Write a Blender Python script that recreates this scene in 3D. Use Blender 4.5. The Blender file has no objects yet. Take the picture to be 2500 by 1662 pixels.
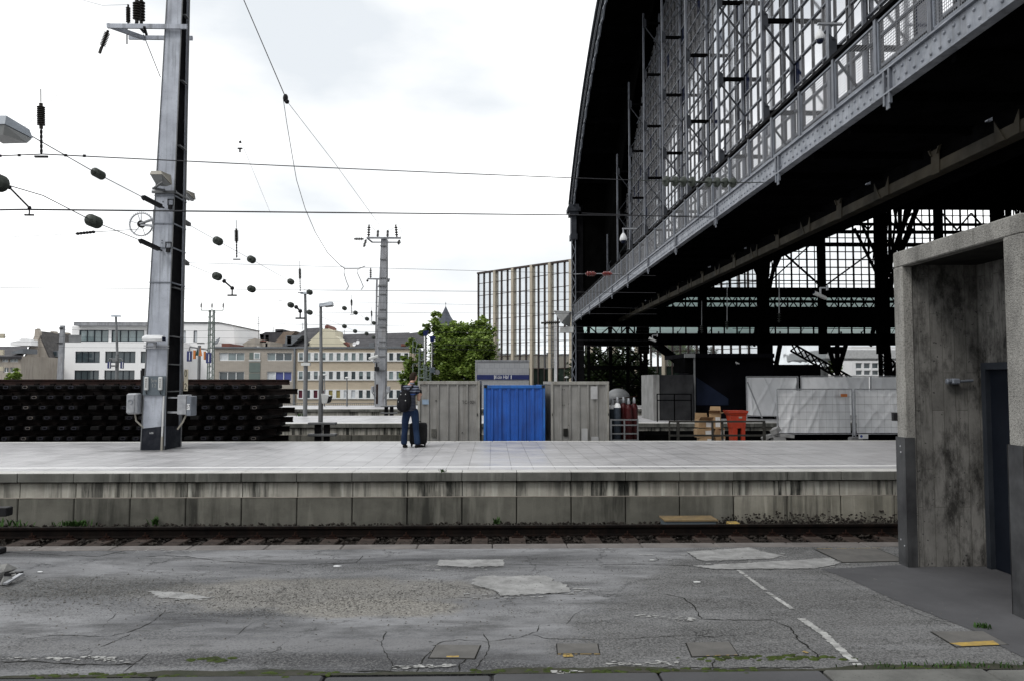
import bpy, math, random
from math import radians as R, pi, sin, cos, sqrt, atan2
from mathutils import Vector, Matrix, Euler

random.seed(7)
S = bpy.context.scene
COL = S.collection
# ------------------------------------------------------------------ camera
FPX = 1907.0                       # focal length in pixels of a 2500 px wide frame
EYE = 1.6
cd = bpy.data.cameras.new('camera'); cam = bpy.data.objects.new('camera', cd); COL.objects.link(cam)
cam.location = (0, 0, EYE)
cam.rotation_euler = (R(90 + 2.97), 0, R(-1.41))
cd.sensor_width = 36; cd.lens = 36 * FPX / 2500; cd.clip_start = .1; cd.clip_end = 3000
S.camera = cam
CR = Euler((R(90 + 2.97), 0, R(-1.41))).to_matrix()
# ------------------------------------------------------------------ sky and sun
W = bpy.data.worlds.new('World'); S.world = W; W.use_nodes = True
wt = W.node_tree; bg = wt.nodes['Background']
sky = wt.nodes.new('ShaderNodeTexSky'); sky.sky_type = 'NISHITA'; sky.sun_disc = False
SUN_EL, SUN_AZ = 48, -135          # light comes from behind the camera's left shoulder
sky.sun_elevation = R(SUN_EL); sky.sun_rotation = R(SUN_AZ)
tc = wt.nodes.new('ShaderNodeTexCoord'); mp = wt.nodes.new('ShaderNodeMapping'); mp.inputs['Scale'].default_value = (1.6, 1.6, 4.2)
mp.inputs['Location'].default_value = (3.1, .4, .62)
nz = wt.nodes.new('ShaderNodeTexNoise'); nz.inputs['Scale'].default_value = 1.5; nz.inputs['Detail'].default_value = 7; nz.inputs['Roughness'].default_value = .5
rp = wt.nodes.new('ShaderNodeValToRGB')
e = rp.color_ramp.elements
e[0].position = .36; e[0].color = (7.3, 7.7, 8.1, 1)
e[1].position = .60; e[1].color = (13.5, 13.6, 13.6, 1)
m_ = e.new(.47); m_.color = (9.0, 9.2, 9.35, 1)
mx = wt.nodes.new('ShaderNodeMix'); mx.data_type = 'RGBA'; mx.inputs[0].default_value = .97
wt.links.new(tc.outputs['Generated'], mp.inputs[0]); wt.links.new(mp.outputs[0], nz.inputs['Vector'])
wt.links.new(nz.outputs['Fac'], rp.inputs[0])
wt.links.new(sky.outputs[0], mx.inputs[6]); wt.links.new(rp.outputs[0], mx.inputs[7])
wt.links.new(mx.outputs[2], bg.inputs[0]); bg.inputs[1].default_value = .1
sl = bpy.data.lights.new('sun', 'SUN'); sl.energy = 1.1; sl.angle = R(16); sl.color = (1, .97, .93)
so = bpy.data.objects.new('sun', sl); COL.objects.link(so)
so.rotation_euler = (R(90 - SUN_EL), 0, R(-SUN_AZ + 180))
so.location = (-20, -20, 40)
S.view_settings.view_transform = 'Standard'; S.view_settings.look = 'None'
S.view_settings.exposure = 0.22; S.view_settings.gamma = 1

# ------------------------------------------------------------------ pixel -> point
def ray(u, v): return CR @ Vector(((u - 1250) / FPX, (831 - v) / FPX, -1))
CAM = Vector((0, 0, EYE))
def P(u, v, Y): d = ray(u, v); return CAM + d * (Y / d.y)
def PZ(u, v, z): d = ray(u, v); return CAM + d * ((z - EYE) / d.z)
def PX(u, v, x): d = ray(u, v); return CAM + d * (x / d.x)
def ux(u, Y): return P(u, 930, Y).x
def vz(v, Y, u=1250): return P(u, v, Y).z

# ------------------------------------------------------------------ meshes
OFF = {}
class MB:
    def __init__(s): s.v = []; s.f = []
    def add(s, vs, fs):
        o = len(s.v); s.v += [tuple(x) for x in vs]; s.f += [tuple(i + o for i in f) for f in fs]; return s
    def box(s, x0, x1, y0, y1, z0, z1):
        if x0 > x1: x0, x1 = x1, x0
        if y0 > y1: y0, y1 = y1, y0
        if z0 > z1: z0, z1 = z1, z0
        return s.add([(x0,y0,z0),(x1,y0,z0),(x1,y1,z0),(x0,y1,z0),(x0,y0,z1),(x1,y0,z1),(x1,y1,z1),(x0,y1,z1)],
              [(0,3,2,1),(4,5,6,7),(0,1,5,4),(1,2,6,5),(2,3,7,6),(3,0,4,7)])
    def bevbox(s, x0, x1, y0, y1, z0, z1, b):
        # box with chamfered vertical and top edges
        def ring(i, z):
            a, c, d, g = x0 + i, x1 - i, y0 + i, y1 - i
            k = b
            return [(a+k,d,z),(c-k,d,z),(c,d+k,z),(c,g-k,z),(c-k,g,z),(a+k,g,z),(a,g-k,z),(a,d+k,z)]
        rs = [ring(b, z0), ring(0, z0 + b), ring(0, z1 - b), ring(b, z1)]
        vs = sum(rs, []); fs = [tuple(range(7, -1, -1)), tuple(range(24, 32))]
        for r in range(3):
            for i in range(8):
                j = (i + 1) % 8; fs.append((r*8+i, r*8+j, r*8+8+j, r*8+8+i))
        return s.add(vs, fs)
    def obox(s, M, sx, sy, sz):
        o = len(s.v); t = MB().box(-sx/2, sx/2, -sy/2, sy/2, -sz/2, sz/2)
        return s.add([M @ Vector(p) for p in t.v], t.f)
    def bar(s, p, q, w, h=None, up=Vector((0, 0, 1))):
        p = Vector(p); q = Vector(q); h = h or w; d = q - p; L = d.length
        if L < 1e-6: return s
        d.normalize(); a = d.cross(up)
        if a.length < 1e-3: a = d.cross(Vector((0, 1, 0)))
        a.normalize(); b = a.cross(d); a *= w/2; b *= h/2
        return s.add([p-a-b, p+a-b, p+a+b, p-a+b, q-a-b, q+a-b, q+a+b, q-a+b],
                     [(0,1,2,3),(7,6,5,4),(0,4,5,1),(1,5,6,2),(2,6,7,3),(3,7,4,0)])
    def tube(s, pts, r, n=8, cap=True):
        pts = [Vector(p) for p in pts]; rr = r if isinstance(r, (list, tuple)) else [r]*len(pts)
        vs = []; k = len(pts)
        for i, p in enumerate(pts):
            d = (pts[min(i+1, k-1)] - pts[max(i-1, 0)]).normalized()
            a = d.cross(Vector((0, 0, 1)))
            if a.length < .05: a = d.cross(Vector((0, 1, 0)))
            a.normalize(); b = d.cross(a)
            for j in range(n):
                t = 2*pi*j/n; vs.append(p + (a*cos(t) + b*sin(t))*rr[i])
        fs = []
        for i in range(k-1):
            for j in range(n):
                j2 = (j+1) % n; fs.append((i*n+j, i*n+j2, (i+1)*n+j2, (i+1)*n+j))
        if cap: fs += [tuple(range(n-1, -1, -1)), tuple(range((k-1)*n, k*n))]
        return s.add(vs, fs)
    def lathe(s, base, axis, prof, n=12):
        base = Vector(base); axis = Vector(axis).normalized()
        pts = [base + axis*h for h, _ in prof]
        a = axis.cross(Vector((0, 0, 1)))
        if a.length < .05: a = axis.cross(Vector((0, 1, 0)))
        a.normalize(); b = axis.cross(a); vs = []; k = len(prof)
        for i, (h, r) in enumerate(prof):
            for j in range(n):
                t = 2*pi*j/n; vs.append(pts[i] + (a*cos(t) + b*sin(t))*max(r, 1e-4))
        fs = [tuple(range(n-1, -1, -1)), tuple(range((k-1)*n, k*n))]
        for i in range(k-1):
            for j in range(n):
                j2 = (j+1) % n; fs.append((i*n+j, i*n+j2, (i+1)*n+j2, (i+1)*n+j))
        return s.add(vs, fs)
    def extr(s, pts, d):
        # closed polygon of 3-D points, extruded by the vector d
        pts = [Vector(p) for p in pts]; d = Vector(d); n = len(pts)
        return s.add(pts + [p + d for p in pts], [tuple(range(n)), tuple(range(2*n-1, n-1, -1))] +
                     [(i, i+n, (i+1) % n + n, (i+1) % n) for i in range(n)])
    def px(s, uv, Y, depth): return s.extr([P(u, v, Y) for u, v in uv], (0, depth, 0))
    def slab(s, uvY, t=.15):
        pts = [P(*a) for a in uvY]; n = (pts[1]-pts[0]).cross(pts[2]-pts[0]).normalized()
        if n.y < 0: n = -n
        return s.extr(pts, n*t)
    def ball(s, c, r, n=8, m=6, sc=(1, 1, 1)):
        c = Vector(c); vs = []; fs = []
        for i in range(1, m):
            for j in range(n):
                a = pi*i/m; t = 2*pi*j/n
                vs.append(c + Vector((sin(a)*cos(t)*sc[0], sin(a)*sin(t)*sc[1], cos(a)*sc[2]))*r)
        vs += [c + Vector((0, 0, r*sc[2])), c - Vector((0, 0, r*sc[2]))]; k = len(vs)
        for i in range(m-2):
            for j in range(n):
                j2 = (j+1) % n; fs.append((i*n+j, (i+1)*n+j, (i+1)*n+j2, i*n+j2))
        for j in range(n):
            j2 = (j+1) % n; fs.append((k-2, j, j2)); fs.append((k-1, (m-2)*n+j2, (m-2)*n+j))
        return s.add(vs, fs)
    def rock(s, c, r, rg):
        c = Vector(c); q = [Vector((rg.uniform(.6,1.1), rg.uniform(-.3,.3), rg.uniform(-.2,.2))), Vector((-rg.uniform(.6,1.1), rg.uniform(-.3,.3), rg.uniform(-.2,.2))),
             Vector((rg.uniform(-.3,.3), rg.uniform(.5,1), 0)), Vector((rg.uniform(-.3,.3), -rg.uniform(.5,1), 0)),
             Vector((rg.uniform(-.3,.3), rg.uniform(-.3,.3), rg.uniform(.4,.8))), Vector((0, 0, -rg.uniform(.4,.7)))]
        M = Euler((rg.uniform(-.5,.5), rg.uniform(-.5,.5), rg.uniform(0, 6.3))).to_matrix()
        return s.add([c + M @ x * r for x in q], [(0,2,4),(2,1,4),(1,3,4),(3,0,4),(2,0,5),(1,2,5),(3,1,5),(0,3,5)])
    def grid(s, fn, nu, nv):
        vs = [fn(i/nu, j/nv) for j in range(nv+1) for i in range(nu+1)]
        fs = [(j*(nu+1)+i, j*(nu+1)+i+1, (j+1)*(nu+1)+i+1, (j+1)*(nu+1)+i) for j in range(nv) for i in range(nu)]
        return s.add(vs, fs)
    def build(s, name, mat, parent=None, smooth=False, label=None):
        L = OFF.get(parent.name, Vector((0,0,0))) if parent else Vector((0,0,0))
        me = bpy.data.meshes.new(name)
        me.from_pydata([(x-L.x, y-L.y, z-L.z) for x, y, z in s.v], [], s.f)
        me.materials.append(mat); me.validate(); me.update()
        if smooth:
            for p in me.polygons: p.use_smooth = True
            try: me.set_sharp_from_angle(angle=R(35))
            except Exception: pass
        o = bpy.data.objects.new(name, me); COL.objects.link(o)
        if parent: o.parent = parent; OFF[o.name] = L
        if label: o['label'] = label
        return o
def thing(name, label, cat, loc=(0, 0, 0), group=None):
    o = bpy.data.objects.new(name, None); COL.objects.link(o); o.location = loc; o.empty_display_size = .2
    OFF[o.name] = Vector(loc); o['label'] = label; o['category'] = cat
    if group: o['group'] = group
    return o
def tag(o, label, cat, group=None):
    o['label'] = label; o['category'] = cat
    if group: o['group'] = group
    return o
def struct(o, kind='structure'): o['kind'] = kind; return o
def dup(root, loc, label, group=None, rz=0, drop=()):
    r = root.copy(); COL.objects.link(r); r.location = loc; r.rotation_euler = (0, 0, rz); r['label'] = label
    OFF[r.name] = Vector(loc)
    if group: r['group'] = group
    for ch in list(root.children):
        if ch in drop: continue
        c = ch.copy(); COL.objects.link(c); c.parent = r
        for g in ch.children:
            d = g.copy(); COL.objects.link(d); d.parent = c
    return r
def text(body, name, mat, parent, M, size, ext=.002, squash=1.0, align='CENTER'):
    cu = bpy.data.curves.new(name, 'FONT'); cu.body = body; cu.size = size; cu.extrude = ext; cu.align_x = align; cu.align_y = 'CENTER'
    t = bpy.data.objects.new('tmp', cu); COL.objects.link(t); bpy.context.view_layer.update()
    me = bpy.data.meshes.new_from_object(t.evaluated_get(bpy.context.evaluated_depsgraph_get()))
    bpy.data.objects.remove(t); bpy.data.curves.remove(cu)
    mb = MB(); mb.add([M @ Vector((v.co.x*squash, v.co.y, v.co.z)) for v in me.vertices], [tuple(p.vertices) for p in me.polygons])
    bpy.data.meshes.remove(me)
    return mb.build(name, mat, parent)
FRONT = Matrix.Rotation(pi/2, 4, 'X')   # text facing the camera side (-Y)

# ------------------------------------------------------------------ materials
def new_mat(name):
    m = bpy.data.materials.new(name); m.use_nodes = True
    return m, m.node_tree, m.node_tree.nodes['Principled BSDF']
def put(nt, sock, v):
    if isinstance(v, bpy.types.NodeSocket): nt.links.new(v, sock)
    elif isinstance(v, (tuple, list)) and len(v) == 3 and sock.type == 'RGBA': sock.default_value = (*v, 1)
    else: sock.default_value = v
def obj_co(nt, s=(1, 1, 1), loc=(0, 0, 0), rot=(0, 0, 0)):
    t = nt.nodes.new('ShaderNodeTexCoord'); m = nt.nodes.new('ShaderNodeMapping')
    m.inputs['Scale'].default_value = s; m.inputs['Location'].default_value = loc; m.inputs['Rotation'].default_value = rot
    nt.links.new(t.outputs['Object'], m.inputs[0]); return m.outputs[0]
def noise(nt, co, sc, det=4, ro=.55, dist=0):
    n = nt.nodes.new('ShaderNodeTexNoise'); nt.links.new(co, n.inputs['Vector'])
    n.inputs['Scale'].default_value = sc; n.inputs['Detail'].default_value = det; n.inputs['Roughness'].default_value = ro; n.inputs['Distortion'].default_value = dist
    return n.outputs['Fac']
def rng(nt, v, a, b, c=0, d=1):
    n = nt.nodes.new('ShaderNodeMapRange'); put(nt, n.inputs[0], v)
    for i, x in enumerate((a, b, c, d)): n.inputs[i+1].default_value = x
    return n.outputs[0]
def mth(nt, op, a, b=0.0):
    n = nt.nodes.new('ShaderNodeMath'); n.operation = op; put(nt, n.inputs[0], a); put(nt, n.inputs[1], b); return n.outputs[0]
def mix(nt, f, a, b, mode='MIX'):
    n = nt.nodes.new('ShaderNodeMix'); n.data_type = 'RGBA'; n.blend_type = mode
    put(nt, n.inputs[0], f); put(nt, n.inputs[6], a); put(nt, n.inputs[7], b); return n.outputs[2]
def sep(nt, co):
    n = nt.nodes.new('ShaderNodeSeparateXYZ'); nt.links.new(co, n.inputs[0]); return n.outputs
def bump(nt, bs, h, st=.3, dist=.01):
    n = nt.nodes.new('ShaderNodeBump'); nt.links.new(h, n.inputs['Height']); n.inputs['Strength'].default_value = st; n.inputs['Distance'].default_value = dist
    nt.links.new(n.outputs[0], bs.inputs['Normal'])
def surf(name, c, c2=None, sc=3, ro=.65, metal=0, bsc=60, bst=.2, streak=None, amt=.5, speck=None, spec=None, lo=.35, hi=.65):
    m, nt, bs = new_mat(name)
    co = obj_co(nt); c2 = c2 or tuple(x*.75 for x in c)
    col = mix(nt, rng(nt, noise(nt, co, sc, 6, .6), lo, hi), c, c2)
    if streak:
        cs = obj_co(nt, (5, 5, .35))
        k = rng(nt, noise(nt, cs, 1.6, 5, .6), .5, .68, 0, amt); col = mix(nt, k, col, streak)
    if speck:
        k = rng(nt, noise(nt, co, bsc*.8, 2, .6), .62, .7, 0, .8); col = mix(nt, k, col, speck)
    put(nt, bs.inputs['Base Color'], col)
    put(nt, bs.inputs['Roughness'], rng(nt, noise(nt, co, sc*2.3, 3), .3, .7, ro*.85, min(1, ro*1.12)))
    bs.inputs['Metallic'].default_value = metal
    if spec is None and max(c) < .12: spec = .10 if max(c) < .05 else .22
    if spec is not None: bs.inputs['Specular IOR Level'].default_value = spec
    if bst: bump(nt, bs, noise(nt, co, bsc, 3), bst, .004)
    return m
def plain(name, c, ro=.6, metal=0, spec=None):
    return surf(name, c, tuple(x*.82 for x in c), 4, ro, metal, 80, .08, spec=spec)
MAT = {}
def brickmat(name, c1, c2, mortar, bw=.24, bh=.08, vertical=True):
    m, nt, bs = new_mat(name)
    co = obj_co(nt)
    x, y, z = sep(nt, co)
    cb = nt.nodes.new('ShaderNodeCombineXYZ'); nt.links.new(x, cb.inputs[0]); nt.links.new(z if vertical else y, cb.inputs[1])
    b = nt.nodes.new('ShaderNodeTexBrick'); nt.links.new(cb.outputs[0], b.inputs[0])
    b.inputs['Color1'].default_value = (*c1, 1); b.inputs['Color2'].default_value = (*c2, 1); b.inputs['Mortar'].default_value = (*mortar, 1)
    b.inputs['Scale'].default_value = 1; b.inputs['Brick Width'].default_value = bw; b.inputs['Row Height'].default_value = bh; b.inputs['Mortar Size'].default_value = .008
    col = mix(nt, rng(nt, noise(nt, obj_co(nt, (1, 1, 2.5)), .5, 6, .6), .35, .7, 0, .35), b.outputs[0], tuple(q*.6 for q in c1))
    put(nt, bs.inputs['Base Color'], col); bs.inputs['Roughness'].default_value = .85
    return m
def glass(name, c, ro=.06, metal=.0, spec=.8):
    m, nt, bs = new_mat(name); co = obj_co(nt)
    put(nt, bs.inputs['Base Color'], mix(nt, rng(nt, noise(nt, co, .35, 2), .4, .6), c, tuple(x*.7 for x in c)))
    bs.inputs['Roughness'].default_value = ro; bs.inputs['Metallic'].default_value = metal; bs.inputs['Specular IOR Level'].default_value = spec
    bump(nt, bs, noise(nt, co, .6, 1), .12, .02)
    return m
M = dict(
    steel=surf('painted_grey_steel', (.22,.24,.28), (.13,.145,.17), 2.2, .5, .15, 40, .15, streak=(.11,.115,.12), amt=.55),
    steel_d=surf('near_black_steel', (.007,.007,.008), (.004,.004,.005), 2, .8, 0, 40, .1, spec=.06),
    black=surf('shade_black_steel', (.004,.004,.0045), (.002,.002,.002), 2, 1, 0, 30, 0, spec=0),  # near-black base holds the deep shade of the shed in its colour
    roof_in=surf('shade_black_roof_boards', (.004,.004,.004), (.002,.002,.002), 1, 1, 0, 30, 0, spec=0),  # shade of the roof underside put into the colour
    fascia=surf('lead_grey_fascia', (.045,.05,.06), (.02,.022,.028), 1.5, .6, .1, 20, .1),
    frame=surf('blue_grey_frame_paint', (.16,.175,.205), (.085,.092,.11), 1.6, .5, .1, 40, .1, streak=(.07,.07,.08), amt=.5),
    brace=surf('dark_grey_brace_paint', (.055,.06,.07), (.03,.033,.04), 1.6, .6, .1, 40, .1),
    mull=surf('grey_mullion_paint', (.13,.13,.135), (.07,.072,.08), 1.6, .55, .1, 40, .1),
    girder=surf('light_riveted_paint', (.30,.32,.36), (.16,.175,.205), 2.4, .5, .1, 50, .1, streak=(.09,.09,.09), amt=.55),
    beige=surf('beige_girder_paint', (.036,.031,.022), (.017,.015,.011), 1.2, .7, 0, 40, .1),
    mast=surf('weathered_zinc_paint', (.47,.50,.56), (.31,.33,.38), 1.6, .55, .1, 50, .15, streak=(.13,.14,.155), amt=.75, speck=(.16,.165,.17)),
    mast_far=surf('pale_mast_paint', (.34,.35,.37), (.22,.23,.25), 1.6, .6, .1, 30, .12, streak=(.12,.10,.09), amt=.6),
    mast_foot=surf('dark_foot_paint', (.010,.012,.018), (.035,.037,.045), 5, .7, 0, 40, .2, spec=.15, lo=.45, hi=.75),
    galv=surf('galvanised_steel', (.42,.43,.45), (.30,.31,.33), 8, .42, .5, 60, .1),
    pole=surf('grey_lamp_pole_paint', (.17,.175,.18), (.11,.115,.12), 2, .5, .1, 40, .08),
    green=surf('green_grey_mast_paint', (.17,.21,.19), (.11,.14,.125), 2, .6, 0, 40, .1),
    cable=plain('black_cable', (.02,.02,.022), .6), wire=plain('bronze_wire', (.06,.06,.065), .5, .3),
    ins=surf('dark_brown_porcelain', (.025,.02,.018), (.05,.05,.045), 20, .25, 0, 40, .02),
    insg=surf('green_grey_insulator', (.07,.08,.07), (.03,.035,.03), 14, .35, 0, 40, .05),
    insr=plain('red_brown_porcelain', (.22,.03,.025), .3),
    white=plain('white_paint', (.75,.76,.77), .45), offw=plain('off_white_housing', (.62,.63,.62), .45),
    cream=plain('cream_enamel', (.52,.47,.36), .5), beigeh=plain('beige_lamp_housing', (.34,.32,.27), .5),
    lamp=plain('grey_lamp_housing', (.40,.44,.49), .4), lampglass=glass('lamp_cover_glass', (.35,.36,.36), .15),
    panel=plain('blue_grey_board', (.10,.125,.145), .55), ink=plain('black_lettering', (.012,.012,.013), .6), chalk=plain('chalk_white', (.6,.62,.63), .9),
    navy=plain('navy_sign_enamel', (.012,.022,.12), .35), blue=plain('blue_sign_enamel', (.015,.05,.28), .4), orange=plain('orange_sign', (.55,.17,.03), .5),
    tealsign=plain('dark_teal_sign', (.01,.06,.055), .5),
    rubber=plain('black_rubber', (.012,.012,.012), .7),
    spire=surf('slate_spire', (.07,.08,.10), (.05,.055,.07), .6, .6, 0, 6, .2),
)
# ================================================================== the ground, platforms and track
def ground_mats():
    # --- cracked asphalt of the near platform
    m, nt, bs = new_mat('cracked_asphalt'); co = obj_co(nt)
    x, y, z = sep(nt, co)
    big = noise(nt, obj_co(nt, (.35, 1.0, 1)), .9, 6, .6, .6)
    col = mix(nt, rng(nt, big, .38, .62), (.060,.061,.066), (.25,.253,.262))
    edge = mth(nt, 'ADD', mth(nt, 'ADD', x, mth(nt, 'MULTIPLY', y, -.55)), mth(nt, 'MULTIPLY', noise(nt, co, .9, 5), 2.2)); rough = rng(nt, edge, -2.2, -1.9)
    col = mix(nt, mth(nt, 'MULTIPLY', rough, .75), col, (.092,.091,.090)); old = rng(nt, noise(nt, obj_co(nt, (.35, 1, 1), (2, 5, 0)), .8, 5, .6), .52, .57); rough = mth(nt, 'MAXIMUM', rough, mth(nt, 'MULTIPLY', old, .8))
    col = mix(nt, rng(nt, noise(nt, obj_co(nt, (.25, 1.4, 1), (1, 3, 0)), 2.3, 5, .7), .50, .66, 0, .5), col, (.24,.243,.25))
    col = mix(nt, rng(nt, noise(nt, obj_co(nt, (.5, 1.6, 1), (3, 7, 0)), 1.6, 6, .68), .48, .66, 0, .75), col, (.058,.058,.059))
    # sandy gravelly spill
    def blob(cx, cy, rx, ry, edge=.35):
        dx = mth(nt, 'DIVIDE', mth(nt, 'SUBTRACT', x, cx), rx); dy = mth(nt, 'DIVIDE', mth(nt, 'SUBTRACT', y, cy), ry)
        d = mth(nt, 'ADD', mth(nt, 'MULTIPLY', dx, dx), mth(nt, 'MULTIPLY', dy, dy))
        d = mth(nt, 'ADD', d, rng(nt, noise(nt, co, 1.7, 6, .65), .2, .8, -.7, .7))
        return rng(nt, d, 1 + edge, 1 - edge)
    g1 = blob(-1.75, 8.3, 1.75, .62); g2 = blob(-1.15, 7.75, .9, .33)
    grit = noise(nt, co, 42, 3, .7)
    sand = mix(nt, rng(nt, grit, .38, .62), (.115,.108,.095), (.32,.305,.275))
    col = mix(nt, mth(nt, 'MULTIPLY', g1, .7), col, sand); col = mix(nt, mth(nt, 'MULTIPLY', g2, .9), col, sand)
    # darker loose chippings at the left
    g3 = blob(-4.6, 8.6, 1.3, .5, .5); col = mix(nt, mth(nt, 'MULTIPLY', g3, .75), col, mix(nt, rng(nt, grit, .42, .6), (.03,.03,.03), (.14,.14,.135)))
    # wet looking band near the front and pale dried crust behind it
    g4 = blob(-2.3, 6.7, 3.2, .16, .4); col = mix(nt, mth(nt, 'MULTIPLY', g4, .55), col, (.20,.20,.205))
    g5 = blob(-3.3, 6.35, 3.6, .14, .5); col = mix(nt, mth(nt, 'MULTIPLY', g5, .75), col, (.055,.055,.058))
    # coarse stones showing in the right hand, older surface
    rt = rng(nt, x, 1.2, 1.9); fine = noise(nt, co, 75, 2, .8)
    col = mix(nt, mth(nt, 'MULTIPLY', rng(nt, fine, .50, .68), mth(nt, 'MULTIPLY', rt, .45)), col, (.24,.24,.235))
    col = mix(nt, mth(nt, 'MULTIPLY', rng(nt, fine, .45, .3), mth(nt, 'ADD', mth(nt, 'MULTIPLY', rt, .3), .25)), col, (.035,.035,.036))
    sp = noise(nt, co, 120, 1, .5); col = mix(nt, rng(nt, sp, .70, .75, 0, .6), col, (.36,.36,.35))
    pit = noise(nt, obj_co(nt, (1, 1, 1), (9, 2, 0)), 16, 2, .5); col = mix(nt, rng(nt, pit, .70, .74, 0, .75), col, (.03,.03,.03))
    blot = noise(nt, obj_co(nt, (.7, 1.3, 1), (5, 9, 0)), 3.2, 6, .75); col = mix(nt, rng(nt, blot, .56, .68, 0, .6), col, (.045,.045,.045)); col = mix(nt, rng(nt, blot, .40, .30, 0, .4), col, (.24,.24,.235))
    # hairline cracks
    vn = nt.nodes.new('ShaderNodeTexVoronoi'); vn.feature = 'DISTANCE_TO_EDGE'; vn.inputs['Scale'].default_value = .9
    nn = nt.nodes.new('ShaderNodeTexNoise'); nn.inputs['Scale'].default_value = 2.6; nn.inputs['Detail'].default_value = 6; nn.inputs['Roughness'].default_value = .7; nt.links.new(co, nn.inputs['Vector'])
    va = nt.nodes.new('ShaderNodeVectorMath'); va.operation = 'SCALE'; va.inputs['Scale'].default_value = .9; nt.links.new(nn.outputs['Color'], va.inputs[0])
    vb = nt.nodes.new('ShaderNodeVectorMath'); nt.links.new(co, vb.inputs[0]); nt.links.new(va.outputs[0], vb.inputs[1]); nt.links.new(vb.outputs[0], vn.inputs['Vector'])
    ck = mth(nt, 'MULTIPLY', rng(nt, vn.outputs['Distance'], .010, .002), rng(nt, noise(nt, co, .8, 3), .47, .56))
    col = mix(nt, mth(nt, 'MULTIPLY', ck, .85), col, (.02,.02,.02))
    gr = noise(nt, co, 48, 4, .85); ga = rng(nt, rough, 0, 1, .3, 1.0); col = mix(nt, mth(nt, 'MULTIPLY', ga, rng(nt, gr, .50, .60, 0, .6)), col, (.25,.25,.245)); col = mix(nt, mth(nt, 'MULTIPLY', ga, rng(nt, gr, .48, .38, 0, .75)), col, (.018,.018,.018))
    put(nt, bs.inputs['Base Color'], col); bs.inputs['Roughness'].default_value = .88; bs.inputs['Specular IOR Level'].default_value = .22
    h = mth(nt, 'ADD', mth(nt, 'MULTIPLY', fine, .5), mth(nt, 'ADD', mth(nt, 'MULTIPLY', ck, -1.5), mth(nt, 'MULTIPLY', grit, .5)))
    bump(nt, bs, h, .55, .012); MAT['asphalt'] = m
    # --- smoother dark asphalt patch
    MAT['asphalt2'] = surf('smooth_dark_asphalt', (.095,.095,.10), (.062,.062,.066), 1.1, .85, 0, 90, .4, lo=.3, hi=.7)
    MAT['patch'] = surf('pale_cement_patch', (.33,.33,.325), (.19,.19,.187), 5, .9, 0, 60, .6, speck=(.10,.10,.10))
    # --- tiles of the far platform
    m, nt, bs = new_mat('platform_tiles'); co = obj_co(nt)
    b = nt.nodes.new('ShaderNodeTexBrick'); nt.links.new(obj_co(nt, (1, 1, 1), (.05, .07, 0)), b.inputs[0])
    b.offset = 0; b.inputs['Scale'].default_value = 1; b.inputs['Brick Width'].default_value = .4; b.inputs['Row Height'].default_value = .4; b.inputs['Mortar Size'].default_value = .006
    b.inputs['Color1'].default_value = (.50,.495,.505,1); b.inputs['Color2'].default_value = (.42,.415,.425,1); b.inputs['Mortar'].default_value = (.11,.105,.10,1)
    col = mix(nt, rng(nt, noise(nt, obj_co(nt, (.3, 1, 1)), .9, 6, .6), .4, .7, 0, .5), b.outputs[0], (.35,.345,.35))
    col = mix(nt, rng(nt, noise(nt, co, 26, 2), .66, .72, 0, .3), col, (.2,.2,.2))
    x, y, z = sep(nt, co)
    for cx, cy, rx, ry, am in ((-8.05, 18.3, 1.1, .32, .8), (-7.0, 18.9, .9, .25, .5), (-1.95, 19.1, .55, .16, .45), (6.5, 17.2, 1.3, .12, .35), (9.5, 15.6, .9, .06, .6)):
        dx = mth(nt, 'DIVIDE', mth(nt, 'SUBTRACT', x, cx), rx); dy = mth(nt, 'DIVIDE', mth(nt, 'SUBTRACT', y, cy), ry); d = mth(nt, 'ADD', mth(nt, 'ADD', mth(nt, 'MULTIPLY', dx, dx), mth(nt, 'MULTIPLY', dy, dy)), rng(nt, noise(nt, co, 5, 5, .7), .3, .7, -.5, .5)); col = mix(nt, rng(nt, d, 1.2, .2, 0, am), col, (.12,.12,.12))
    col = mix(nt, rng(nt, noise(nt, obj_co(nt, (.5, 2.5, 1), (6, 1, 0)), 1.1, 6, .7), .55, .72, 0, .35), col, (.26,.255,.25))
    put(nt, bs.inputs['Base Color'], col); put(nt, bs.inputs['Roughness'], rng(nt, noise(nt, co, 1.3, 4), .35, .65, .28, .5)); MAT['tiles'] = m
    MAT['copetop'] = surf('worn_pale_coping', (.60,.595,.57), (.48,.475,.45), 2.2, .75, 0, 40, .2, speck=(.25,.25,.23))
    # --- stained concrete of the platform walls
    def wall(name, c, c2, dark, amt, sx, lo, hi):
        m, nt, bs = new_mat(name); co = obj_co(nt)
        col = mix(nt, rng(nt, noise(nt, obj_co(nt, (.8, 1, 1.2)), 1.4, 6, .65), .35, .65), c, c2)
        st = noise(nt, obj_co(nt, (sx, 1, .35)), 1.0, 6, .68); wide = noise(nt, obj_co(nt, (.7, 1, .3), (4, 0, 2)), 1.0, 4)
        k = mth(nt, 'MULTIPLY', rng(nt, st, lo, hi), rng(nt, wide, .40, .56, .12, 1.0))
        col = mix(nt, mth(nt, 'MULTIPLY', k, amt), col, dark)
        col = mix(nt, rng(nt, noise(nt, obj_co(nt, (sx*1.4, 1, .5), (7, 0, 3)), 1.2, 4), .58, .7, 0, .5), col, tuple(min(.6, q*1.5) for q in c))
        col = mix(nt, rng(nt, noise(nt, co, 30, 3, .7), .6, .75, 0, .5), col, tuple(q*.5 for q in c))
        put(nt, bs.inputs['Base Color'], col); bs.inputs['Roughness'].default_value = .9; bs.inputs['Specular IOR Level'].default_value = .2
        bump(nt, bs, noise(nt, co, 45, 4), .3, .006); return m
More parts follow.
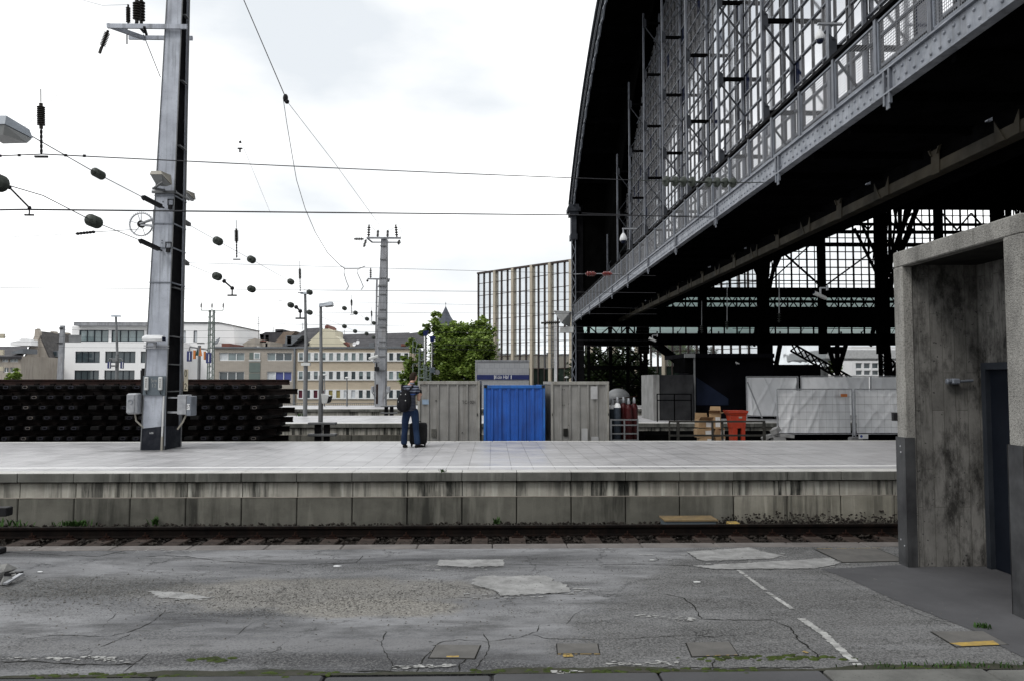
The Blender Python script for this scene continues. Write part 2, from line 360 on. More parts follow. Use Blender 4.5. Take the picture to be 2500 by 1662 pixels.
    MAT['cope'] = wall('mossy_coping_face', (.17,.17,.155), (.10,.10,.09), (.03,.032,.028), .8, 4, .42, .62)
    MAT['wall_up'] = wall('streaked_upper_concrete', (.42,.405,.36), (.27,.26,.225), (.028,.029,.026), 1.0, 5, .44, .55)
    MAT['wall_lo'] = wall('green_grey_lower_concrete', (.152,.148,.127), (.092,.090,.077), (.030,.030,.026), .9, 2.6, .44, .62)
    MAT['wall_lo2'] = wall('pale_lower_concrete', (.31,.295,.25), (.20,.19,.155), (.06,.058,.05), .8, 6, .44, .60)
    MAT['joint'] = plain('black_joint', (.012,.012,.010), .95)
    MAT['ballast'] = surf('dark_ballast_stone', (.014,.012,.011), (.045,.039,.034), 6, .9, 0, 60, .3, speck=(.09,.08,.075), spec=.1)
    MAT['soil'] = surf('track_bed_dirt', (.022,.018,.015), (.012,.010,.009), 1.5, .95, 0, 30, .5, speck=(.05,.045,.04))
    MAT['city'] = surf('city_ground_asphalt', (.10,.10,.10), (.07,.07,.07), .1, .9, 0, 4, .2)
    MAT['rail'] = surf('rusty_rail_side', (.008,.006,.005), (.004,.003,.003), 3, .85, 0, 50, .15, streak=(.02,.010,.007), amt=.4, spec=.08)
    MAT['railtop'] = surf('worn_rail_head', (.022,.018,.016), (.012,.010,.009), 3, .6, .1, 50, .1)
    MAT['wood'] = surf('weathered_sleeper_wood', (.055,.040,.033), (.020,.015,.013), 5, .9, 0, 40, .6, speck=(.02,.015,.012))
    MAT['rust'] = surf('orange_rust', (.028,.013,.009), (.010,.006,.005), 8, .9, .1, 60, .4)
    MAT['moss'] = surf('moss', (.05,.075,.012), (.02,.026,.008), 14, .95, 0, 80, .8, speck=(.09,.075,.03))
    MAT['leafg'] = surf('weed_green', (.035,.085,.015), (.02,.045,.01), 8, .7, 0, 60, .2)
    MAT['line'] = surf('worn_white_paint', (.50,.50,.485), (.22,.22,.215), 16, .8, 0, 60, .3)
    MAT['bright_line'] = surf('bright_platform_line', (.86,.86,.85), (.74,.74,.73), 6, .7, 0, 60, .1)
    MAT['ledge'] = surf('pinkish_concrete_ledge', (.30,.27,.235), (.20,.18,.155), 3, .9, 0, 40, .3)
    MAT['yellow'] = surf('worn_yellow_paint', (.42,.28,.06), (.25,.18,.07), 10, .8, 0, 60, .3)
    MAT['dirtgap'] = plain('black_crack_dirt', (.02,.02,.018), 1)
    MAT['cover'] = surf('manhole_cover_asphalt', (.125,.12,.112), (.085,.082,.078), 3, .85, 0, 90, .5)
    MAT['slab'] = surf('old_kerb_concrete', (.15,.15,.14), (.075,.075,.07), 2.4, .9, 0, 60, .5, speck=(.07,.07,.06))
    MAT['kerb'] = surf('red_grey_kerb_stone', (.17,.155,.145), (.11,.10,.095), 3, .9, 0, 60, .4)
ground_mats()
XL, XR = -60, 110
ZN, ZB, ZT = -.6, -.95, -.76          # near platform, ballast, rail head
def ground_sheet(name, x0, x1, y0, y1, z, mat, thick=.0):
    mb = MB()
    if thick: mb.box(x0, x1, y0, y1, z-thick, z)
    else: mb.add([(x0,y0,z),(x1,y0,z),(x1,y1,z),(x0,y1,z)], [(0,1,2,3)])
    return struct(mb.build(name, mat))
ground_sheet('ground', -900, 900, -300, 1500, -1.12, MAT['city'])
ground_sheet('track_bed', XL, XR, 10.35, 54.5, -1.0, MAT['soil'])
YE = PZ(1250, 1327, ZN).y             # near platform edge
YS = 6.03                             # joint between asphalt and slabs
ground_sheet('asphalt_platform', XL, XR, YS, YE-.28, ZN, MAT['asphalt'], .5)
mb = MB(); x = XL; rg = random.Random(3)
while x < XR:
    w = 1.0; mb.bevbox(x+.004, x+w-.004, YE-.278, YE+rg.uniform(-.006, .006), ZN-.35, ZN+.004, .012); x += w
struct(mb.build('kerb', MAT['kerb']))
mb = MB(); md = MB(); x = XL
while x < XR:
    w = 1.25
    (mb if x > 1.7 else md).bevbox(x+.01, x+w-.01, 1.2, YS-.03+rg.uniform(-.03, .01), ZN-.3, ZN+rg.uniform(.0, .02), .012)
    x += w
struct(mb.build('pavement', MAT['slab'])); struct(md.build('pavement_dark', MAT['asphalt2']))
ground_sheet('pavement_rear', XL, XR, -40, 1.19, ZN, MAT['slab'], .3)
# far platforms
def platform(y0, y1, name, detail=True):
    mb = MB().box(XL, XR, y0+.34, y1, -1.05, 0); struct(mb.build(name, MAT['tiles']))
    t = MB(); f = MB(); up = MB(); lo = MB(); lo2 = MB(); jt = MB(); x = -40.02; rg = random.Random(5)
    while x < 90:
        a, b = x+.008, x+.955; k = rg.uniform(-.008, .008)
        t.bevbox(a-.004, b+.004, y0-.045+k, y0+.338, -.004, .006, .003)
        f.bevbox(a-.004, b+.004, y0-.05+k, y0+.30, -.155, -.004, .008)
        up.box(a, b, y0+.05, y0+.30, -.43, -.175)
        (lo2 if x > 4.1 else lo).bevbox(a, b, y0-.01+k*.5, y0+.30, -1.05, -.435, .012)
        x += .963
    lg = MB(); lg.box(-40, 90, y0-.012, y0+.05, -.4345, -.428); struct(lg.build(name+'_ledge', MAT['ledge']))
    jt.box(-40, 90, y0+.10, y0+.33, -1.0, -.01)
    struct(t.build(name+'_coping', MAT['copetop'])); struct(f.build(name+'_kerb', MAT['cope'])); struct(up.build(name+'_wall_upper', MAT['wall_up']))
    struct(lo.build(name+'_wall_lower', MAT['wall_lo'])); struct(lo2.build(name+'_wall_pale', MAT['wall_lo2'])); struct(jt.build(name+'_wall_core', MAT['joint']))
    ln = MB(); ln.box(XL, XR, y0+.80, y0+.91, .0, .004); struct(ln.build(name+'_white_line', MAT['bright_line']))
YP = 13.9
platform(YP, 20.8, 'platform_tiled'); platform(29.9, 36.8, 'platform_second'); platform(45.5, 52.5, 'platform_third')
# the back edge coping of the tiled platform
mb = MB(); x = -40
while x < 90: mb.bevbox(x, x+.99, 20.8, 21.05, -.3, .004, .006); x += 1
struct(mb.build('platform_back_kerb', MAT['copetop']))

# ---- ballast
mb = MB(); rg = random.Random(11)
def ballast(mb, n, x0, x1, y0, y1, z, r0=.022, r1=.05):
    for _ in range(n):
        x = rg.uniform(x0, x1); y = rg.uniform(y0, y1)
        mb.rock((x, y, z + rg.uniform(-.02, .03)), rg.uniform(r0, r1), rg)
ballast(mb, 9500, -10.5, 9.5, 10.55, 13.85, -.965)
ballast(mb, 1500, -10.5, 9.5, 13.45, 13.88, -.90)
for _ in range(1700):                      # heap against the wall at the right
    x = rg.uniform(3.0, 9.5); h = min(1, max(0, (x-3.0)/1.6)); y = rg.uniform(13.2, 13.88)
    mb.rock((x, y, -.90 + h*rg.uniform(0, .20)*(y-13.1)/.75), rg.uniform(.018, .038), rg)
ballast(mb, 2500, -6, 16, 21.2, 24, -.95, .03, .06)
struct(mb.build('ballast', MAT['ballast']), 'stuff')

# ---- the near track
def rail_profile(y, mirror=1):
    p = [(-.07,0),(.07,0),(.07,.012),(.012,.03),(.010,.115),(.034,.128),(.034,.158),(.028,.165),(-.028,.165),(-.034,.158),(-.034,.128),(-.010,.115),(-.012,.03),(-.07,.012)]
    return [(y+a, b) for a, b in p]
def rail(mb, x0, x1, y, z):
    pr = rail_profile(y); mb.extr([(x0, a, z+b) for a, b in pr], (x1-x0, 0, 0))
def track(label, yc, x0, x1, sp, group=None):
    t = thing('railway_track', label, 'track', (0, yc, -.93))
    for s in (-1, 1):
        mb = MB(); rail(mb, x0, x1, yc+s*.7525, ZT-.165); r = mb.build('rail', MAT['rail'], t)
        MB().box(x0, x1, yc+s*.7525-.026, yc+s*.7525+.026, ZT+.0005, ZT+.003).build('rail_head', MAT['railtop'], r)
    rg = random.Random(2); x = x0+.2; k = 0
    sm = []
    for v in range(3):
        b = MB(); w = .13; g = random.Random(v)
        b.bevbox(-w, w, -1.28, 1.28, -.15, .0, .012)
        sm.append(b)
    first = None; cm = None
    while x < x1 and k < 98:
        y_off = rg.uniform(-.03, .03)
        if first is None:
            s = MB().bevbox(x-.13, x+.13, yc-1.28, yc+1.28, ZT-.165-.15, ZT-.168, .012).build('sleeper', MAT['wood'], t); first = s; base = x
            c = MB()
            for sg in (-1, 1):
                yy = yc+sg*.7525
                c.box(x-.09, x+.09, yy-.16, yy+.16, ZT-.168, ZT-.153)
                for q in (-1, 1):
                    c.box(x-.045, x+.045, yy+q*.05, yy+q*.105, ZT-.15, ZT-.118); c.lathe((x, yy+q*.095, ZT-.15), (0,0,1), [(0,.02),(.04,.02),(.045,.012),(.08,.012)], 6)
            cl = c.build('rail_clamp', MAT['rust'], s)
        else:
            s = first.copy(); COL.objects.link(s); s.parent = t; s.location = (x-base, y_off, rg.uniform(-.012, .004)); s.rotation_euler = (0, 0, rg.uniform(-.03, .03)*0)
            c = cl.copy(); COL.objects.link(c); c.parent = s
        x += sp; k += 1
track('rusty railway track with wooden sleepers between asphalt and tiled platforms', 12.2, -22, 32, .60)
track('dim railway track behind the blue and grey containers', 27.2, -22, 40, 1.2)
track('distant railway track before the third platform', 42.0, -25, 50, 1.6)

# ---- cracks and paint on the asphalt
def crackline(mb, pts, w, rg, z=ZN+.003, jit=.012):
    q = [PZ(u, v, z) for u, v in pts]; out = []
    for a, b in zip(q, q[1:]):
        n = max(2, int((b-a).length/.05))
        for i in range(n):
            p = a.lerp(b, i/n); out.append(p + Vector((rg.uniform(-jit, jit), rg.uniform(-jit, jit), 0)))
    out.append(q[-1]); vs = []; fs = []
    for i, p in enumerate(out):
        d = (out[min(i+1, len(out)-1)] - out[max(i-1, 0)]).normalized(); n = Vector((-d.y, d.x, 0)); ww = w*rg.uniform(.25, 1.2)*(1 if 0 < i < len(out)-1 else .1)
        vs += [p+n*ww, p-n*ww]
    for i in range(len(out)-1): fs.append((2*i, 2*i+1, 2*i+3, 2*i+2))
    mb.add(vs, fs)
ck = MB(); rg = random.Random(8)
for pts in ([(1150,1427),(1212,1442),(1222,1454),(1330,1450),(1392,1444)], [(1066,1380),(1130,1384),(1232,1382)], [(1678,1347),(1702,1364),(1722,1370),(1890,1364)], [(1690,1382),(1752,1390),(1990,1388)]): crackline(ck, pts, .005, rg, ZN+.008)
CR_ = [([(0,1346),(120,1352),(235,1357),(270,1350),(320,1340),(350,1322)],.010), ([(330,1360),(400,1354),(460,1358),(520,1366),(600,1372),(700,1378),(800,1375),(870,1372),(885,1355)],.010),
 ([(1240,1377),(1400,1378),(1560,1376),(1700,1380)],.008), ([(60,1560),(140,1548),(260,1553),(320,1540),(365,1520),(400,1495),(450,1490)],.006), ([(240,1580),(290,1560),(320,1545)],.006),
 ([(250,1530),(270,1510),(285,1495)],.004), ([(575,1550),(600,1530),(625,1515)],.005), ([(0,1614),(80,1612),(150,1618),(250,1622),(340,1618)],.014), ([(300,1640),(345,1608),(365,1590)],.006),
 ([(1015,1640),(1040,1600),(1075,1565),(1120,1560),(1190,1565),(1270,1555),(1310,1540),(1320,1522)],.006), ([(1300,1548),(1340,1558),(1450,1560),(1560,1556),(1700,1548),(1750,1555)],.006),
 ([(935,1660),(960,1625),(945,1600),(930,1570),(945,1540)],.005), ([(1115,1650),(1125,1620),(1150,1600)],.009), ([(1075,1460),(1130,1457),(1215,1453),(1260,1450),(1300,1452)],.005),
 ([(860,1638),(950,1636),(1030,1642),(1120,1640)],.012), ([(1180,1640),(1220,1632),(1270,1633),(1300,1650)],.008), ([(1620,1448),(1670,1458),(1700,1485),(1712,1510)],.010),
 ([(1712,1510),(1780,1512),(1880,1512),(1930,1530),(1950,1560),(1990,1590),(2000,1610)],.010), ([(1560,1634),(1640,1625),(1720,1630),(1830,1628),(1990,1628)],.012),
 ([(1700,1555),(1790,1550),(1850,1545)],.005), ([(60,1440),(140,1435),(200,1420)],.003), ([(2000,1395),(2100,1440),(2200,1480),(2330,1530)],.004), ([(1180,1545),(1195,1565),(1190,1590),(1160,1640)],.006),
 ([(1380,1525),(1400,1500),(1440,1480)],.003), ([(700,1600),(760,1580),(830,1570)],.003), ([(1740,1630),(1745,1608),(1790,1605)],.006), ([(1640,1625),(1660,1645),(1740,1650)],.008)]
for pts, w in CR_: crackline(ck, pts, w*.8, rg)
struct(ck.build('asphalt_cracks', MAT['dirtgap']))
def flat(mb, pts, z=ZN+.004, jit=.0, rg=rg):
    q = [PZ(u, v, z) for u, v in pts]; out = []
    for a, b in zip(q, q[1:]+q[:1]):
        n = max(1, int((b-a).length/.03)) if jit else 1
        for i in range(n): out.append(a.lerp(b, i/n) + Vector((rg.uniform(-jit, jit), rg.uniform(-jit, jit), 0)))
    mb.add(out, [tuple(range(len(out)))])
rp_ = MB(); flat(rp_, [(2005,1388),(2230,1376),(2460,1366),(2620,1360),(2700,1660),(2490,1600),(2370,1535),(2200,1470),(2080,1415)], ZN+.004, .01)
struct(rp_.build('asphalt_resurfaced', MAT['asphalt2']))
pm = MB()
for _ in range(150):
    uu, vv, su, sv = rg.choice([(1385,1440,30,6),(1180,1420,18,8),(1230,1452,60,4),(1700,1362,60,8),(1900,1360,50,8),(2030,1372,30,6),(1150,1380,50,4),(440,1455,60,7)]); q = PZ(rg.gauss(uu, su), rg.gauss(vv, sv), ZN+.0055); r = rg.uniform(.006, .03); pm.add([q+Vector((cos(a)*r*1.4, sin(a)*r, 0)) for a in (0, 1, 2.2, 3.3, 4.1, 5.2)], [(0,1,2,3,4,5)])
flat(pm, [(1165,1405),(1330,1404),(1345,1412),(1390,1432),(1392,1442),(1330,1448),(1220,1452),(1212,1440),(1150,1425)], ZN+.006, .03)
flat(pm, [(1072,1365),(1230,1364),(1230,1380),(1130,1382),(1066,1378)], ZN+.006, .012)
flat(pm, [(1678,1345),(1830,1335),(1860,1345),(1915,1355),(1890,1362),(1720,1368),(1700,1362)], ZN+.006, .02)
flat(pm, [(1690,1380),(1800,1374),(1930,1366),(2030,1360),(2052,1374),(1990,1386),(1750,1388)], ZN+.007, .02)
flat(pm, [(360,1440),(440,1444),(520,1458),(440,1462),(385,1455)], ZN+.006, .02)
struct(pm.build('asphalt_cement_patch', MAT['patch']))
wl = MB(); rg2 = random.Random(4)
def dashes(mb, pts, w, fill, z=ZN+.007):
    q = [PZ(u, v, z) for u, v in pts]
    for a, b in zip(q, q[1:]):
        n = max(1, int((b-a).length/.022)); d = (b-a).normalized(); nn = Vector((-d.y, d.x, 0))
        for i in range(n):
            if rg2.random() > fill: continue
            p, r = a.lerp(b, i/n), a.lerp(b, (i+rg2.uniform(.95, 1.15))/n); w1, w2 = w*rg2.uniform(.6, .95), w*rg2.uniform(.6, .95)
            mb.add([p-nn*w1, p+nn*w2, r+nn*w2*rg2.uniform(.85,1.15), r-nn*w1*rg2.uniform(.85,1.15)], [(0,1,2,3)])
def flecks(mb, a, b, n, r, z=ZN+.0075):
    for _ in range(n):
        t = rg2.random(); q = PZ(a[0]+(b[0]-a[0])*t, a[1]+(b[1]-a[1])*t+rg2.gauss(0, 2.2), z); s = r*rg2.uniform(.25, 1.2); k = rg2.uniform(1, 3)
        mb.add([q+Vector((cos(w)*s*k*rg2.uniform(.6,1.1), sin(w)*s*rg2.uniform(.5,1), 0)) for w in (0,.9,1.9,3.1,4,5.2)], [(0,1,2,3,4,5)])
dashes(wl, [(1802,1390),(1868,1438)], .028, .93); dashes(wl, [(1872,1443),(1934,1484)], .03, .85); dashes(wl, [(1955,1508),(2010,1545),(2095,1622)], .045, .99)
flecks(wl, (0,1341), (160,1342), 14, .014); flecks(wl, (300,1343), (520,1344), 18, .014)
flecks(wl, (0,1605), (330,1612), 38, .014); flecks(wl, (200,1602), (280,1606), 34, .017); flecks(wl, (960,1627), (1110,1622), 45, .018); flecks(wl, (1470,1620), (1660,1616), 40, .015); flecks(wl, (1350,1640), (1420,1636), 20, .02)
flecks(wl, (1550,1500), (1700,1512), 45, .016); dashes(wl, [(1560,1352),(1600,1353)], .012, .9)
struct(wl.build('platform_paint_marks', MAT['line']))
yl = MB()
flat(yl, [(2318,1568),(2425,1562),(2440,1572),(2350,1576)], ZN+.009, .004)
dashes(yl, [(1090,1601),(1120,1601)], .02, .9, ZN+.009); dashes(yl, [(1375,1600),(1398,1599)], .03, .9, ZN+.009); dashes(yl, [(1362,1595),(1464,1595)], .007, .7, ZN+.009)
dashes(yl, [(1995,1338),(2150,1336)], .008, .8, ZN+.009); dashes(yl, [(1960,1588),(1972,1592)], .02, .9, ZN+.009); dashes(yl, [(1690,1600),(1800,1597)], .006, .4, ZN+.009)
struct(yl.build('platform_yellow_marks', MAT['yellow']))
def manhole(lab, uv, z=ZN+.005):
    q = [PZ(u, v, z) for u, v in uv]; c = sum(q, Vector())/len(q)
    t = thing('service_cover', lab, 'service cover', c, 'service covers set in the asphalt')
    MB().extr([p + (c-p)*(-.05) - Vector((0,0,.012)) for p in q], (0,0,.011)).build('frame_gap', MAT['dirtgap'], t)
    MB().extr([p - Vector((0,0,.01)) for p in q], (0,0,.013)).build('cover_plate', MAT['cover'], t)
manhole('left rectangular asphalt filled service cover with small yellow mark', [(1048,1604),(1066,1573),(1172,1574),(1158,1606)])
manhole('middle rectangular service cover with yellow edge paint', [(1362,1594),(1360,1570),(1458,1570),(1463,1594)])
manhole('right rectangular service cover beside curving crack', [(1690,1601),(1676,1568),(1780,1566),(1802,1598)])
manhole('service cover with broad yellow bar near right corner', [(2335,1577),(2275,1541),(2400,1540),(2460,1572)])
manhole('large checker edged cover beside concrete entrance', [(2058,1371),(1994,1341),(2140,1338),(2212,1368)])
# moss strip along the slabs, with tufts
ms = MB(); rg = random.Random(21)
for i in range(330):
    x = rg.uniform(-4.4, 4.6); y = YS + rg.gauss(.005, .028); r = rg.uniform(.008, .03)
    if sin(x*1.7)+sin(x*4.1+1) < -.4: continue
    ms.ball((x, y, ZN), r, 6, 4, (1.5, .9, .45))
for i in range(70):
    cx, cy = rg.choice([(-2.2, 6.36), (2.2, 6.30), (2.6, 6.28), (1.75, 6.28)]); ms.ball((cx+rg.gauss(0, .13), cy+rg.gauss(0, .03), ZN), rg.uniform(.012, .03), 6, 4, (1.6, 1, .35))
struct(ms.build('moss', MAT['moss']), 'stuff')
dg = MB(); crk = random.Random(3); pts = []
n = 160
vs = []; fs = []
for i in range(n+1):
    x = -5+i*10/n; vs += [(x, YS-.03, ZN+.0045), (x, YS+.045+.04*sin(x*2.3)+.02*sin(x*7)+crk.uniform(0, .02), ZN+.0045)]
for i in range(n): fs.append((2*i, 2*i+2, 2*i+3, 2*i+1))
dg.add(vs, fs); struct(dg.build('soil_strip', surf('dirt_strip', (.05,.048,.038), (.03,.035,.02), 6, .95, 0, 50, .6)))
def tuft(label, c, n, h, spread, mat=None, name='weed_tuft', group='weeds growing from joints'):
    c = Vector(c); rg = random.Random(hash(round(c.x*100)) % 1000); mb = MB()
    for _ in range(n):
        a = rg.uniform(0, 6.28); b = c + Vector((rg.gauss(0, spread*.4), rg.gauss(0, min(.03, spread*.2)), 0)); tip = b + Vector((cos(a)*h*.5, sin(a)*h*.5, h*rg.uniform(.5, 1)))
        s = Vector((-sin(a), cos(a), 0))*h*.09; m = (b+tip)/2 + Vector((0,0,h*.12))
        mb.add([b-s, b+s, m+s*1.1, m-s*1.1, tip], [(0,1,2,3),(3,2,4)])
    o = mb.build(name, mat or MAT['leafg']); return tag(o, label, 'weed', group)
def onwall(u, v=1268): p = P(u, v, 13.75); return (p.x, p.y, -.88)
tuft('large low weed clump at the foot of the platform wall', onwall(168), 55, .11, .25)
tuft('small weed beside the large clump below the wall', onwall(192), 40, .12, .25)
tuft('leftmost spindly weed under the platform wall', onwall(25), 9, .18, .3)
tuft('second low weed at left beneath the platform wall', onwall(53), 10, .12, .25)
tuft('upright single weed below the wall left of the mast', onwall(377), 22, .17, .1)
tuft('tiny weed in the wall joint below the containers', onwall(1210), 18, .13, .1)
p = P(1080, 1153, 13.87); tuft('weed sprouting from the coping joint near the suitcase', (p.x, p.y, .0), 20, .08, .1)
p = PZ(2400, 1532, ZN); tuft('grass tuft beside the dark asphalt at right', p, 40, .06, .1)
p = PZ(2330, 1628, ZN); tuft('grass growing along the slab joint at lower right', (p.x, YS+.03, ZN), 120, .05, .9)
p = PZ(735, 1010, 0); tuft('grass tuft at the foot of the round lamp post', (ux(741, 36.5), 36.3, 0), 30, .15, .3)
# small litter
def litter(label, u, v, s, mat, name='litter'):
    p = PZ(u, v, ZN); rg = random.Random(u); mb = MB()
    mb.extr([p + Vector((cos(a)*s*rg.uniform(.6, 1.2), sin(a)*s*.6*rg.uniform(.6, 1.2), .004)) for a in [i*pi/4 for i in range(8)]], (0, 0, .006)); tag(mb.build(name, mat), label, 'litter')
litter('round white scrap on the asphalt at left', 98, 1396, .035, M['white']); litter('crumpled white paper below the track at centre left', 822, 1382, .05, M['white'])
litter('white and red scrap on the asphalt before the track', 1592, 1367, .04, M['offw']); litter('pale scrap of paper on the right asphalt', 1702, 1421, .045, M['offw'])
gp = MB(); rg = random.Random(77)
for i in range(3200):
    k = rg.random()
    if k < .5: x, y = rg.gauss(-1.6, .9), rg.gauss(8.1, .33)
    elif k < .8: x, y = rg.gauss(-4.4, .7), rg.gauss(8.4, .3)
    else: x, y = rg.uniform(-4.5, 4.5), rg.uniform(6.3, 10)
    gp.rock((x, y, ZN+.003), rg.uniform(.004, .013)*(1.6 if rg.random() < .04 else 1), rg)
struct(gp.build('loose_gravel', surf('loose_chippings', (.20,.19,.175), (.07,.07,.068), 30, .9, 0, 60, .2)), 'stuff')
# ================================================================== the train shed
YC, XA, XV, XG, XB = 36.0, 7.0, 9.5, 10.6, 10.9       # centre line; fascia, front posts, glass and rear girder planes
XEND = 92
def zo(y): return -29 + sqrt(max(0, 3172 - (y-YC)**2))        # roof
def zi(y): d = 36.8**2 - (y-YC)**2; return -9.9 + sqrt(d) if d > 0 else -9.9
hall = thing('train_shed', 'huge dark arched steel train shed with glazed end screen filling the right side', 'train shed', (XA, YC, 0))
YS0, YS1 = 3.4, 68.6
def arc_o(n=60): return [(y, zo(y)) for y in [YS0 + (YS1-YS0)*i/n for i in range(n+1)]]
# roof vault
mb = MB(); pr = arc_o(); n = len(pr)
vs = []
for x in (XA+.12, XEND): vs += [(x, y, z) for y, z in pr] + [(x, y, z+.3) for y, z in pr]
fs = []
for i in range(n-1):
    fs.append((i, i+1, 2*n+i+1, 2*n+i)); fs.append((n+i, 3*n+i, 3*n+i+1, n+i+1)); fs.append((i, n+i, n+i+1, i+1)); fs.append((2*n+i, 2*n+i+1, 3*n+i+1, 3*n+i))
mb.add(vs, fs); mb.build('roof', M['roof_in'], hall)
# moulded fascia along the roof edge
mb = MB()
def arcband(mb, x0, x1, d0, d1, ya=YS0, yb=YS1, k=60):
    ys = [ya + (yb-ya)*i/k for i in range(k+1)]; vs = []
    for y in ys:
        nx = Vector((0, y-YC, zo(y)+29)).normalized()
        a = Vector((0, y, zo(y)))
        for x, d in ((x0, d0), (x1, d0), (x1, d1), (x0, d1)): q = a + nx*d; vs.append((x, q.y, q.z))
    fs = [(0,1,2,3), (4*k+3,4*k+2,4*k+1,4*k)]
    for i in range(k):
        for j in range(4): j2 = (j+1) % 4; fs.append((4*i+j, 4*i+4+j, 4*i+4+j2, 4*i+j2))
    mb.add(vs, fs)
arcband(mb, XA-.25, XA+.2, .32, .72); arcband(mb, XA-.10, XA+.25, -.25, .30); mb.build('roof_fascia', M['fascia'], hall)
mb = MB(); arcband(mb, XA-.14, XA-.11, .02, .12); arcband(mb, XA-.29, XA-.26, .42, .5); mb.build('fascia_moulding', M['frame'], hall)
# lattice of the first rib, painted paler than the soffit
def lattice_arc(mb, x, d0, d1, step, w, ya=YS0, yb=YS1, chords=True, both=True):
    L = []; y = ya; s = 0
    k = 240; ys = [ya+(yb-ya)*i/k for i in range(k+1)]
    def pt(y, d): nx = Vector((0, y-YC, zo(y)+29)).normalized(); q = Vector((0, y, zo(y))) + nx*d; return Vector((x, q.y, q.z))
    acc = 0; st = [ya]
    for a, b in zip(ys, ys[1:]):
        acc += sqrt((b-a)**2 + (zo(b)-zo(a))**2)
        if acc >= step: st.append(b); acc = 0
    for i, (a, b) in enumerate(zip(st, st[1:])):
        if chords: mb.bar(pt(a, d0), pt(b, d0), w*1.4); mb.bar(pt(a, d1), pt(b, d1), w*1.4)
        mb.bar(pt(a, d0), pt(b, d1), w) if i % 2 else mb.bar(pt(a, d1), pt(b, d0), w)
        if both: mb.bar(pt(a, d1), pt(b, d0), w) if i % 2 else mb.bar(pt(a, d0), pt(b, d1), w)
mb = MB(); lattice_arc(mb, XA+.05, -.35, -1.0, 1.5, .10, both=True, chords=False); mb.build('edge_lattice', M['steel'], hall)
# solid haunch between roof and inner arch, its shade put into the black colour
def haunch_plate(mb, x, t=.06):
    k = 40
    for side in (0, 1):
        ys = [YC + (i/k)*(YS1-YC) for i in range(k+1)]
        vs = []
        for y in ys:
            yy = y if side else 2*YC-y
            zz = min(zi(y), zo(y)-.4); vs += [(x, yy, zo(y)-.02), (x, yy, max(zz, 6.0))]
        fs = [(2*i, 2*i+1, 2*i+3, 2*i+2) for i in range(k)]; n = len(vs)
        mb.add(vs + [(a+t, b, c) for a, b, c in vs], fs + [tuple(q+n for q in reversed(f)) for f in fs] + [(2*i+1, 2*i+1+n, 2*i+3+n, 2*i+3) for i in range(k)])
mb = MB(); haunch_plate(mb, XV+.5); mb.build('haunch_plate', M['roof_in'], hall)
# interior ribs: inner chord + web lattice
def rib(x):
    mb = MB(); k = 26; A0 = .12
    pts = []
    for i in range(k+1):
        a = -1.16 + 2.32*i/k; pts.append((YC + 36.8*sin(a), -9.9 + 36.8*cos(a)))
    out = []
    for y, z in pts:
        y2 = max(YS0+.1, min(YS1-.1, YC + (y-YC)*.985)); out.append((y2, zo(y2)-.15))
    for i in range(k):
        (y1, z1), (y2, z2) = pts[i], pts[i+1]; (o1, p1), (o2, p2) = out[i], out[i+1]
        for q in (-.3, .3): mb.bar((x+q, y1, z1), (x+q, y2, z2), .16, .5)
        mb.bar((x, y1, z1), (x, o1, p1), .18); mb.bar((x, y1, z1), (x, o2, p2), .14); mb.bar((x, y2, z2), (x, o1, p1), .14)
    return mb
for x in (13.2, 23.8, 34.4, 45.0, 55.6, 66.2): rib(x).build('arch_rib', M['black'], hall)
# purlins under the roof
mb = MB()
for i in range(1, 22):
    y = YS0 + (YS1-YS0)*i/22; mb.box(XA+.3, XEND-1, y-.1, y+.1, zo(y)-.5, zo(y)-.02)
mb.build('purlins', M['black'], hall)
mb = MB(); mb.box(XEND, XEND+.3, YS0, YS1, 9, zo(YC)); mb.build('far_gable', M['roof_in'], hall)
# ---- end screen: walkway girder, added black infill, rear girder
ZG = 6.69
YA_, YB_ = 4.5, 68.0
mb = MB(); mb.box(XA, XA+.03, YA_, YB_, ZG, ZG+.40); mb.box(XA-.06, XA+.12, YA_, YB_, ZG-.03, ZG); mb.box(XA-.06, XA+.12, YA_, YB_, ZG+.40, ZG+.43)
y = YA_+.06; k = 0
while y < YB_:
    for j, zz in enumerate((ZG+.12, ZG+.30)):
        yy = y + (.125 if j else 0)
        mb.lathe((XA+.002, yy, zz), (-1, 0, 0), [(0,.032),(.018,.029),(.032,.012)], 6 if y < 30 else 4)
    y += .25; k += 1
mb.build('walkway_girder', M['girder'], hall)
mb = MB()
for y in [13.4 + 5.33*k for k in range(-1, 11)]:
    mb = MB()
    if y < YB_: mb.box(XA-.055, XA-.005, y-.12, y-.06, ZG-.22, ZG+.42); mb.box(XA-.055, XA-.005, y+.06, y+.12, ZG-.22, ZG+.42); mb.box(XA-.03, XA-.012, y-.06, y+.06, ZG-.3, ZG+.1)
    if mb.v: mb.build('girder_bracket', M['frame'], hall)
mb = MB(); mb.box(XA+.13, XV+.15, YA_, YB_, ZG+.0, ZG+.1)
for y in [YA_+1.78*k for k in range(36)]: mb.box(XA+.13, XV+.1, y, y+.12, ZG-.16, ZG)
mb.build('dark_infill', M['black'], hall)  # added black sheet standing in for the dark roof seen through the truss
mb = MB(); mb.box(XB, XB+.3, YA_, YB_, ZG+.02, ZG+.30); mb.box(XB-.02, XB, YA_, YB_, ZG+.02, ZG+.26)
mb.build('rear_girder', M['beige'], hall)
mb = MB(); mb.box(11.25, 11.75, YA_, YB_-.5, 6.62, 8.6); mb.build('inner_girder', M['black'], hall)
y = 8.0; k = 0; vb = MB()
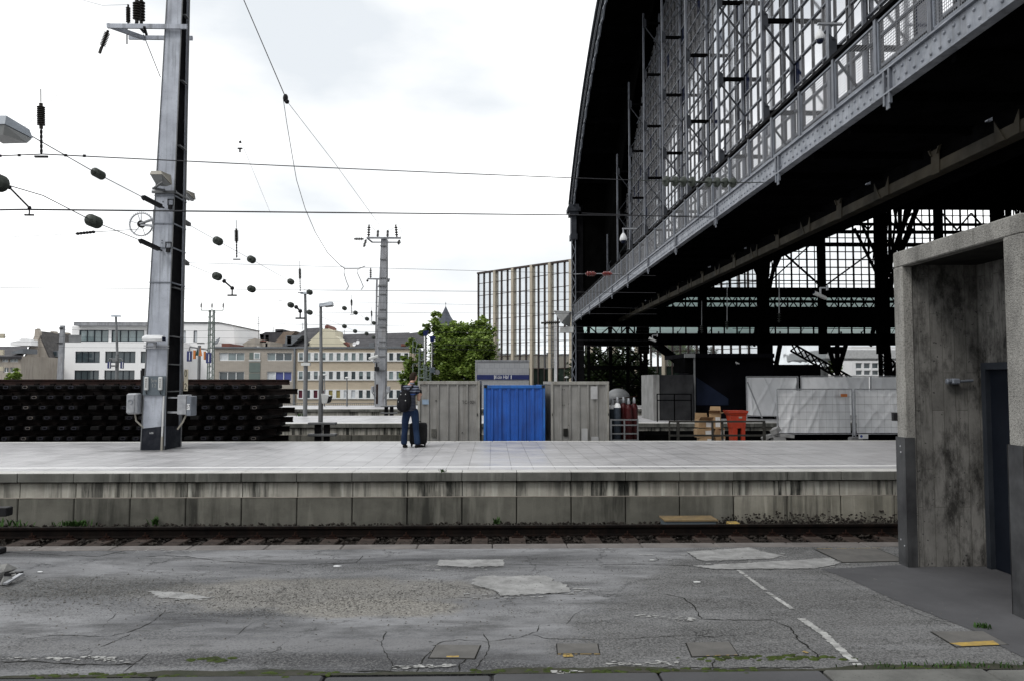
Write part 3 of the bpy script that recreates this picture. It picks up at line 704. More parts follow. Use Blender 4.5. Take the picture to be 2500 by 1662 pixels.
while y < 66:
    mb = MB()
    if k % 2 == 0:
        mb.box(XB-.045, XB-.022, y-.17, y+.17, ZG-.02, ZG+.58)
        for q in (-1, 1): vb.bar((XB-.05, y+q*.12, ZG+.45), (XB-.05, y+q*.55, ZG+1.15), .07, .03)
    else:
        for q in (-1, 1): mb.extr([(XB-.045, y+q*.06, ZG+.02), (XB-.045, y+q*.40, ZG+.02), (XB-.045, y+q*.40, ZG+.52)], (.02, 0, 0))
    mb.build('gusset_plate', M['beige'], hall); y += 2.67; k += 1
vb.build('wind_bracing', M['beige'], hall)
mb = MB(); mb.box(XB+.05, XB+.2, YA_, YB_, ZG+.3, ZG+.9); mb.build('screen_base', M['black'], hall)
# railing: posts, rails, mesh infill
mb = MB(); yp = [YA_+.45 + 1.777*k for k in range(36)]
for y in yp: MB().box(XA-.02, XA+.07, y-.045, y+.045, ZG+.432, ZG+1.52).build('railing_post', M['frame'], hall)
MB().box(XA-.03, XA+.09, YA_, YB_, ZG+1.521, ZG+1.60).build('handrail', M['steel_d'], hall)
mb = MB()
for y in yp[:-1]:
    a, b = y+.075, y+1.70
    for z in (ZG+.50, ZG+1.44): mb.box(XA+.0, XA+.035, a, b, z-.018, z+.018)
    for yy in (a, b): mb.box(XA+.0, XA+.035, yy-.018, yy+.018, ZG+.482, ZG+1.458)
mb.build('railing_frames', M['steel'], hall)
m, nt, bs = new_mat('wire_mesh'); co = obj_co(nt); x, y, z = sep(nt, co)
def wires(c, p, w): return mth(nt, 'LESS_THAN', mth(nt, 'FRACT', mth(nt, 'DIVIDE', c, p)), w)
put(nt, bs.inputs['Base Color'], (.075,.078,.088)); a = mth(nt, 'MAXIMUM', wires(y, .055, .24), wires(z, .055, .24)); put(nt, bs.inputs['Alpha'], a)
mb = MB()
for y in yp[:-1]: mb.add([(XA+.018, y+.08, ZG+.5), (XA+.018, y+1.70, ZG+.5), (XA+.018, y+1.70, ZG+1.44), (XA+.018, y+.08, ZG+1.44)], [(0,1,2,3)])
mb.build('railing_mesh', m, hall)
# wind trusses standing in front of the glass
yv = [16.05 + 5.35*k for k in range(-2, 10)]
def ztop(y): return min(zi(y), zo(y)-.6)
for y in yv:
    zt = ztop(y)
    if zt < ZG+1: continue
    mb = MB()
    for q in (-.045, .045): mb.box(XV-.03, XV+.05, y+q-.015, y+q+.015, ZG+.1, zt)
    mb.box(XV-.045, XV-.03, y-.08, y+.08, ZG+.1, zt)
    mb.box(XG-.14, XG-.04, y-.05, y+.05, ZG+.4, zt)
    z = ZG+1.0; k = 0
    dks = []; br = MB()
    while z < zt:
        dks.append(MB().box(XV+.03, XG-.05, y-.07, y+.07, z-.07, z+.07))
        br.extr([(XV-.04, y-.085, z-.38), (XV+.18, y-.085, z-.2), (XV+.18, y-.085, z+.2), (XV-.04, y-.085, z+.38)], (0, .015, 0))
        if z+1.7 < zt: br.bar((XV+.05, y-.07, z+.2), (XG-.06, y-.07, z+1.55), .11, .03)
        if z+3.3 < zt: br.bar((XG-.06, y-.07, z+1.75), (XV+.05, y-.07, z+3.1), .11, .03)
        z += 3.3; k += 1
    o = mb.build('wind_truss', M['frame'], hall); [q.build('strut', M['black'], o) for q in dks]; br.build('diagonal', M['brace'], o)
# mullions and glass panes
mb = MB(); mv = MB(); gl = MB(); gd = MB(); rg = random.Random(9)
cols = []; y = 5.35-.0
y = 4.6
pat = [.84, .84, .3, .84, .84, .84, .85]
i = 0
while y < 68: cols.append(y); y += pat[i % len(pat)]; i += 1
for a, b in zip(cols, cols[1:]):
    zt = min(ztop(a), ztop(b))
    if zt < ZG+1.5: continue
    mb.box(XG-.03, XG+.05, a-.022, a+.022, ZG+.85, zt)
    if b-a < .5: mv.box(XG-.045, XG-.031, a+.03, a+.10, ZG+.85, zt)
    z = ZG+.9
    while z < zt:
        z2 = min(z+.86, zt)
        (gd if rg.random() < (.07 if b-a > .5 else .6) else gl).box(XG+.02, XG+.032, a+.035, b-.035, z+.03, z2-.03)
        mv.box(XG-.035, XG+.05, a+.023, b-.023, z-.03, z+.03); z += .86
mb.build('screen_mullions', M['mull'], hall); mv.build('screen_transoms', M['frame'], hall)
m, nt, bs = new_mat('sky_reflecting_glass'); co = obj_co(nt)
bs.inputs['Base Color'].default_value = (.74,.745,.77,1); bs.inputs['Metallic'].default_value = .93; bs.inputs['Roughness'].default_value = .09
bump(nt, bs, noise(nt, co, .5, 2), .2, .03); MAT['screen_glass'] = m
m, nt, bs = new_mat('dark_glass_pane'); bs.inputs['Base Color'].default_value = (.01,.014,.035,1); bs.inputs['Roughness'].default_value = .1; MAT['dark_pane'] = m
gl.build('glass_panes', MAT['screen_glass'], hall); gd.build('dark_panes', MAT['dark_pane'], hall)
# ---- far side wall: columns, clerestory lattice glazing, beams
YW = 68.0
colx = [7.4, 13.2, 23.8, 34.4, 45.0, 55.6, 66.2]
def column(x, y, w, zt, mat, nm='column', base=-1.0):
    mb = MB()
    for a in (-1, 1):
        for b in (-1, 1): mb.box(x+a*w/2-.06, x+a*w/2+.06, y+b*w/2-.06, y+b*w/2+.06, base, zt)
    z = base+.2; k = 0
    while z + w < zt:
        for s in (-1, 1):
            p, q = ((x-w/2, z), (x+w/2, z+w)) if k % 2 else ((x+w/2, z), (x-w/2, z+w))
            mb.bar((p[0], y+s*w/2, p[1]), (q[0], y+s*w/2, q[1]), .07)
            p, q = ((y-w/2, z), (y+w/2, z+w)) if k % 2 else ((y+w/2, z), (y-w/2, z+w))
            mb.bar((x+s*w/2, p[0], p[1]), (x+s*w/2, q[0], q[1]), .07)
        z += w; k += 1
    return mb.build(nm, mat, hall)
for x in colx[1:]:
    mb = MB(); mb.box(x-.42, x+.42, YW-.4, YW+.4, 4.0, zo(YS1)+.3); mb.box(x-.3, x-.2, YW-.3, YW+.3, -1, 4); mb.box(x+.2, x+.3, YW-.3, YW+.3, -1, 4)
    z = -1
    while z < 3.5: mb.bar((x-.25, YW-.3, z), (x+.25, YW-.3, z+.7), .08); mb.bar((x+.25, YW-.3, z), (x-.25, YW-.3, z+.7), .08); z += .7
    mb.build('column', M['black'], hall)
# first far column with a stone capital, pale lattice edge
mb = MB(); mb.box(XA-.05, XA+.95, YW-.3, YW+.5, -1, 6); mb.box(XA-.02, XA+.9, YW-.2, YW+.4, 6, 17.0)
mb.build('corner_pier', M['steel_d'], hall)
mb = MB(); mb.box(XA+.9, 14.2, YW+.0, YW+.3, 8.1, 17.6); mb.box(XV+.3, XV+.6, 60.5, YW+.3, 7.2, 18.5); mb.build('end_wall', M['roof_in'], hall)
mb = MB()
for z0, z1, w in ((13.9, 14.4, .12), (14.4, 16.0, .04), (16.0, 16.35, .22), (16.35, 16.7, .38), (16.7, 17.0, .25)):
    mb.box(XA-.12-w, XA+.25+w, YW-.5-w, YW+.5, z0, z1)
mb.build('stone_capital', M['fascia'], hall)
mb = MB(); z = 1.0
while z < 15: mb.bar((XA-.12, YW-.45, z), (XA+.18, YW-.45, z+.7), .06); mb.bar((XA+.18, YW-.45, z+.7), (XA-.12, YW-.45, z+1.4), .06); z += 1.4
for q in (-.14, .2): mb.box(XA+q-.03, XA+q+.03, YW-.5, YW-.42, -1, 17)
mb.build('corner_lattice', M['steel'], hall)
# clerestory
mb = MB(); x0, x1 = 14, XEND
ZC0, ZC1 = 9.75, 17.0
x = x0; i = 0
while x < x1:
    w = .13 if i % 2 == 0 else .05; mb.box(x-w/2, x+w/2, YW+.5, YW+.62, ZC0, ZC1); x += .70; i += 1
for z, w in ((9.75,.25),(10.2,.05),(10.5,.08),(11.05,.07),(11.7,.09),(12.4,.09),(13.1,.07),(13.75,.35),(14.35,.06),(14.9,.3),(15.6,.25),(16.4,.06)):
    mb.box(x0, x1, YW+.48, YW+.64, z-w/2, z+w/2)
mb.build('clerestory_lattice', M['black'], hall)
mb = MB()
for a, b in zip(colx[1:], colx[2:]):
    m_ = (a+b)/2
    mb.bar((a, YW-.1, 14.5), (m_, YW-.1, 9.8), .14); mb.bar((m_, YW-.1, 14.5), (a, YW-.1, 9.8), .10); mb.bar((b, YW-.1, 13.6), (m_, YW-.1, 9.8), .12)
    mb.box(m_-.28, m_+.28, YW-.2, YW+.4, 4, 17); [mb.bar((a+(b-a)*k/8, YW-.5, 14.9 if k % 2 else 16.4), (a+(b-a)*(k+1)/8, YW-.5, 16.4 if k % 2 else 14.9), .12) for k in range(8)]
    for s in (-1, 1):
        q = m_ if s > 0 else m_
    for s, c in ((1, a), (-1, b)): mb.bar((c, YW-.6, 9.5), (c+s*2.6, YW-.6, 15.0), .16, .2); mb.bar((c, YW-.6, 11.0), (c+s*1.9, YW-.6, 15.3), .12, .2); [mb.bar((c+s*2.6*q, YW-.6, 9.5+5.5*q), (c+s*1.9*(q+.08), YW-.6, 11+4.3*(q+.08)), .08) for q in (.1,.25,.4,.55,.7,.85)]
mb.build('clerestory_bracing', M['black'], hall)
# deep beams
mb = MB(); mb.box(XA+.9, XEND, YW-.35, YW+.3, 6.3, 8.08); mb.box(XA+.9, XEND, YW-.35, YW+.3, 8.48, 8.66); mb.box(XA+.9, XEND, YW-.35, YW+.3, 8.95, 9.68); mb.box(XA+.9, XEND, YW-.4, YW+.5, 4.75, 5.74)
x = XA+1; k = 0
while x < XEND-1:
    mb.bar((x, YW-.4, 8.0), (x+.7, YW-.4, 9.0), .08); mb.bar((x+.7, YW-.4, 8.0), (x, YW-.4, 9.0), .08); mb.bar((x, YW-.4, 5.7), (x+.4, YW-.4, 6.35), .04) if k % 3 == 0 else None
    if k % 2: mb.box(x-.05, x+.05, YW-.5, YW-.4, 5.74, 5.9)
    x += .9; k += 1
mb.box(XA+14, XEND, YW-.3, YW-.2, 6.15, 6.2)
mb.build('side_beams', M['black'], hall)
m, nt, bs = new_mat('pale_green_glass'); bs.inputs['Base Color'].default_value = (.42,.60,.56,1); bs.inputs['Roughness'].default_value = .2
bs.inputs['Transmission Weight'].default_value = .0; MAT['green_glass'] = m
mb = MB(); mb.extr([(XA+1, YW+1.2, 5.4), (XA+1, YW+3.2, 6.6), (XA+1, YW+3.2, 6.66), (XA+1, YW+1.2, 5.46)], (XEND-XA-1, 0, 0)); 
mb.extr([(XA+7, YW+1.2, 7.9), (XA+7, YW+2.6, 9.2), (XA+7, YW+2.6, 9.26), (XA+7, YW+1.2, 7.96)], (XEND-XA-7, 0, 0))
mb.build('canopy_glass', MAT['green_glass'], hall)
mb = MB(); x = XA+1
while x < XEND: mb.box(x-.05, x+.05, YW+1.0, YW+1.15, 5.4, 9.0); x += 1.15
mb.build('canopy_beams', M['black'], hall)
# x-braced lattice bays low down behind the gas cylinders, and raking struts
mb = MB()
for x in (8.3, 10.2, 11.7, 13.2):
    mb.box(x-.13, x+.13, YW-.7, YW-.45, -1, 7.6)
for a, b in ((8.3, 10.2), (10.2, 11.7), (11.7, 13.2)):
    z = -.6
    while z < 6:
        mb.bar((a, YW-.6, z), (b, YW-.6, z+1.7), .10); mb.bar((b, YW-.6, z), (a, YW-.6, z+1.7), .10); mb.box(a, b, YW-.65, YW-.55, z-.06, z+.06); z += 1.75
    mb.box(a, b, YW-.68, YW-.52, 2.6, 2.95)
mb.build('lattice_bays', M['black'], hall)
def strut_(segs):
    mb = MB()
    for p, q, w in segs: mb.bar(P(*p), P(*q), w)
    mb.build('raking_strut', M['black'], hall)
strut_([((1600, 838, 63), (1690, 908, 60), .5)])
mb = MB()
for k in range(9):
    p, q = P(1930+k*16.5, 845+k*9.4, 64), P(1930+(k+1)*16.5, 845+(k+1)*9.4, 64)
    mb.bar(p+Vector((0,0,.35)), q+Vector((0,0,.35)), .14); mb.bar(p-Vector((0,0,.35)), q-Vector((0,0,.35)), .14); mb.bar(p+Vector((0,0,.35)), q-Vector((0,0,.35)), .1); mb.bar(p-Vector((0,0,.35)), q+Vector((0,0,.35)), .1)
mb.build('raking_strut', M['black'], hall)
strut_([((2020,838,64),(2042,905,64),.28), ((2066,838,64),(2046,905,64),.28), ((2044,838,64),(2044,925,64),.28), ((2044,846,64),(2044,862,64),1.0)])
strut_([((2168,838,64),(2176,925,64),.25), ((2205,838,64),(2180,925,64),.25), ((2168,870,64),(2206,905,64),.15), ((2168,905,64),(2206,870,64),.15)])
strut_([((1855,838,64),(1895,890,64),.12), ((1905,838,64),(1895,890,64),.3), ((1880,838,64),(1880,880,64),.35)])
# ---- things hung in the shed
def hanger(label, u, v0, v1, Y, r=.04):
    t = thing('hanging_rod', label, 'hanging rod', P(u, v0, Y), 'rods hanging inside the train shed')
    MB().tube([P(u, v0, Y), P(u, v1, Y)], r, 6).build('rod', M['galv'], t)
    mb = MB(); p = P(u, v1, Y)
    for k in range(4): mb.lathe(p+Vector((0,0,-.14*k)), (0,0,-1), [(0,.05),(.05,.14),(.07,.05),(.13,.05)], 8)
    mb.build('insulator', M['insg'], t)
hanger('long hanging rod in the shed, middle of the three', 1775, 690, 785, 52, .035); hanger('tall hanging rod right of the big dark column', 1902, 668, 765, 46, .04)
hanger('short hanging rod furthest left inside the shed', 1713, 735, 795, 56, .03)
def cctv(label, u, v, Y, L, ang, mount):
    c = P(u, v, Y); t = thing('security_camera', label, 'security camera', c, 'white security cameras')
    A = Matrix.Translation(c) @ Matrix.Rotation(R(ang), 4, 'Y')
    b = MB(); k = 10; prof = []
    sec = [(-.5, .10, .09), (-.42, .15, .13), (.2, .17, .14), (.5, .19, .15)]
    vs = []
    for x, w, h in sec:
        for j in range(k): a = 2*pi*j/k; vs.append(A @ Vector((x*L, cos(a)*w*L*.8, sin(a)*h*L + (.03*L if sin(a) > 0 else 0))))
    fs = [tuple(range(k-1, -1, -1)), tuple(range(3*k, 4*k))] + [(i*k+j, i*k+(j+1) % k, (i+1)*k+(j+1) % k, (i+1)*k+j) for i in range(3) for j in range(k)]
    b.add(vs, fs).build('housing', M['offw'], t, True)
    MB().add([A @ Vector((.505*L, cos(2*pi*j/k)*.13*L, sin(2*pi*j/k)*.12*L)) for j in range(k)] + [A @ Vector((.515*L, cos(2*pi*j/k)*.13*L, sin(2*pi*j/k)*.12*L)) for j in range(k)],
             [tuple(range(k, 2*k)), tuple(range(k-1, -1, -1))] + [(j, (j+1) % k, (j+1) % k+k, j+k) for j in range(k)]).build('lens_window', MAT['dark_pane'], t)
    mb = MB(); m = c + Vector(mount); mb.bar(c + Vector((0,0,-.1*L if m.z < c.z else .1*L)), (c.x, c.y, m.z), .10*L); mb.bar((c.x, c.y, m.z), m, .10*L); mb.box(m.x-.05*L, m.x+.05*L, m.y-.1*L, m.y+.1*L, m.z-.18*L, m.z+.18*L)
    mb.build('bracket', M['galv'], t)
cctv('white box camera hanging under the shed roof, larger one', 2003, 722, 24, .42, 205+0, (.22, 0, .24))
cctv('small white camera beside the left column under the shed', 1593, 829, 40, .40, 205, (.25, 0, .22))
cctv('pale camera on the wall of the dark kiosk', 1800, 885, 33, .18, 200, (.05, .3, -.05))
def dome(label, u, v, Y, s, arm):
    c = P(u, v, Y); t = thing('dome_camera', label, 'dome camera', c, 'dome cameras on the shed front')
    MB().lathe(c+Vector((0,0,.0)), (0,0,1), [(0,.15*s),(.04*s,.165*s),(.10*s,.16*s),(.2*s,.13*s),(.27*s,.09*s),(.34*s,.04*s)], 14).build('housing', M['white'], t, True)
    MB().ball(c+Vector((0,0,.0)), .135*s, 12, 8, (1,1,1)).build('lens_dome', MAT['dark_pane'], t, True)
    mb = MB(); mb.tube([c+Vector((0,0,.33*s)), c+Vector((0,0,.5*s))], .03*s, 8); mb.box(c.x-.06, c.x+arm, c.y-.05, c.y+.05, c.z+.5*s, c.z+.56*s); mb.build('bracket_arm', M['galv'], t)
dome('large white dome camera on an arm before the glass screen', 2002, 98, 21.0, .85, .62)
dome('small white dome camera at the left end of the glass screen', 1522, 588, 51, 1.5, .9)
# ================================================================== overhead line masts
def insulator(mb, p, q, r, n=9, k=10, core=.35):
    p, q = Vector(p), Vector(q); L = (q-p).length; prof = [(0, r*.45), (L*.10, r*.45)]
    for i in range(n):
        a = L*(.12 + .76*i/n); w = L*.76/n
        prof += [(a, r*core), (a+w*.35, r), (a+w*.6, r), (a+w*.8, r*core)]
    prof += [(L*.88, r*.45), (L, r*.45)]
    return mb.lathe(p, q-p, prof, k)
def big_mast():
    Y0 = 18.5
    base = P(372, 1095, Y0); base.z = 0
    t = thing('catenary_mast', 'large tapering grey steel catenary mast standing on the tiled platform', 'catenary mast', base)
    H = 14.0
    def sect(z):      # x left, x right, y front, y back
        k = z/10.6; w = .54 + (.37-.54)*k; d = 1.0 + (.45-1.0)*k; xc = base.x + (ux(423, Y0) - base.x + .05)*k*.55
        return xc-w/2, xc+w/2, Y0, Y0+d
    zs = [0, 3, 6, 9, 12, H]
    def plate(fn, nm, mat):
        mb = MB()
        for a, b in zip(zs, zs[1:]):
            A, B = fn(a), fn(b)
            mb.add([(A[0],A[2],a),(A[1],A[2],a),(A[1],A[3],a),(A[0],A[3],a),(B[0],B[2],b),(B[1],B[2],b),(B[1],B[3],b),(B[0],B[3],b)],
                   [(0,3,2,1),(4,5,6,7),(0,1,5,4),(1,2,6,5),(2,3,7,6),(3,0,4,7)])
        return mb.build(nm, mat, t)
    plate(lambda z: (sect(z)[0], sect(z)[1], sect(z)[2], sect(z)[2]+.03), 'front_plate', M['mast'])
    plate(lambda z: (sect(z)[0], sect(z)[1], sect(z)[3]-.03, sect(z)[3]), 'rear_plate', M['mast'])
    plate(lambda z: (sect(z)[0]+.06, sect(z)[1]-.06, sect(z)[2]+.03, sect(z)[3]-.03), 'web', M['steel_d'])  # web far darker than the pale plates
    # rolled edges of the front plate
    mb = MB()
    for a, b in zip(zs, zs[1:]):
        A, B = sect(a), sect(b)
        for i in (0, 1):
            mb.bar((A[i], A[2]-.004, a), (B[i], B[2]-.004, b), .022, .02)
            mb.bar((A[i], A[3]-.015, a), (B[i], B[3]-.015, b), .03, .08)
    mb.build('edge_angles', M['pole'], t)
    foot = MB(); a, b = sect(0), sect(.52)
    foot.add([(a[0]-.004,a[2]-.008,0),(a[1]+.004,a[2]-.008,0),(a[1]+.004,a[3]+.004,0),(a[0]-.004,a[3]+.004,0),(b[0]-.004,b[2]-.008,.50),(b[1]+.004,b[2]-.008,.56),(b[1]+.004,b[3]+.004,.5),(b[0]-.004,b[3]+.004,.5)],
             [(0,3,2,1),(4,5,6,7),(0,1,5,4),(1,2,6,5),(2,3,7,6),(3,0,4,7)]).build('painted_foot', M['mast_foot'], t)
    def X(u, Y=Y0): return ux(u, Y)
    def Z(v, Y=Y0): return vz(v, Y, 380)
    # straps
    for v in (478, 605, 546, 690):
        mb = MB(); z = Z(v); s = sect(z); mb.box(s[0]-.02, s[1]+.02, s[2]-.02, s[2]-.004, z-.012, z+.012); mb.box(s[1]+.004, s[1]+.02, s[2]-.02, s[3]+.01, z-.015, z+.015); mb.build('strap', M['steel'], t)
    for v in (28, 190, 350, 700, 820, 888, 955): z = Z(v); s = sect(z); MB().box(s[1]-.05, s[1]+.03, s[2]+.15, s[3]-.1, z-.012, z+.012).build('rung', M['pole'], t)
    # dark bolt holes
    mb = MB()
    for u, v in ((388,493),(388,515),(388,588),(388,594),(386,613),(388,470),(391,547),(389,70),(437,68)):
        mb.lathe((X(u), Y0-.006, Z(v)), (0,-1,0), [(0,.014),(.003,.014)], 8)
    mb.build('bolts', M['cable'], t)
    # notch boxes of the two span wires
    for v in (500, 605):
        mb = MB(); x = X(407 if v == 500 else 404); z = Z(v)
        for a, b, c, d in ((-.07,.07,.07,.085),(-.07,.07,-.07,-.055),(-.07,-.055,-.07,.085),(.055,.07,-.07,.085)): mb.box(x+a, x+b, Y0-.02, Y0-.003, z+.05+c, z+.05+d)
        mb.box(x-.045, x+.045, Y0-.045, Y0-.003, z-.11, z-.02); mb.build('anchor_pocket', M['cable'], t)
    # anchor rods of the cross spans on the near side
    for (u0, v0, u1, v1) in ((350, 482, 400, 508), (343, 588, 395, 612)):
        a = P(u0, v0, Y0-.9); b = P(u1, v1, Y0-.03)
        mb = MB(); mb.bar(a, a.lerp(b, .85), .085, .085); mb.tube([a.lerp(b, .8), b], .02, 6); mb.bar(a + Vector((-.02,0,.03)), a+Vector((.02,.05,-.05)), .11, .05)
        mb.build('tension_rod', M['cable'], t)
    for (u0, v0, u1, v1) in ((447, 540, 462, 549), (447, 637, 458, 645)):
        mb = MB(); a = P(u0-4, v0-3, Y0+.9); b = P(u1, v1, Y0+2.0); mb.bar(a, b, .09, .09); mb.build('tension_rod', M['cable'], t)
    # tensioning wheel
    c = P(345, 548, Y0+.1); r = .27; mb = MB(); k = 36
    pts = [c + Vector((cos(2*pi*i/k)*r, 0, sin(2*pi*i/k)*r)) for i in range(k+1)]
    mb.tube(pts, .017, 6, False)
    for i in range(k): mb.bar(pts[i], c + Vector((cos(2*pi*i/k)*(r+.03), 0, sin(2*pi*i/k)*(r+.03))), .018)
    for a in (18, 92, 110, 165, 232, 290, 345): mb.bar(c, c + Vector((cos(R(a))*r, 0, sin(R(a))*r)), .014)
    w = mb.build('tension_wheel', M['galv'], t)
    MB().lathe(c + Vector((0,-.05,0)), (0,1,0), [(0,.07),(.01,.085),(.09,.085),(.1,.07)], 14).build('hub', M['cable'], w)
    mb = MB(); s = sect(c.z); mb.bar(c + Vector((0,-.07,.0)), (s[0], c.y-.07, c.z+.13), .06, .03); mb.box(s[0]-.02, s[0]-.005, Y0-.02, Y0+.1, c.z-.33, c.z+.33); mb.bar(c+Vector((.02,-.06,-.03)), (s[0], c.y-.06, c.z-.05), .05); mb.build('wheel_bracket', M['galv'], w)
    # cross arm at the top
    yA = Y0-.05
    mb = MB(); a = P(265, 66, yA); mb.bar((a.x, yA-.05, Z(70)), (X(442), yA-.05, Z(70)), .05, .11)
    mb.bar((a.x, yA-.05, Z(68)), (X(293), yA+.9, Z(95, yA+.9)), .07, .10)
    z2 = Z(93, yA+.9); mb.bar((X(293, yA+.9), yA+.9, z2), (X(452, yA+.9), yA+.9, z2), .05, .10); arm = mb.build('cross_arm', M['mast'], t)
    def vins(u, v0, v1, Y, r, nm='insulator', n=9):
        b = MB(); insulator(b, P(u, v0, Y), P(u if isinstance(nm, str) else u, v1, Y), r, n); return b.build(nm, M['ins'], arm, True)
    vins(313, 62, 12, yA+.5, .055); vins(334, 56, 0, yA, .095, n=7); vins(345, 60, -4, yA+.3, .09, n=7)
    b = MB(); insulator(b, P(264, 75, yA-.1), P(248, 118, yA-.1), .07, 9); b.bar(P(248, 116, yA-.1), P(243, 131, yA-.1), .05); b.build('insulator', M['ins'], arm, True)
    mb = MB(); mb.bar(P(332, 56, yA), P(352, 80, yA), .06); mb.bar(P(352, 66, yA-.1), P(358, 86, yA+.1), .05); mb.bar(P(310, 108, yA+.9), P(310, 62, yA+.5), .03); mb.build('arm_fittings', M['cable'], arm)
    # board with two terminal strips
    zb0, zb1 = Z(964), Z(917); s = sect(1.5)
    mb = MB(); mb.box(s[0]-.015, s[1]-.02, Y0-.045, Y0-.02, zb0, zb1); brd = mb.build('equipment_board', M['panel'], t)
    for u in (361, 395):
        x = X(u); mb = MB(); mb.bevbox(x-.045, x+.045, Y0-.10, Y0-.046, zb1-.33, zb1-.02, .012); tb = mb.build('terminal_box', M['offw'], brd)
        mb = MB()
        for k in range(5): mb.lathe((x, Y0-.10, zb1-.07-k*.045), (0,-1,0), [(0,.014),(.01,.012)], 8)
        mb.tube([(x, Y0-.08, zb1-.33), (x, Y0-.09, zb1-.37), (x+.02, Y0-.07, zb1-.43)], .012, 6); mb.build('screws', M['cable'], tb)
    text('5m\n12', 'chalk_writing', M['lampglass'], brd, Matrix.Translation((X(378), Y0-.05, (zb0+zb1)/2+.06)) @ FRONT, .12, .001)
    text('630', 'stencil_number', M['chalk'], t, Matrix.Translation((X(373), Y0-.009, Z(1056))) @ FRONT, .06, .001)
    # cabinets left and right
    x0, x1 = X(321), X(347); z0, z1 = Z(1009), Z(959)
    mb = MB(); mb.bevbox(x0, x1, Y0-.25, Y0+.15, z0, z1, .03); cab = mb.build('switch_cabinet', M['galv'], t)
    mb = MB(); mb.bevbox(x0+.02, x1-.05, Y0-.275, Y0-.25, z0+.03, z1-.03, .01); mb.build('cabinet_door', M['galv'], cab)
    mb = MB(); cc = Vector(((x0+x1)/2-.01, Y0-.29, (z0+z1)/2+.04)); mb.tube([cc + Vector((cos(a)*.055, 0, sin(a)*.05)) for a in [pi*.9-i*pi*1.4/8 for i in range(9)]], .008, 5); mb.build('cabinet_handle', M['steel'], cab)
    MB().tube([((x0+x1)/2, Y0-.05, z0), ((x0+x1)/2+.03, Y0-.05, z0-.16), (x1+.06, Y0+.02, z0-.33)], .02, 8).build('cable_conduit', M['beigeh'], cab)
    x0, x1 = X(436), X(458); mb = MB(); mb.bevbox(x0, x1, Y0-.06, Y0+.30, Z(1011), Z(963), .012); cab = mb.build('switch_cabinet', M['galv'], t)
    mb = MB(); mb.bevbox(x1+.004, X(470), Y0-.05, Y0+.30, Z(1014), Z(966), .012); mb.build('cabinet_side', M['steel'], cab)
    mb = MB(); mb.box(X(459.5), X(467), Y0-.056, Y0-.052, Z(999), Z(985)); pl = mb.build('number_plate', M['white'], cab)
    text('57', 'number', M['ink'], pl, Matrix.Translation((X(463.3), Y0-.058, Z(992))) @ FRONT, .12, .001, .6)
    mb = MB(); mb.bar((s[1], Y0+.1, Z(970)), (x0, Y0+.1, Z(970)), .035); mb.bar((s[1], Y0+.1, Z(1006)), (x0, Y0+.1, Z(1006)), .045); mb.build('cabinet_bracket', M['galv'], cab)
    MB().tube([(x0+.15, Y0+.1, Z(1012)), (x0+.08, Y0+.1, Z(1030)), (x0-.06, Y0+.15, Z(1048))], .02, 8).build('cable_conduit', M['beigeh'], cab)
    # kilometre sign
    mb = MB(); mb.bevbox(X(437), X(447), Y0+.28, Y0+.30, Z(954), Z(900), .003); sg = mb.build('position_sign', M['cream'], t)
    text('0', 'digit', M['ink'], sg, Matrix.Translation((X(441.8), Y0+.277, Z(911))) @ FRONT, .23, .001, .55)
    text('2', 'digit', M['ink'], sg, Matrix.Translation((X(441.8), Y0+.277, Z(944))) @ FRONT, .23, .001, .55)
    # conduit down the right corner of the front
    mb = MB(); mb.tube([(X(402.5), Y0-.035, Z(966)), (X(400.5), Y0-.035, Z(1064))], .022, 8); mb.build('white_conduit', M['offw'], t)
    mb = MB(); mb.tube([(X(400.5), Y0-.035, Z(1064)), (X(400), Y0-.035, .0)], .026, 8)
    mb.build('conduit_foot', M['beigeh'], t)
    mb = MB(); mb.tube([(s[1]+.03, Y0+.9, 1.6), (s[1]-.1, Y0+.6, 8), (s[1]-.14, Y0+.5, 13)], .012, 6); mb.tube([(X(407), Y0-.03, Z(966)), (X(407.5), Y0-.03, .1)], .012, 6); mb.build('cables', M['steel'], t)
    MB().box(s[0]-.08, s[0]-.03, Y0+.0, Y0+.1, Z(960), Z(898)).build('side_channel', M['cable'], t)
    # lamps on a clamp
    zc = Z(470); s2 = sect(zc); mb = MB(); mb.box(s2[0]-.07, s2[1]+.06, Y0-.06, Y0-.005, zc-.03, zc+.03); mb.box(s2[1]+.02, s2[1]+.05, Y0-.06, s2[3]+.1, zc-.02, zc+.02); clamp = mb.build('lamp_clamp', M['pole'], t)
    mb = MB(); mb.bar((X(392), Y0-.05, Z(466)), (X(386), Y0-.5, Z(461, Y0-.5)), .06, .05); mb.tube([(X(386), Y0-.5, Z(461, Y0-.5)), (X(386, Y0-.5), Y0-.5, Z(445, Y0-.5))], .03, 8); mb.build('lamp_arm', M['pole'], clamp)
    def fl(u0, u1, v0, v1, Y, nm):
        b = MB(); zt, zb = Z(v0, Y), Z(v1, Y); xa, xb = X(u0, Y), X(u1, Y); zm = zt - (zt-zb)*.35
        b.add([(xa+.02,Y-.12,zt),(xb-.10,Y-.12,zt),(xb-.02,Y+.25,zt),(xa+.08,Y+.25,zt),(xa,Y-.15,zm),(xb-.06,Y-.15,zm),(xb,Y+.28,zb+.03),(xa+.05,Y+.28,zb+.03)],
              [(0,1,2,3),(7,6,5,4),(0,4,5,1),(1,5,6,2),(2,6,7,3),(3,7,4,0)]); o = b.build(nm, M['beigeh'], clamp)
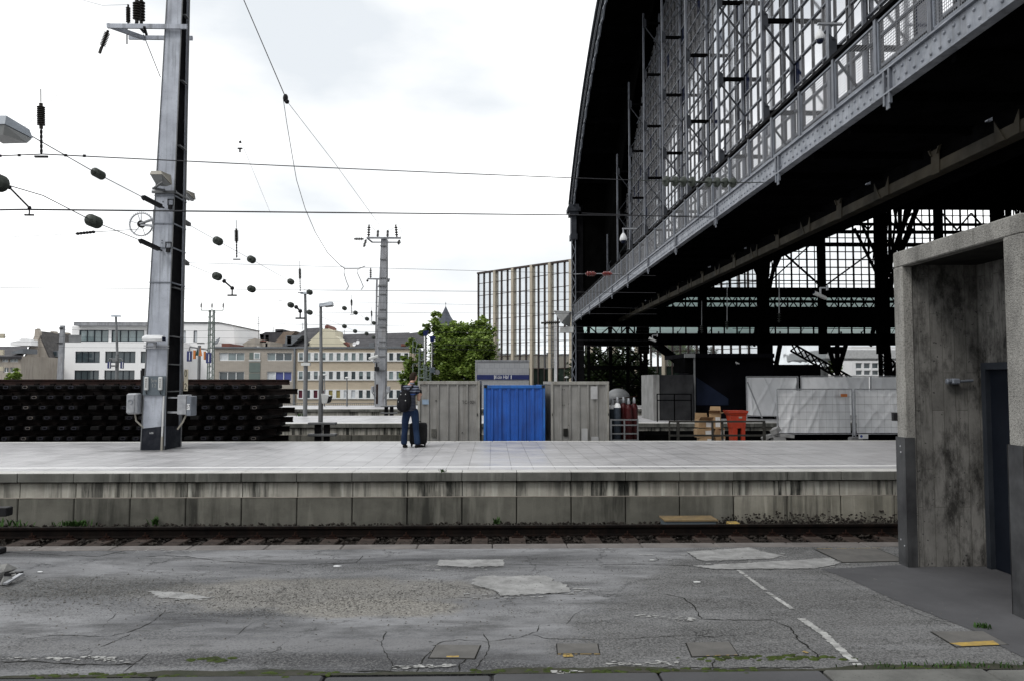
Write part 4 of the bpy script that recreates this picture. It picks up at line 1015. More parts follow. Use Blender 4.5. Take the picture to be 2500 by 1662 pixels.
        g = MB(); g.add([(xa+.01,Y-.14,zm-.006),(xb-.07,Y-.14,zm-.006),(xb-.02,Y+.26,zb+.02),(xa+.06,Y+.26,zb+.02),(xa+.08,Y-.02,zb-.02),(xb-.12,Y-.02,zb-.02),(xb-.08,Y+.2,zb-.03),(xa+.12,Y+.2,zb-.03)],
              [(0,1,2,3),(7,6,5,4),(0,4,5,1),(1,5,6,2),(2,6,7,3),(3,7,4,0)]); g.build('lamp_glass', M['lampglass'], o)
    fl(360, 397, 421, 447, Y0-.45, 'floodlight'); fl(446, 458, 466, 484, Y0+1.2, 'floodlight')
    # camera housing on the front
    t2 = thing('security_camera', 'white security camera housing clamped to the big mast', 'security camera', (X(372), Y0-.3, Z(828)), 'white security cameras')
    yc = Y0-.30; k = 12; vs = []
    for u, w, h in ((347, .07, .055), (353, .10, .085), (385, .12, .085), (397.5, .12, .07)):
        for j in range(k):
            a = 2*pi*j/k; vs.append((X(u, yc), yc + cos(a)*w, Z(827, yc) + max(sin(a)*h, -h*.75)))
    MB().add(vs, [tuple(range(k-1, -1, -1)), tuple(range(3*k, 4*k))] + [(i*k+j, i*k+(j+1) % k, (i+1)*k+(j+1) % k, (i+1)*k+j) for i in range(3) for j in range(k)]).build('housing', M['white'], t2, True)
    MB().box(X(397.6, yc), X(398.4, yc), yc-.09, yc+.09, Z(832, yc), Z(823, yc)).build('lens_window', MAT['dark_pane'], t2)
    z = Z(846); s3 = sect(z); mb = MB(); mb.box(X(372), X(384), Y0-.30, Y0-.08, Z(838), Z(834)); mb.box(X(378), X(384), Y0-.12, Y0-.05, Z(848), Z(836))
    for zz in (z-.03, z+.02): mb.box(s3[0]-.05, s3[1]+.03, Y0-.05, Y0-.02, zz-.012, zz+.012)
    mb.build('bracket', M['galv'], t2)
    return t
big_mast()

def far_mast():
    Y0 = 50; base = P(928, 991, Y0); base.z = 0
    t = thing('catenary_mast', 'distant pale grey catenary mast with insulators on its short crossarm', 'catenary mast', base)
    X = lambda u, Y=Y0: ux(u, Y); Z = lambda v, Y=Y0: vz(v, Y, 930)
    b0, b1, t0, t1 = X(915), X(940.5), X(928), X(941); zt = Z(583)
    mb = MB(); mb.add([(b0,Y0,0),(b1,Y0,0),(b1,Y0+.9,0),(b0,Y0+.9,0),(t0,Y0,zt),(t1,Y0,zt),(t1,Y0+.45,zt),(t0,Y0+.45,zt)], [(0,3,2,1),(4,5,6,7),(0,1,5,4),(1,2,6,5),(2,3,7,6),(3,0,4,7)]); mb.build('shaft', M['mast_far'], t)
    mb = MB()
    for v in (602, 635, 680, 720, 757, 800, 835, 870, 905): mb.box(X(925), X(942), Y0-.06, Y0-.01, Z(v), Z(v-2.2))
    for v in (700, 780, 850): mb.box(X(922), X(945), Y0-.08, Y0-.01, Z(v), Z(v-4))
    mb.build('rungs', M['pole'], t)
    mb = MB(); mb.bar((X(893), Y0-.1, Z(582)), (X(976), Y0-.1, Z(582)), .1, .12); mb.bar((X(893), Y0-.1, Z(582)), (X(900), Y0+.9, Z(586)), .08); mb.bar((X(900), Y0+.9, Z(586)), (X(972), Y0+.9, Z(586)), .08); arm = mb.build('cross_arm', M['mast_far'], t)
    for a, b in (((900,580),(901,549)), ((922,580),(923,562)), ((946,580),(947,562)), ((969,580),(966,549)), ((894,585),(888,604)), ((975,586),(973,598)), ((888,584),(864,584))):
        q = MB(); insulator(q, P(*a, Y0-.1), P(*b, Y0-.1), .11, 4, 8); q.build('insulator', M['ins'], arm)
    mb = MB()
    for a, b in (((901,549),(905,550)), ((905,550),(916,563)), ((916,563),(923,562)), ((923,562),(947,563)), ((947,562),(958,561)), ((958,561),(960,549)), ((966,549),(974,550)), ((974,550),(980,563)), ((980,563),(978,585))): mb.tube([P(*a, Y0-.1), P(*b, Y0-.1)], .012, 4)
    mb.build('jumper_cable', M['wire'], arm)
    for u0, u1 in ((906.5, 912), (944, 952)):
        mb = MB(); mb.bevbox(X(u0), X(u1), Y0-.1, Y0+.3, Z(957), Z(942), .03); cab = mb.build('switch_cabinet', M['galv'], t)
        mb = MB(); mb.tube([(X((u0+u1)/2), Y0, Z(957)), (X(930+(u0-930)*.5), Y0, Z(972))], .03, 6); mb.build('cable_conduit', M['pole'], cab)
    MB().box(X(918.5), X(923), Y0-.02, Y0-.005, Z(985), Z(937)).build('rust_stain', MAT['rust'], t)
    mb = MB(); mb.box(X(916.5), X(925), Y0-.5, Y0-.02, Z(905), Z(895)); mb.tube([(X(921), Y0-.3, Z(895)), (X(921), Y0-.3, Z(885))], .05, 6); mb.build('loudspeaker', M['cable'], t)
    mb = MB(); mb.tube([(X(913), Y0+.4, .3), (X(927), Y0+.2, zt)], .03, 5); mb.tube([(X(944), Y0-.05, .3), (X(945), Y0-.1, zt)], .02, 5); mb.build('cables', M['pole'], t)
    cctv('white camera angled out from the distant mast', 912, 872, 49.3, .62, -15, (.3, .5, -.3))
    # third mast just behind
    Y1 = 72; X = lambda u: ux(u, Y1); Z = lambda v: vz(v, Y1, 920)
    t = thing('catenary_mast', 'furthest thin catenary mast half hidden behind the distant one', 'catenary mast', (X(921), Y1, -1))
    mb = MB()
    for u in (917.5, 926): mb.bar((X(u-1.5), Y1, -1), (X(u+.5), Y1, Z(682)), .16)
    z = -.6
    while z < Z(690): mb.box(X(917), X(926), Y1-.05, Y1+.02, z, z+.08); z += .9
    mb.build('shaft', M['mast_far'], t)
    mb = MB(); mb.bar((X(895), Y1, Z(681)), (X(950), Y1, Z(682)), .14); arm = mb.build('cross_arm', M['mast_far'], t)
    for a, b in (((905,680),(905,655)), ((896,683),(898,688)), ((949,684),(948,689))): q = MB(); insulator(q, P(*a, Y1), P(*b, Y1), .12, 4, 6); q.build('insulator', M['ins'], arm)
far_mast()

def lattice_mast(label, u, v0, v1, Y, w, mat, arms=True):
    c = P(u, 930, Y); z1 = vz(v0, Y, u); z0 = vz(v1, Y, u)
    t = thing('lattice_mast', label, 'lattice mast', (c.x, Y, z0)); mb = MB()
    for a in (-1, 1):
        for b in (-1, 1): mb.bar((c.x+a*w/2, Y+b*w/2, z0), (c.x+a*w*.35, Y+b*w*.35, z1), .07)
    z = z0; k = 0
    while z < z1-.3: mb.box(c.x-w/2, c.x+w/2, Y-w/2-.03, Y-w/2+.03, z, z+.07); mb.bar((c.x-w/2, Y+w/2, z), (c.x+w/2, Y+w/2, z+.45), .04); z += .48; k += 1
    mb.build('lattice_shaft', mat, t)
    if arms:
        s = Y/FPX; mb = MB(); mb.bar((c.x-26*s, Y, z1), (c.x+27*s, Y, z1), .07)
        for dx in (-26, 0, 27): mb.bar((c.x+dx*s, Y, z1), (c.x+dx*s, Y, z1+19*s), .05)
        a = mb.build('cross_arm', mat, t)
        for dx in (-26, 0, 27):
            q = MB(); insulator(q, (c.x+dx*s, Y, z1+6*s), (c.x+dx*s, Y, z1+17*s), .09, 3, 6); q.build('insulator', M['ins'], a)
    return t
lattice_mast('green lattice mast with a three pronged arm before the white building', 514, 758, 985, 62, .28*1.5, M['green'])
lattice_mast('left green lattice signal mast behind the grey container', 1030, 850, 985, 44, .35, M['green'], False)
lattice_mast('right green lattice signal mast in front of the tree', 1046, 892, 985, 46, .30, M['green'], False)
def rail_signal(label, u, v, Y, bx):
    s = Y/FPX; c = P(u, v, Y); t = thing('rail_signal', label, 'rail signal', (c.x, Y, 0), 'dark blue signal heads before the tree')
    MB().tube([(c.x, Y, c.z-80*s), (c.x, Y, c.z-10*s)], .035, 8).build('pipe', M['offw'], t)
    mb = MB(); mb.add([(c.x-4*s,Y-.1,c.z-13*s),(c.x+4*s,Y-.1,c.z-13*s),(c.x+4*s,Y+.1,c.z-13*s),(c.x-4*s,Y+.1,c.z-13*s),(c.x-4*s,Y-.2,c.z),(c.x+9*s,Y-.2,c.z),(c.x+9*s,Y+.2,c.z),(c.x-4*s,Y+.2,c.z)], [(0,3,2,1),(4,5,6,7),(0,1,5,4),(1,2,6,5),(2,3,7,6),(3,0,4,7)]); mb.build('signal_head', M['navy'], t)
    mb = MB(); mb.box(c.x+1.2*s, c.x+3.5*s, Y-.05, Y+.1, c.z-80*s, c.z-14*s); mb.bar((c.x+1.5*s, Y, c.z-50*s), (c.x-bx*s, Y, c.z-50*s), .04); 
    for k in range(8): mb.box(c.x+3.5*s, c.x+5.5*s, Y-.04, Y+.04, c.z-(20+k*7)*s, c.z-(18+k*7)*s)
    mb.build('cable_box', M['cable'], t)
    return c, s
c, s = rail_signal('left taller dark blue signal head on a white pipe before the tree', 1038, 808, 43.5, 8)
c, s = rail_signal('right lower dark blue signal head on a white pipe before the tree', 1054.5, 821, 45.5, 8)
t = thing('signal_cabinet', 'grey cabinets and round disc beside the signal pipes', 'signal cabinet', P(1062, 912, 44)); MB().bevbox(ux(1050, 44), ux(1062, 44), 43.9, 44.2, vz(910, 44), vz(896, 44), .03).build('box', M['panel'], t)
MB().lathe(P(1067.5, 908, 44), (0,-1,0), [(0,.15),(.05,.155),(.06,.14)], 8).build('disc', M['pole'], t)
mb = MB()
for a, b in (((1008,831),(1036,832)),((1008,831),(1008,861)),((1008,861),(1032,861)),((1020,832),(1014,857)),((1008,887),(1028,887)),((1008,887),(1008,910)),((1018,913),(1028,913)),((1045,842),(1062,842)),((1045,862),(1062,862))): mb.bar(P(*a, 44), P(*b, 44), .045)
tag(mb.build('signal_platform_railing', M['green']), 'thin green service railing beside the signal mast', 'railing')
# plain square mast by the gabled house
c = P(144, 930, 70); t = thing('square_mast', 'slim pale square mast beside the gabled house', 'mast', (c.x, 70, -1.1)); zt = vz(795, 70, 148)
MB().add([(c.x-.30,70,-1.1),(c.x+.16,70,-1.1),(c.x+.16,70.4,-1.1),(c.x-.30,70.4,-1.1),(c.x-.06,70,zt),(c.x+.26,70,zt),(c.x+.26,70.3,zt),(c.x-.06,70.3,zt)], [(0,3,2,1),(4,5,6,7),(0,1,5,4),(1,2,6,5),(2,3,7,6),(3,0,4,7)]).build('shaft', M['mast_far'], t)
mb = MB(); mb.box(c.x-.14, c.x+.24, 69.93, 70, vz(805, 70), vz(802, 70)); mb.box(c.x-.25, c.x+.24, 69.93, 70, vz(840, 70), vz(838, 70)); mb.build('clamps', M['cable'], t)

# ------------------------------------------------------------------ lamp posts
def lamp_post(label, u, vt, Y, z0, r, head):
    c = P(u, vt, Y); t = thing('street_lamp', label, 'street lamp', (c.x, Y, z0), 'lamp posts along the far platforms')
    zt = c.z; xb = P(u, 1000, Y).x
    MB().tube([(xb, Y, z0), (xb, Y, z0+(zt-z0)*.55), (xb, Y, z0+(zt-z0)*.56), (c.x, Y, zt)], [r, r, r*.72, r*.6], 10).build('pole', M['pole'], t, True)
    s = Y/FPX
    if head == 'arm':
        mb = MB(); mb.add([(c.x-3*s,Y-.12,zt-2*s),(c.x+30*s,Y-.14,zt+2*s),(c.x+30*s,Y+.14,zt+2*s),(c.x-3*s,Y+.12,zt-2*s),(c.x-2*s,Y-.10,zt+6*s),(c.x+28*s,Y-.10,zt+10*s),(c.x+28*s,Y+.10,zt+10*s),(c.x-2*s,Y+.10,zt+6*s)], [(0,3,2,1),(4,5,6,7),(0,1,5,4),(1,2,6,5),(2,3,7,6),(3,0,4,7)]); h = mb.build('lamp_head', M['lamp'], t)
        MB().add([(c.x+10*s,Y-.12,zt-.5*s),(c.x+30*s,Y-.13,zt+1.8*s),(c.x+30*s,Y+.13,zt+1.8*s),(c.x+10*s,Y+.12,zt-.5*s),(c.x+13*s,Y-.08,zt-3*s),(c.x+28*s,Y-.09,zt-1*s),(c.x+28*s,Y+.09,zt-1*s),(c.x+13*s,Y+.08,zt-3*s)], [(0,1,2,3),(7,6,5,4),(0,4,5,1),(1,5,6,2),(2,6,7,3),(3,7,4,0)]).build('lamp_glass', M['lampglass'], h)
    elif head == 'double':
        for q in (-1, 1):
            mb = MB(); mb.add([(c.x,Y-.12,zt-.03),(c.x+q*11*s,Y-.14,zt-1*s),(c.x+q*11*s,Y+.14,zt-1*s),(c.x,Y+.12,zt-.03),(c.x,Y-.08,zt+4*s),(c.x+q*10*s,Y-.1,zt+3*s),(c.x+q*10*s,Y+.1,zt+3*s),(c.x,Y+.08,zt+4*s)], [(0,3,2,1),(4,5,6,7),(0,1,5,4),(1,2,6,5),(2,3,7,6),(3,0,4,7)]); mb.build('lamp_head', M['lamp'], t)
    else:
        MB().lathe((c.x, Y, zt), (0,0,1), [(0,.05),(.02,5*s),(2*s,5.5*s),(4*s,2.5*s),(4.4*s,.02)], 12).build('lamp_head', M['offw'], t, True)
    return t, c, s
t, c, s = lamp_post('round lamp post with twin head left of the loudspeaker lamp', 745, 717, 36.3, 0, .10, 'double')
mb = MB(); q = P(748, 888, 36.3); mb.box(q.x-.2, q.x+.2, 36.1, 36.3, q.z-.07, q.z+.06); mb.build('camera_bracket', M['offw'], t)
t, c, s = lamp_post('grey lamp post with flat angled head beside the rail stack', 783, 748, 25.0, -.95, .075, 'arm')
mb = MB(); a = P(788, 972, 24.9); mb.extr([P(784,960,24.8), P(806,965,24.8), P(799,983,24.8), P(786,984,24.8)], (0,.3,0)); ls = mb.build('loudspeaker', M['offw'], t)
MB().extr([P(802,966,24.79), P(807,967,24.79), P(803,981,24.79), P(798,983,24.79)], (0,.31,0)).build('speaker_mouth', M['cable'], ls)
t, c, s = lamp_post('lamp post with blue platform signs before the white building', 283, 773, 56, 0, .12, 'double')
for u in (266, 297.5):
    mb = MB(); mb.bevbox(ux(u-3.5, 56), ux(u+3.5, 56), 55.9, 56.05, vz(899, 56), vz(883, 56), .01); sg = mb.build('platform_sign', M['navy'], t)
    MB().box(ux(u+1.5, 56), ux(u+3, 56), 55.885, 55.897, vz(898, 56), vz(884, 56)).build('white_stripe', M['white'], sg)
mb = MB(); mb.tube([P(265, 880, 56), P(268, 875, 56), P(282, 876, 56)], .05, 6); mb.tube([P(299, 880, 56), P(296, 875, 56), P(283, 876, 56)], .05, 6); mb.box(ux(277,56), ux(290,56), 55.7, 55.9, vz(882,56), vz(876,56)); mb.box(ux(274,56), ux(287,56), 55.7, 55.9, vz(895,56), vz(891,56)); mb.build('sign_bracket', M['pole'], t)
lamp_post('small mushroom lamp on the third platform, left one', 792, 916, 51, 0, .05, 'mush'); lamp_post('small mushroom lamp on the third platform, right one', 847, 923, 51, 0, .05, 'mush')
lamp_post('mushroom lamp rising above the right grey container', 1383, 922, 50, 0, .05, 'mush'); 
# post with hanging orange, teal and blue signs
Yq = 55; c = P(487, 843, Yq); t = thing('sign_post', 'post hung with orange blue and teal platform signs', 'sign post', (c.x, Yq, 0))
mb = MB(); mb.tube([(c.x, Yq, 0), (c.x, Yq, c.z)], .11, 10); mb.tube([P(462, 855, Yq), P(464, 846, Yq), P(486, 850, Yq), P(506, 853, Yq), P(510, 860, Yq)], .06, 6); mb.box(ux(480,Yq), ux(496,Yq), Yq-.1, Yq+.1, vz(840,Yq), vz(837,Yq)); mb.build('pole', M['pole'], t)
for (u0,u1,v0,v1,mt) in ((456,467,857,882,'navy'),(503,515,861,886,'navy'),(471.5,476.5,855,876,'orange'),(497,501,858,878,'orange')):
    sg = MB().bevbox(ux(u0,Yq), ux(u1,Yq), Yq-.1, Yq+.06, vz(v1,Yq), vz(v0,Yq), .01).build('hanging_sign', M[mt], t)
    if mt == 'navy': MB().box(ux(u0+6,Yq), ux(u0+7.5,Yq), Yq-.115, Yq-.105, vz(v1-3,Yq), vz(v0+3,Yq)).build('white_stripe', M['white'], sg)
MB().px([(489,847),(493,868),(485,868)], Yq-.2, .06).build('hanging_sign', M['orange'], t); MB().px([(481,850),(486,868),(477,867)], Yq-.1, .06).build('hanging_sign', M['tealsign'], t)
# street lamp reaching in from the left edge, near
Yn = 9.0; t = thing('street_lamp', 'near grey lamp head reaching in at the left edge', 'street lamp', (ux(-75, Yn), Yn, ZN))
x0, x1 = ux(-60, Yn), ux(38, Yn); zt, zm, zb = vz(291, Yn, 20), vz(322, Yn, 20), vz(340, Yn, 20)
MB().add([(x0,Yn-.12,zt),(x1-.13,Yn-.12,zt),(x1-.03,Yn+.16,zt-.07),(x0,Yn+.16,zt-.02),(x0,Yn-.14,zm+.03),(x1-.13,Yn-.14,zm+.045),(x1,Yn+.18,zm-.02),(x0,Yn+.18,zm-.03)], [(0,1,2,3),(7,6,5,4),(0,4,5,1),(1,5,6,2),(2,6,7,3),(3,7,4,0)]).build('lamp_head', M['lamp'], t)
MB().add([(x0+.1,Yn-.13,zm+.025),(x1-.14,Yn-.13,zm+.04),(x1-.005,Yn+.17,zm-.03),(x0+.1,Yn+.17,zm-.035),(x0+.14,Yn-.1,zb),(x1-.17,Yn-.1,zb+.02),(x1-.03,Yn+.12,zb-.01),(x0+.14,Yn+.12,zb-.02)], [(0,1,2,3),(7,6,5,4),(0,4,5,1),(1,5,6,2),(2,6,7,3),(3,7,4,0)]).build('lamp_glass', M['lampglass'], t)
MB().tube([(x0-.08, Yn, ZN), (x0-.08, Yn, zt-.03), (x0+.1, Yn, zt-.05)], .05, 10).build('pole', M['pole'], t)

# ------------------------------------------------------------------ overhead wires
def sag(p, q, s, n=16): return [p.lerp(q, i/n) - Vector((0,0,4*s*(i/n)*(1-i/n))) for i in range(n+1)]
def wire(label, pts, r, s=0, group='overhead wires along the tracks', name='overhead_wire', mat='wire'):
    mb = MB()
    for a, b in zip(pts, pts[1:]): mb.tube(sag(a, b, s) if s else [a, b], r, 5, False)
    return tag(mb.build(name, M[mat]), label, 'wire', group)
def wthing(label, loc, name='overhead_wire', group='overhead wires along the tracks'): return thing(name, label, 'wire', loc, group)
g1 = P(1877, 446, 19.75)
t = wthing('upper black overhead wire ending in a long glass insulator on the shed', g1)
a = P(-1500, 440, 12.2); b = P(105, 377, 12.6); c = P(1535, 440, 17.6)
MB().tube(sag(b, c, .02), .010, 5, False).tube([a, b], .010, 5, False).build('wire', M['wire'], t)
mb = MB(); d = P(1620, 443, 18.1); e_ = P(1795, 447, 19.2); mb.tube([c, d], .009, 5)
for i in range(9):
    if i == 4: continue
    p = d.lerp(e_, i/8.6); mb.lathe(p, e_-d, [(0,.03),(.03,.035),(.05,.115),(.08,.13),(.10,.06),(.15,.03)], 12)
mb.tube([d, e_], .025, 6); mb.tube([e_, g1], .012, 5); mb.build('strain_insulator', M['insg'], t, True)
mb = MB()
for u in (0, 47, 160, 206): p = P(u, 378+abs(u-100)*.03, 12.4); mb.box(p.x-.02, p.x+.02, p.y-.01, p.y+.01, p.z-.02, p.z+.02)
mb.build('clamps', M['cable'], t)
t = wthing('thicker lower black overhead wire meeting the shed girder', P(-40, 514, 12.2)); MB().tube([P(-1500, 535, 11.0), P(60, 512, 12.3), P(1742, 529, 24.75)], .014, 5, False).build('wire', M['wire'], t)
MB().tube([P(1420, 521, 21.5), P(1742, 533, 24.75)], .010, 5, False).build('wire', M['wire'], t)
L = [(631, 662, 24, -.02, .006), (706, 712, 27.5, 0, .009), (762, 765, 33, 0, .008), (722, 745, 31, .0, .005), (762+28, 768+28, 42, 0, .007), (808, 812, 46, 0, .008), (826, 829, 48, 0, .007), (838, 842, 49.5, 0, .007), (850, 853, 55, 0, .007), (780, 800, 44, 0, .004)]
names = ['first', 'second', 'third', 'fourth', 'fifth', 'sixth', 'seventh', 'eighth', 'ninth', 'tenth']
for (v0, v1, Y, s_, r), nm in zip(L, names):
    p, q = P(-80, v0-4, Y), P(1180, v1, Y+.5); q2 = q + (q-p)*.35; wire('thin distant overhead wire over the far tracks, %s from the top' % nm, [p + (p-q)*.9, p, q, q2], r, 0, 'thin distant overhead wires')
# cross spans with egg shaped insulators
def span(label, pts, egg, r, group='cross spans between the two masts'):
    t = thing('cross_span', label, 'cross span wire', pts[0], group); mb = MB()
    for a, b in zip(pts, pts[1:]): mb.tube([a, b], r, 5, False)
    mb.build('span_wire', M['wire'], t)
    for p, rr, ln in egg:
        d = (pts[-1]-pts[0]).normalized(); q = MB(); a = p - d*ln/2
        prof = [(-ln*.15, .02), (0, rr*.45)]; n = 5
        for i in range(n): prof += [(ln*(i+.15)/n, rr*.8), (ln*(i+.5)/n, rr), (ln*(i+.85)/n, rr*.8)]
        prof += [(ln, rr*.45), (ln*1.15, .02)]; q.lathe(a, d, prof, 14); q.build('insulator', M['insg'], t, True)
def YZ(v, Z, u): # depth at which a point of height Z shows at row v
    Y = 20
    for _ in range(20): Y *= (Z-EYE)/(vz(v, Y, u)-EYE)
    return Y
ms = P(352, 484, 17.6)
span('upper near cross span from the big mast towards the camera', [P(58, 322, 12.3), P(240, 426, 14.7), ms], [(P(240, 425, 14.7), .085, .36)], .009)
ms = P(344, 588, 17.6)
t = span('lower near cross span with a dark ribbed insulator left of the mast', [P(0, 447, 11.7), P(105, 478, 12.9), P(228, 541, 14.4), ms], [(P(229, 541, 14.4), .115, .34), (P(-6, 446, 11.5), .13, .22)], .009)
def egg(u, v, Z): Y = YZ(v, Z, u); return P(u, v, Y)
far = P(912, 792, 50)
E1 = [egg(532,589,5.5), egg(614,634,5.45), egg(710,688,5.4), egg(756,714,5.4), egg(841,753,5.4), egg(868,764,5.3), egg(896,779,5.2), egg(913,789,5.2)]
span('upper far cross span with pairs of egg insulators between the masts', [P(460, 549, 20.4)] + E1, [(p, .115, .27) for p in E1], .006)
E2 = [egg(530,675,4.6), egg(614,706,4.6), egg(710,745,4.6), egg(756,763,4.6), egg(841,797,4.5), egg(867,809,4.5), egg(895,815,4.5), egg(912,824,4.4)]
span('lower far cross span with pairs of egg insulators between the masts', [P(458, 645, 20.4)] + E2, [(p, .115, .27) for p in E2], .006)
# suspension insulators hanging over each track
for lab, u, v0, v1, Y in (('nearest hanging ribbed insulator at the upper left', 100, 250, 380, 12.1), ('hanging ribbed insulator between the big mast and the twin lamp', 577, 557, 632, 22.2),
                          ('smaller hanging insulator above the twin headed lamp', 732, 653, 714, 30.5), ('small hanging insulator left of the distant mast', 858, 730, 767, 40.7), ('smallest hanging insulator close to the distant mast', 907, 758, 791, 47.5)):
    p, q = P(u, v0, Y), P(u+1, v1, Y); t = thing('suspension_insulator', lab, 'insulator', p, 'insulators hanging over the tracks')
    k = q-p; mb = MB(); insulator(mb, p+k*.02, p+k*.50, .06, 10, 12, .55); mb.build('insulator', M['ins'], t, True)
    mb = MB(); mb.tube([p-k*.25, p], .008, 5)
    for i in range(5): mb.ball(p+k*(.56+.09*i), .03, 6, 5, (.8,.8,1.6))
    mb.bar(q+Vector((-.1,0,-.02)), q+Vector((.1,0,-.02)), .03); mb.build('chain_links', M['cable'], t)
# registration struts
for lab, a, b, Y in (('black strut from the near insulator to the lower wire', (18, 453), (72, 508), 12.2), ('small black strut under the second insulator', (545, 685), (567, 704), 24), ('tiny black strut further along the span', (722, 749), (733, 760), 33)):
    p, q = P(*a, Y), P(*b, Y); t = thing('registration_strut', lab, 'registration strut', p, 'struts hanging off the cross spans'); s = Y/12
    mb = MB(); mb.tube([p, q], .018*s*.8, 6); mb.ball(p.lerp(q, .1), .04*s*.8, 6, 5); mb.tube([q, q + Vector((0,0,-.1*s))], .015*s*.8, 6); mb.bar(q + Vector((-.07*s,0,-.11*s)), q + Vector((.07*s,0,-.11*s)), .03*s*.8); mb.ball(q, .04*s*.8, 6, 5); mb.build('strut', M['cable'], t)
mb = MB(); p, q = P(190, 571, 15), P(228, 567, 15)
for i in range(6): mb.ball(p.lerp(q, i/5), .03, 6, 5, (1.4,1,1))
mb.tube([P(-60, 583, 15), p], .004, 4); mb.tube([q, P(345, 560, 17.9)], .006, 4)
tag(mb.build('guy_wire', M['cable']), 'thin guy wire with turnbuckles running to the spoked wheel', 'wire')
# feeder cables
t = thing('feeder_cable', 'black feeder cable dropping in a long curve from the top to the far wires', 'cable', P(697, 240, 26))
Yf = 26
pts = [P(*a, Yf) for a in ((560,-80),(595,0),(640,105),(697,238))]; MB().tube(pts, .017, 6).build('upper_cable', M['wire'], t)
pts = [(692,245),(700,300),(712,372),(724,440),(745,510),(770,568),(800,618),(830,648)]; MB().tube([P(*a, Yf) for a in pts], .011, 6).build('curved_cable', M['wire'], t)
MB().tube([P(697,243,26), P(818,400,34), P(925,548,49)], [.009, .010, .012], 5).build('straight_cable', M['wire'], t)
mb = MB(); p = P(697, 240, Yf); mb.ball(p, .09, 8, 6, (1,1,1.6)); mb.ball(p + Vector((.05,0,-.12)), .08, 8, 6); mb.build('clamp', M['cable'], t)
mb = MB()
mb.tube([P(*a, Yf) for a in ((830,648),(842,656),(875,657),(892,650))], .014, 6); mb.tube([P(*a, Yf) for a in ((841,656),(840,668),(846,688),(851,700),(846,708))], .012, 6); mb.tube([P(*a, Yf) for a in ((874,657),(873,668),(882,688),(887,700),(882,708))], .012, 6)
mb.build('jumper_loops', M['wire'], t)
wire('thin slanting wire from the near lamp up to the crossarm insulator', [P(58, 313, 14), P(243, 131, 18.3)], .0035, 0, 'thin slack wires')
wire('thin stay from the crossarm down behind the mast', [P(350, 85, 18.4), P(392, 190, 18.8)], .010, 0, 'thin slack wires')
wire('thin slack wire at the top left above the crossarm', [P(180, -5, 18), P(250, 14, 18), P(315, 12, 18.4)], .004, 0, 'thin slack wires')
wire('faint pair of droppers right of the big mast', [P(586, 340, 30), P(660, 520, 40)], .006, 0, 'thin slack wires')
mb = MB(); p = P(586, 363, 30); mb.bar(p+Vector((-.09,0,0)), p+Vector((.09,0,0)), .05); mb.bar(p, p-Vector((0,0,.15)), .05); mb.ball(p+Vector((0,0,.25)), .05); tag(mb.build('wire_clamp', M['cable']), 'small black T shaped clamp in the sky right of the mast', 'clamp')
# red insulator on the shed front
t = thing('strain_insulator', 'red brown double insulator in front of the shed girder', 'insulator', P(1450, 668, 30))
mb = MB(); insulator(mb, P(1430,669,30), P(1455,669,30), .10, 5, 10, .4); insulator(mb, P(1470,669,30), P(1494,669,30), .10, 5, 10, .4); mb.build('insulator', M['insr'], t, True)
MB().tube([P(1400,670,30), P(1430,669,30)], .012, 5).tube([P(1494,669,30), P(1512,670,30)], .02, 5).tube([P(1455,669,30), P(1470,669,30)], .02, 5).build('rods', M['galv'], t)
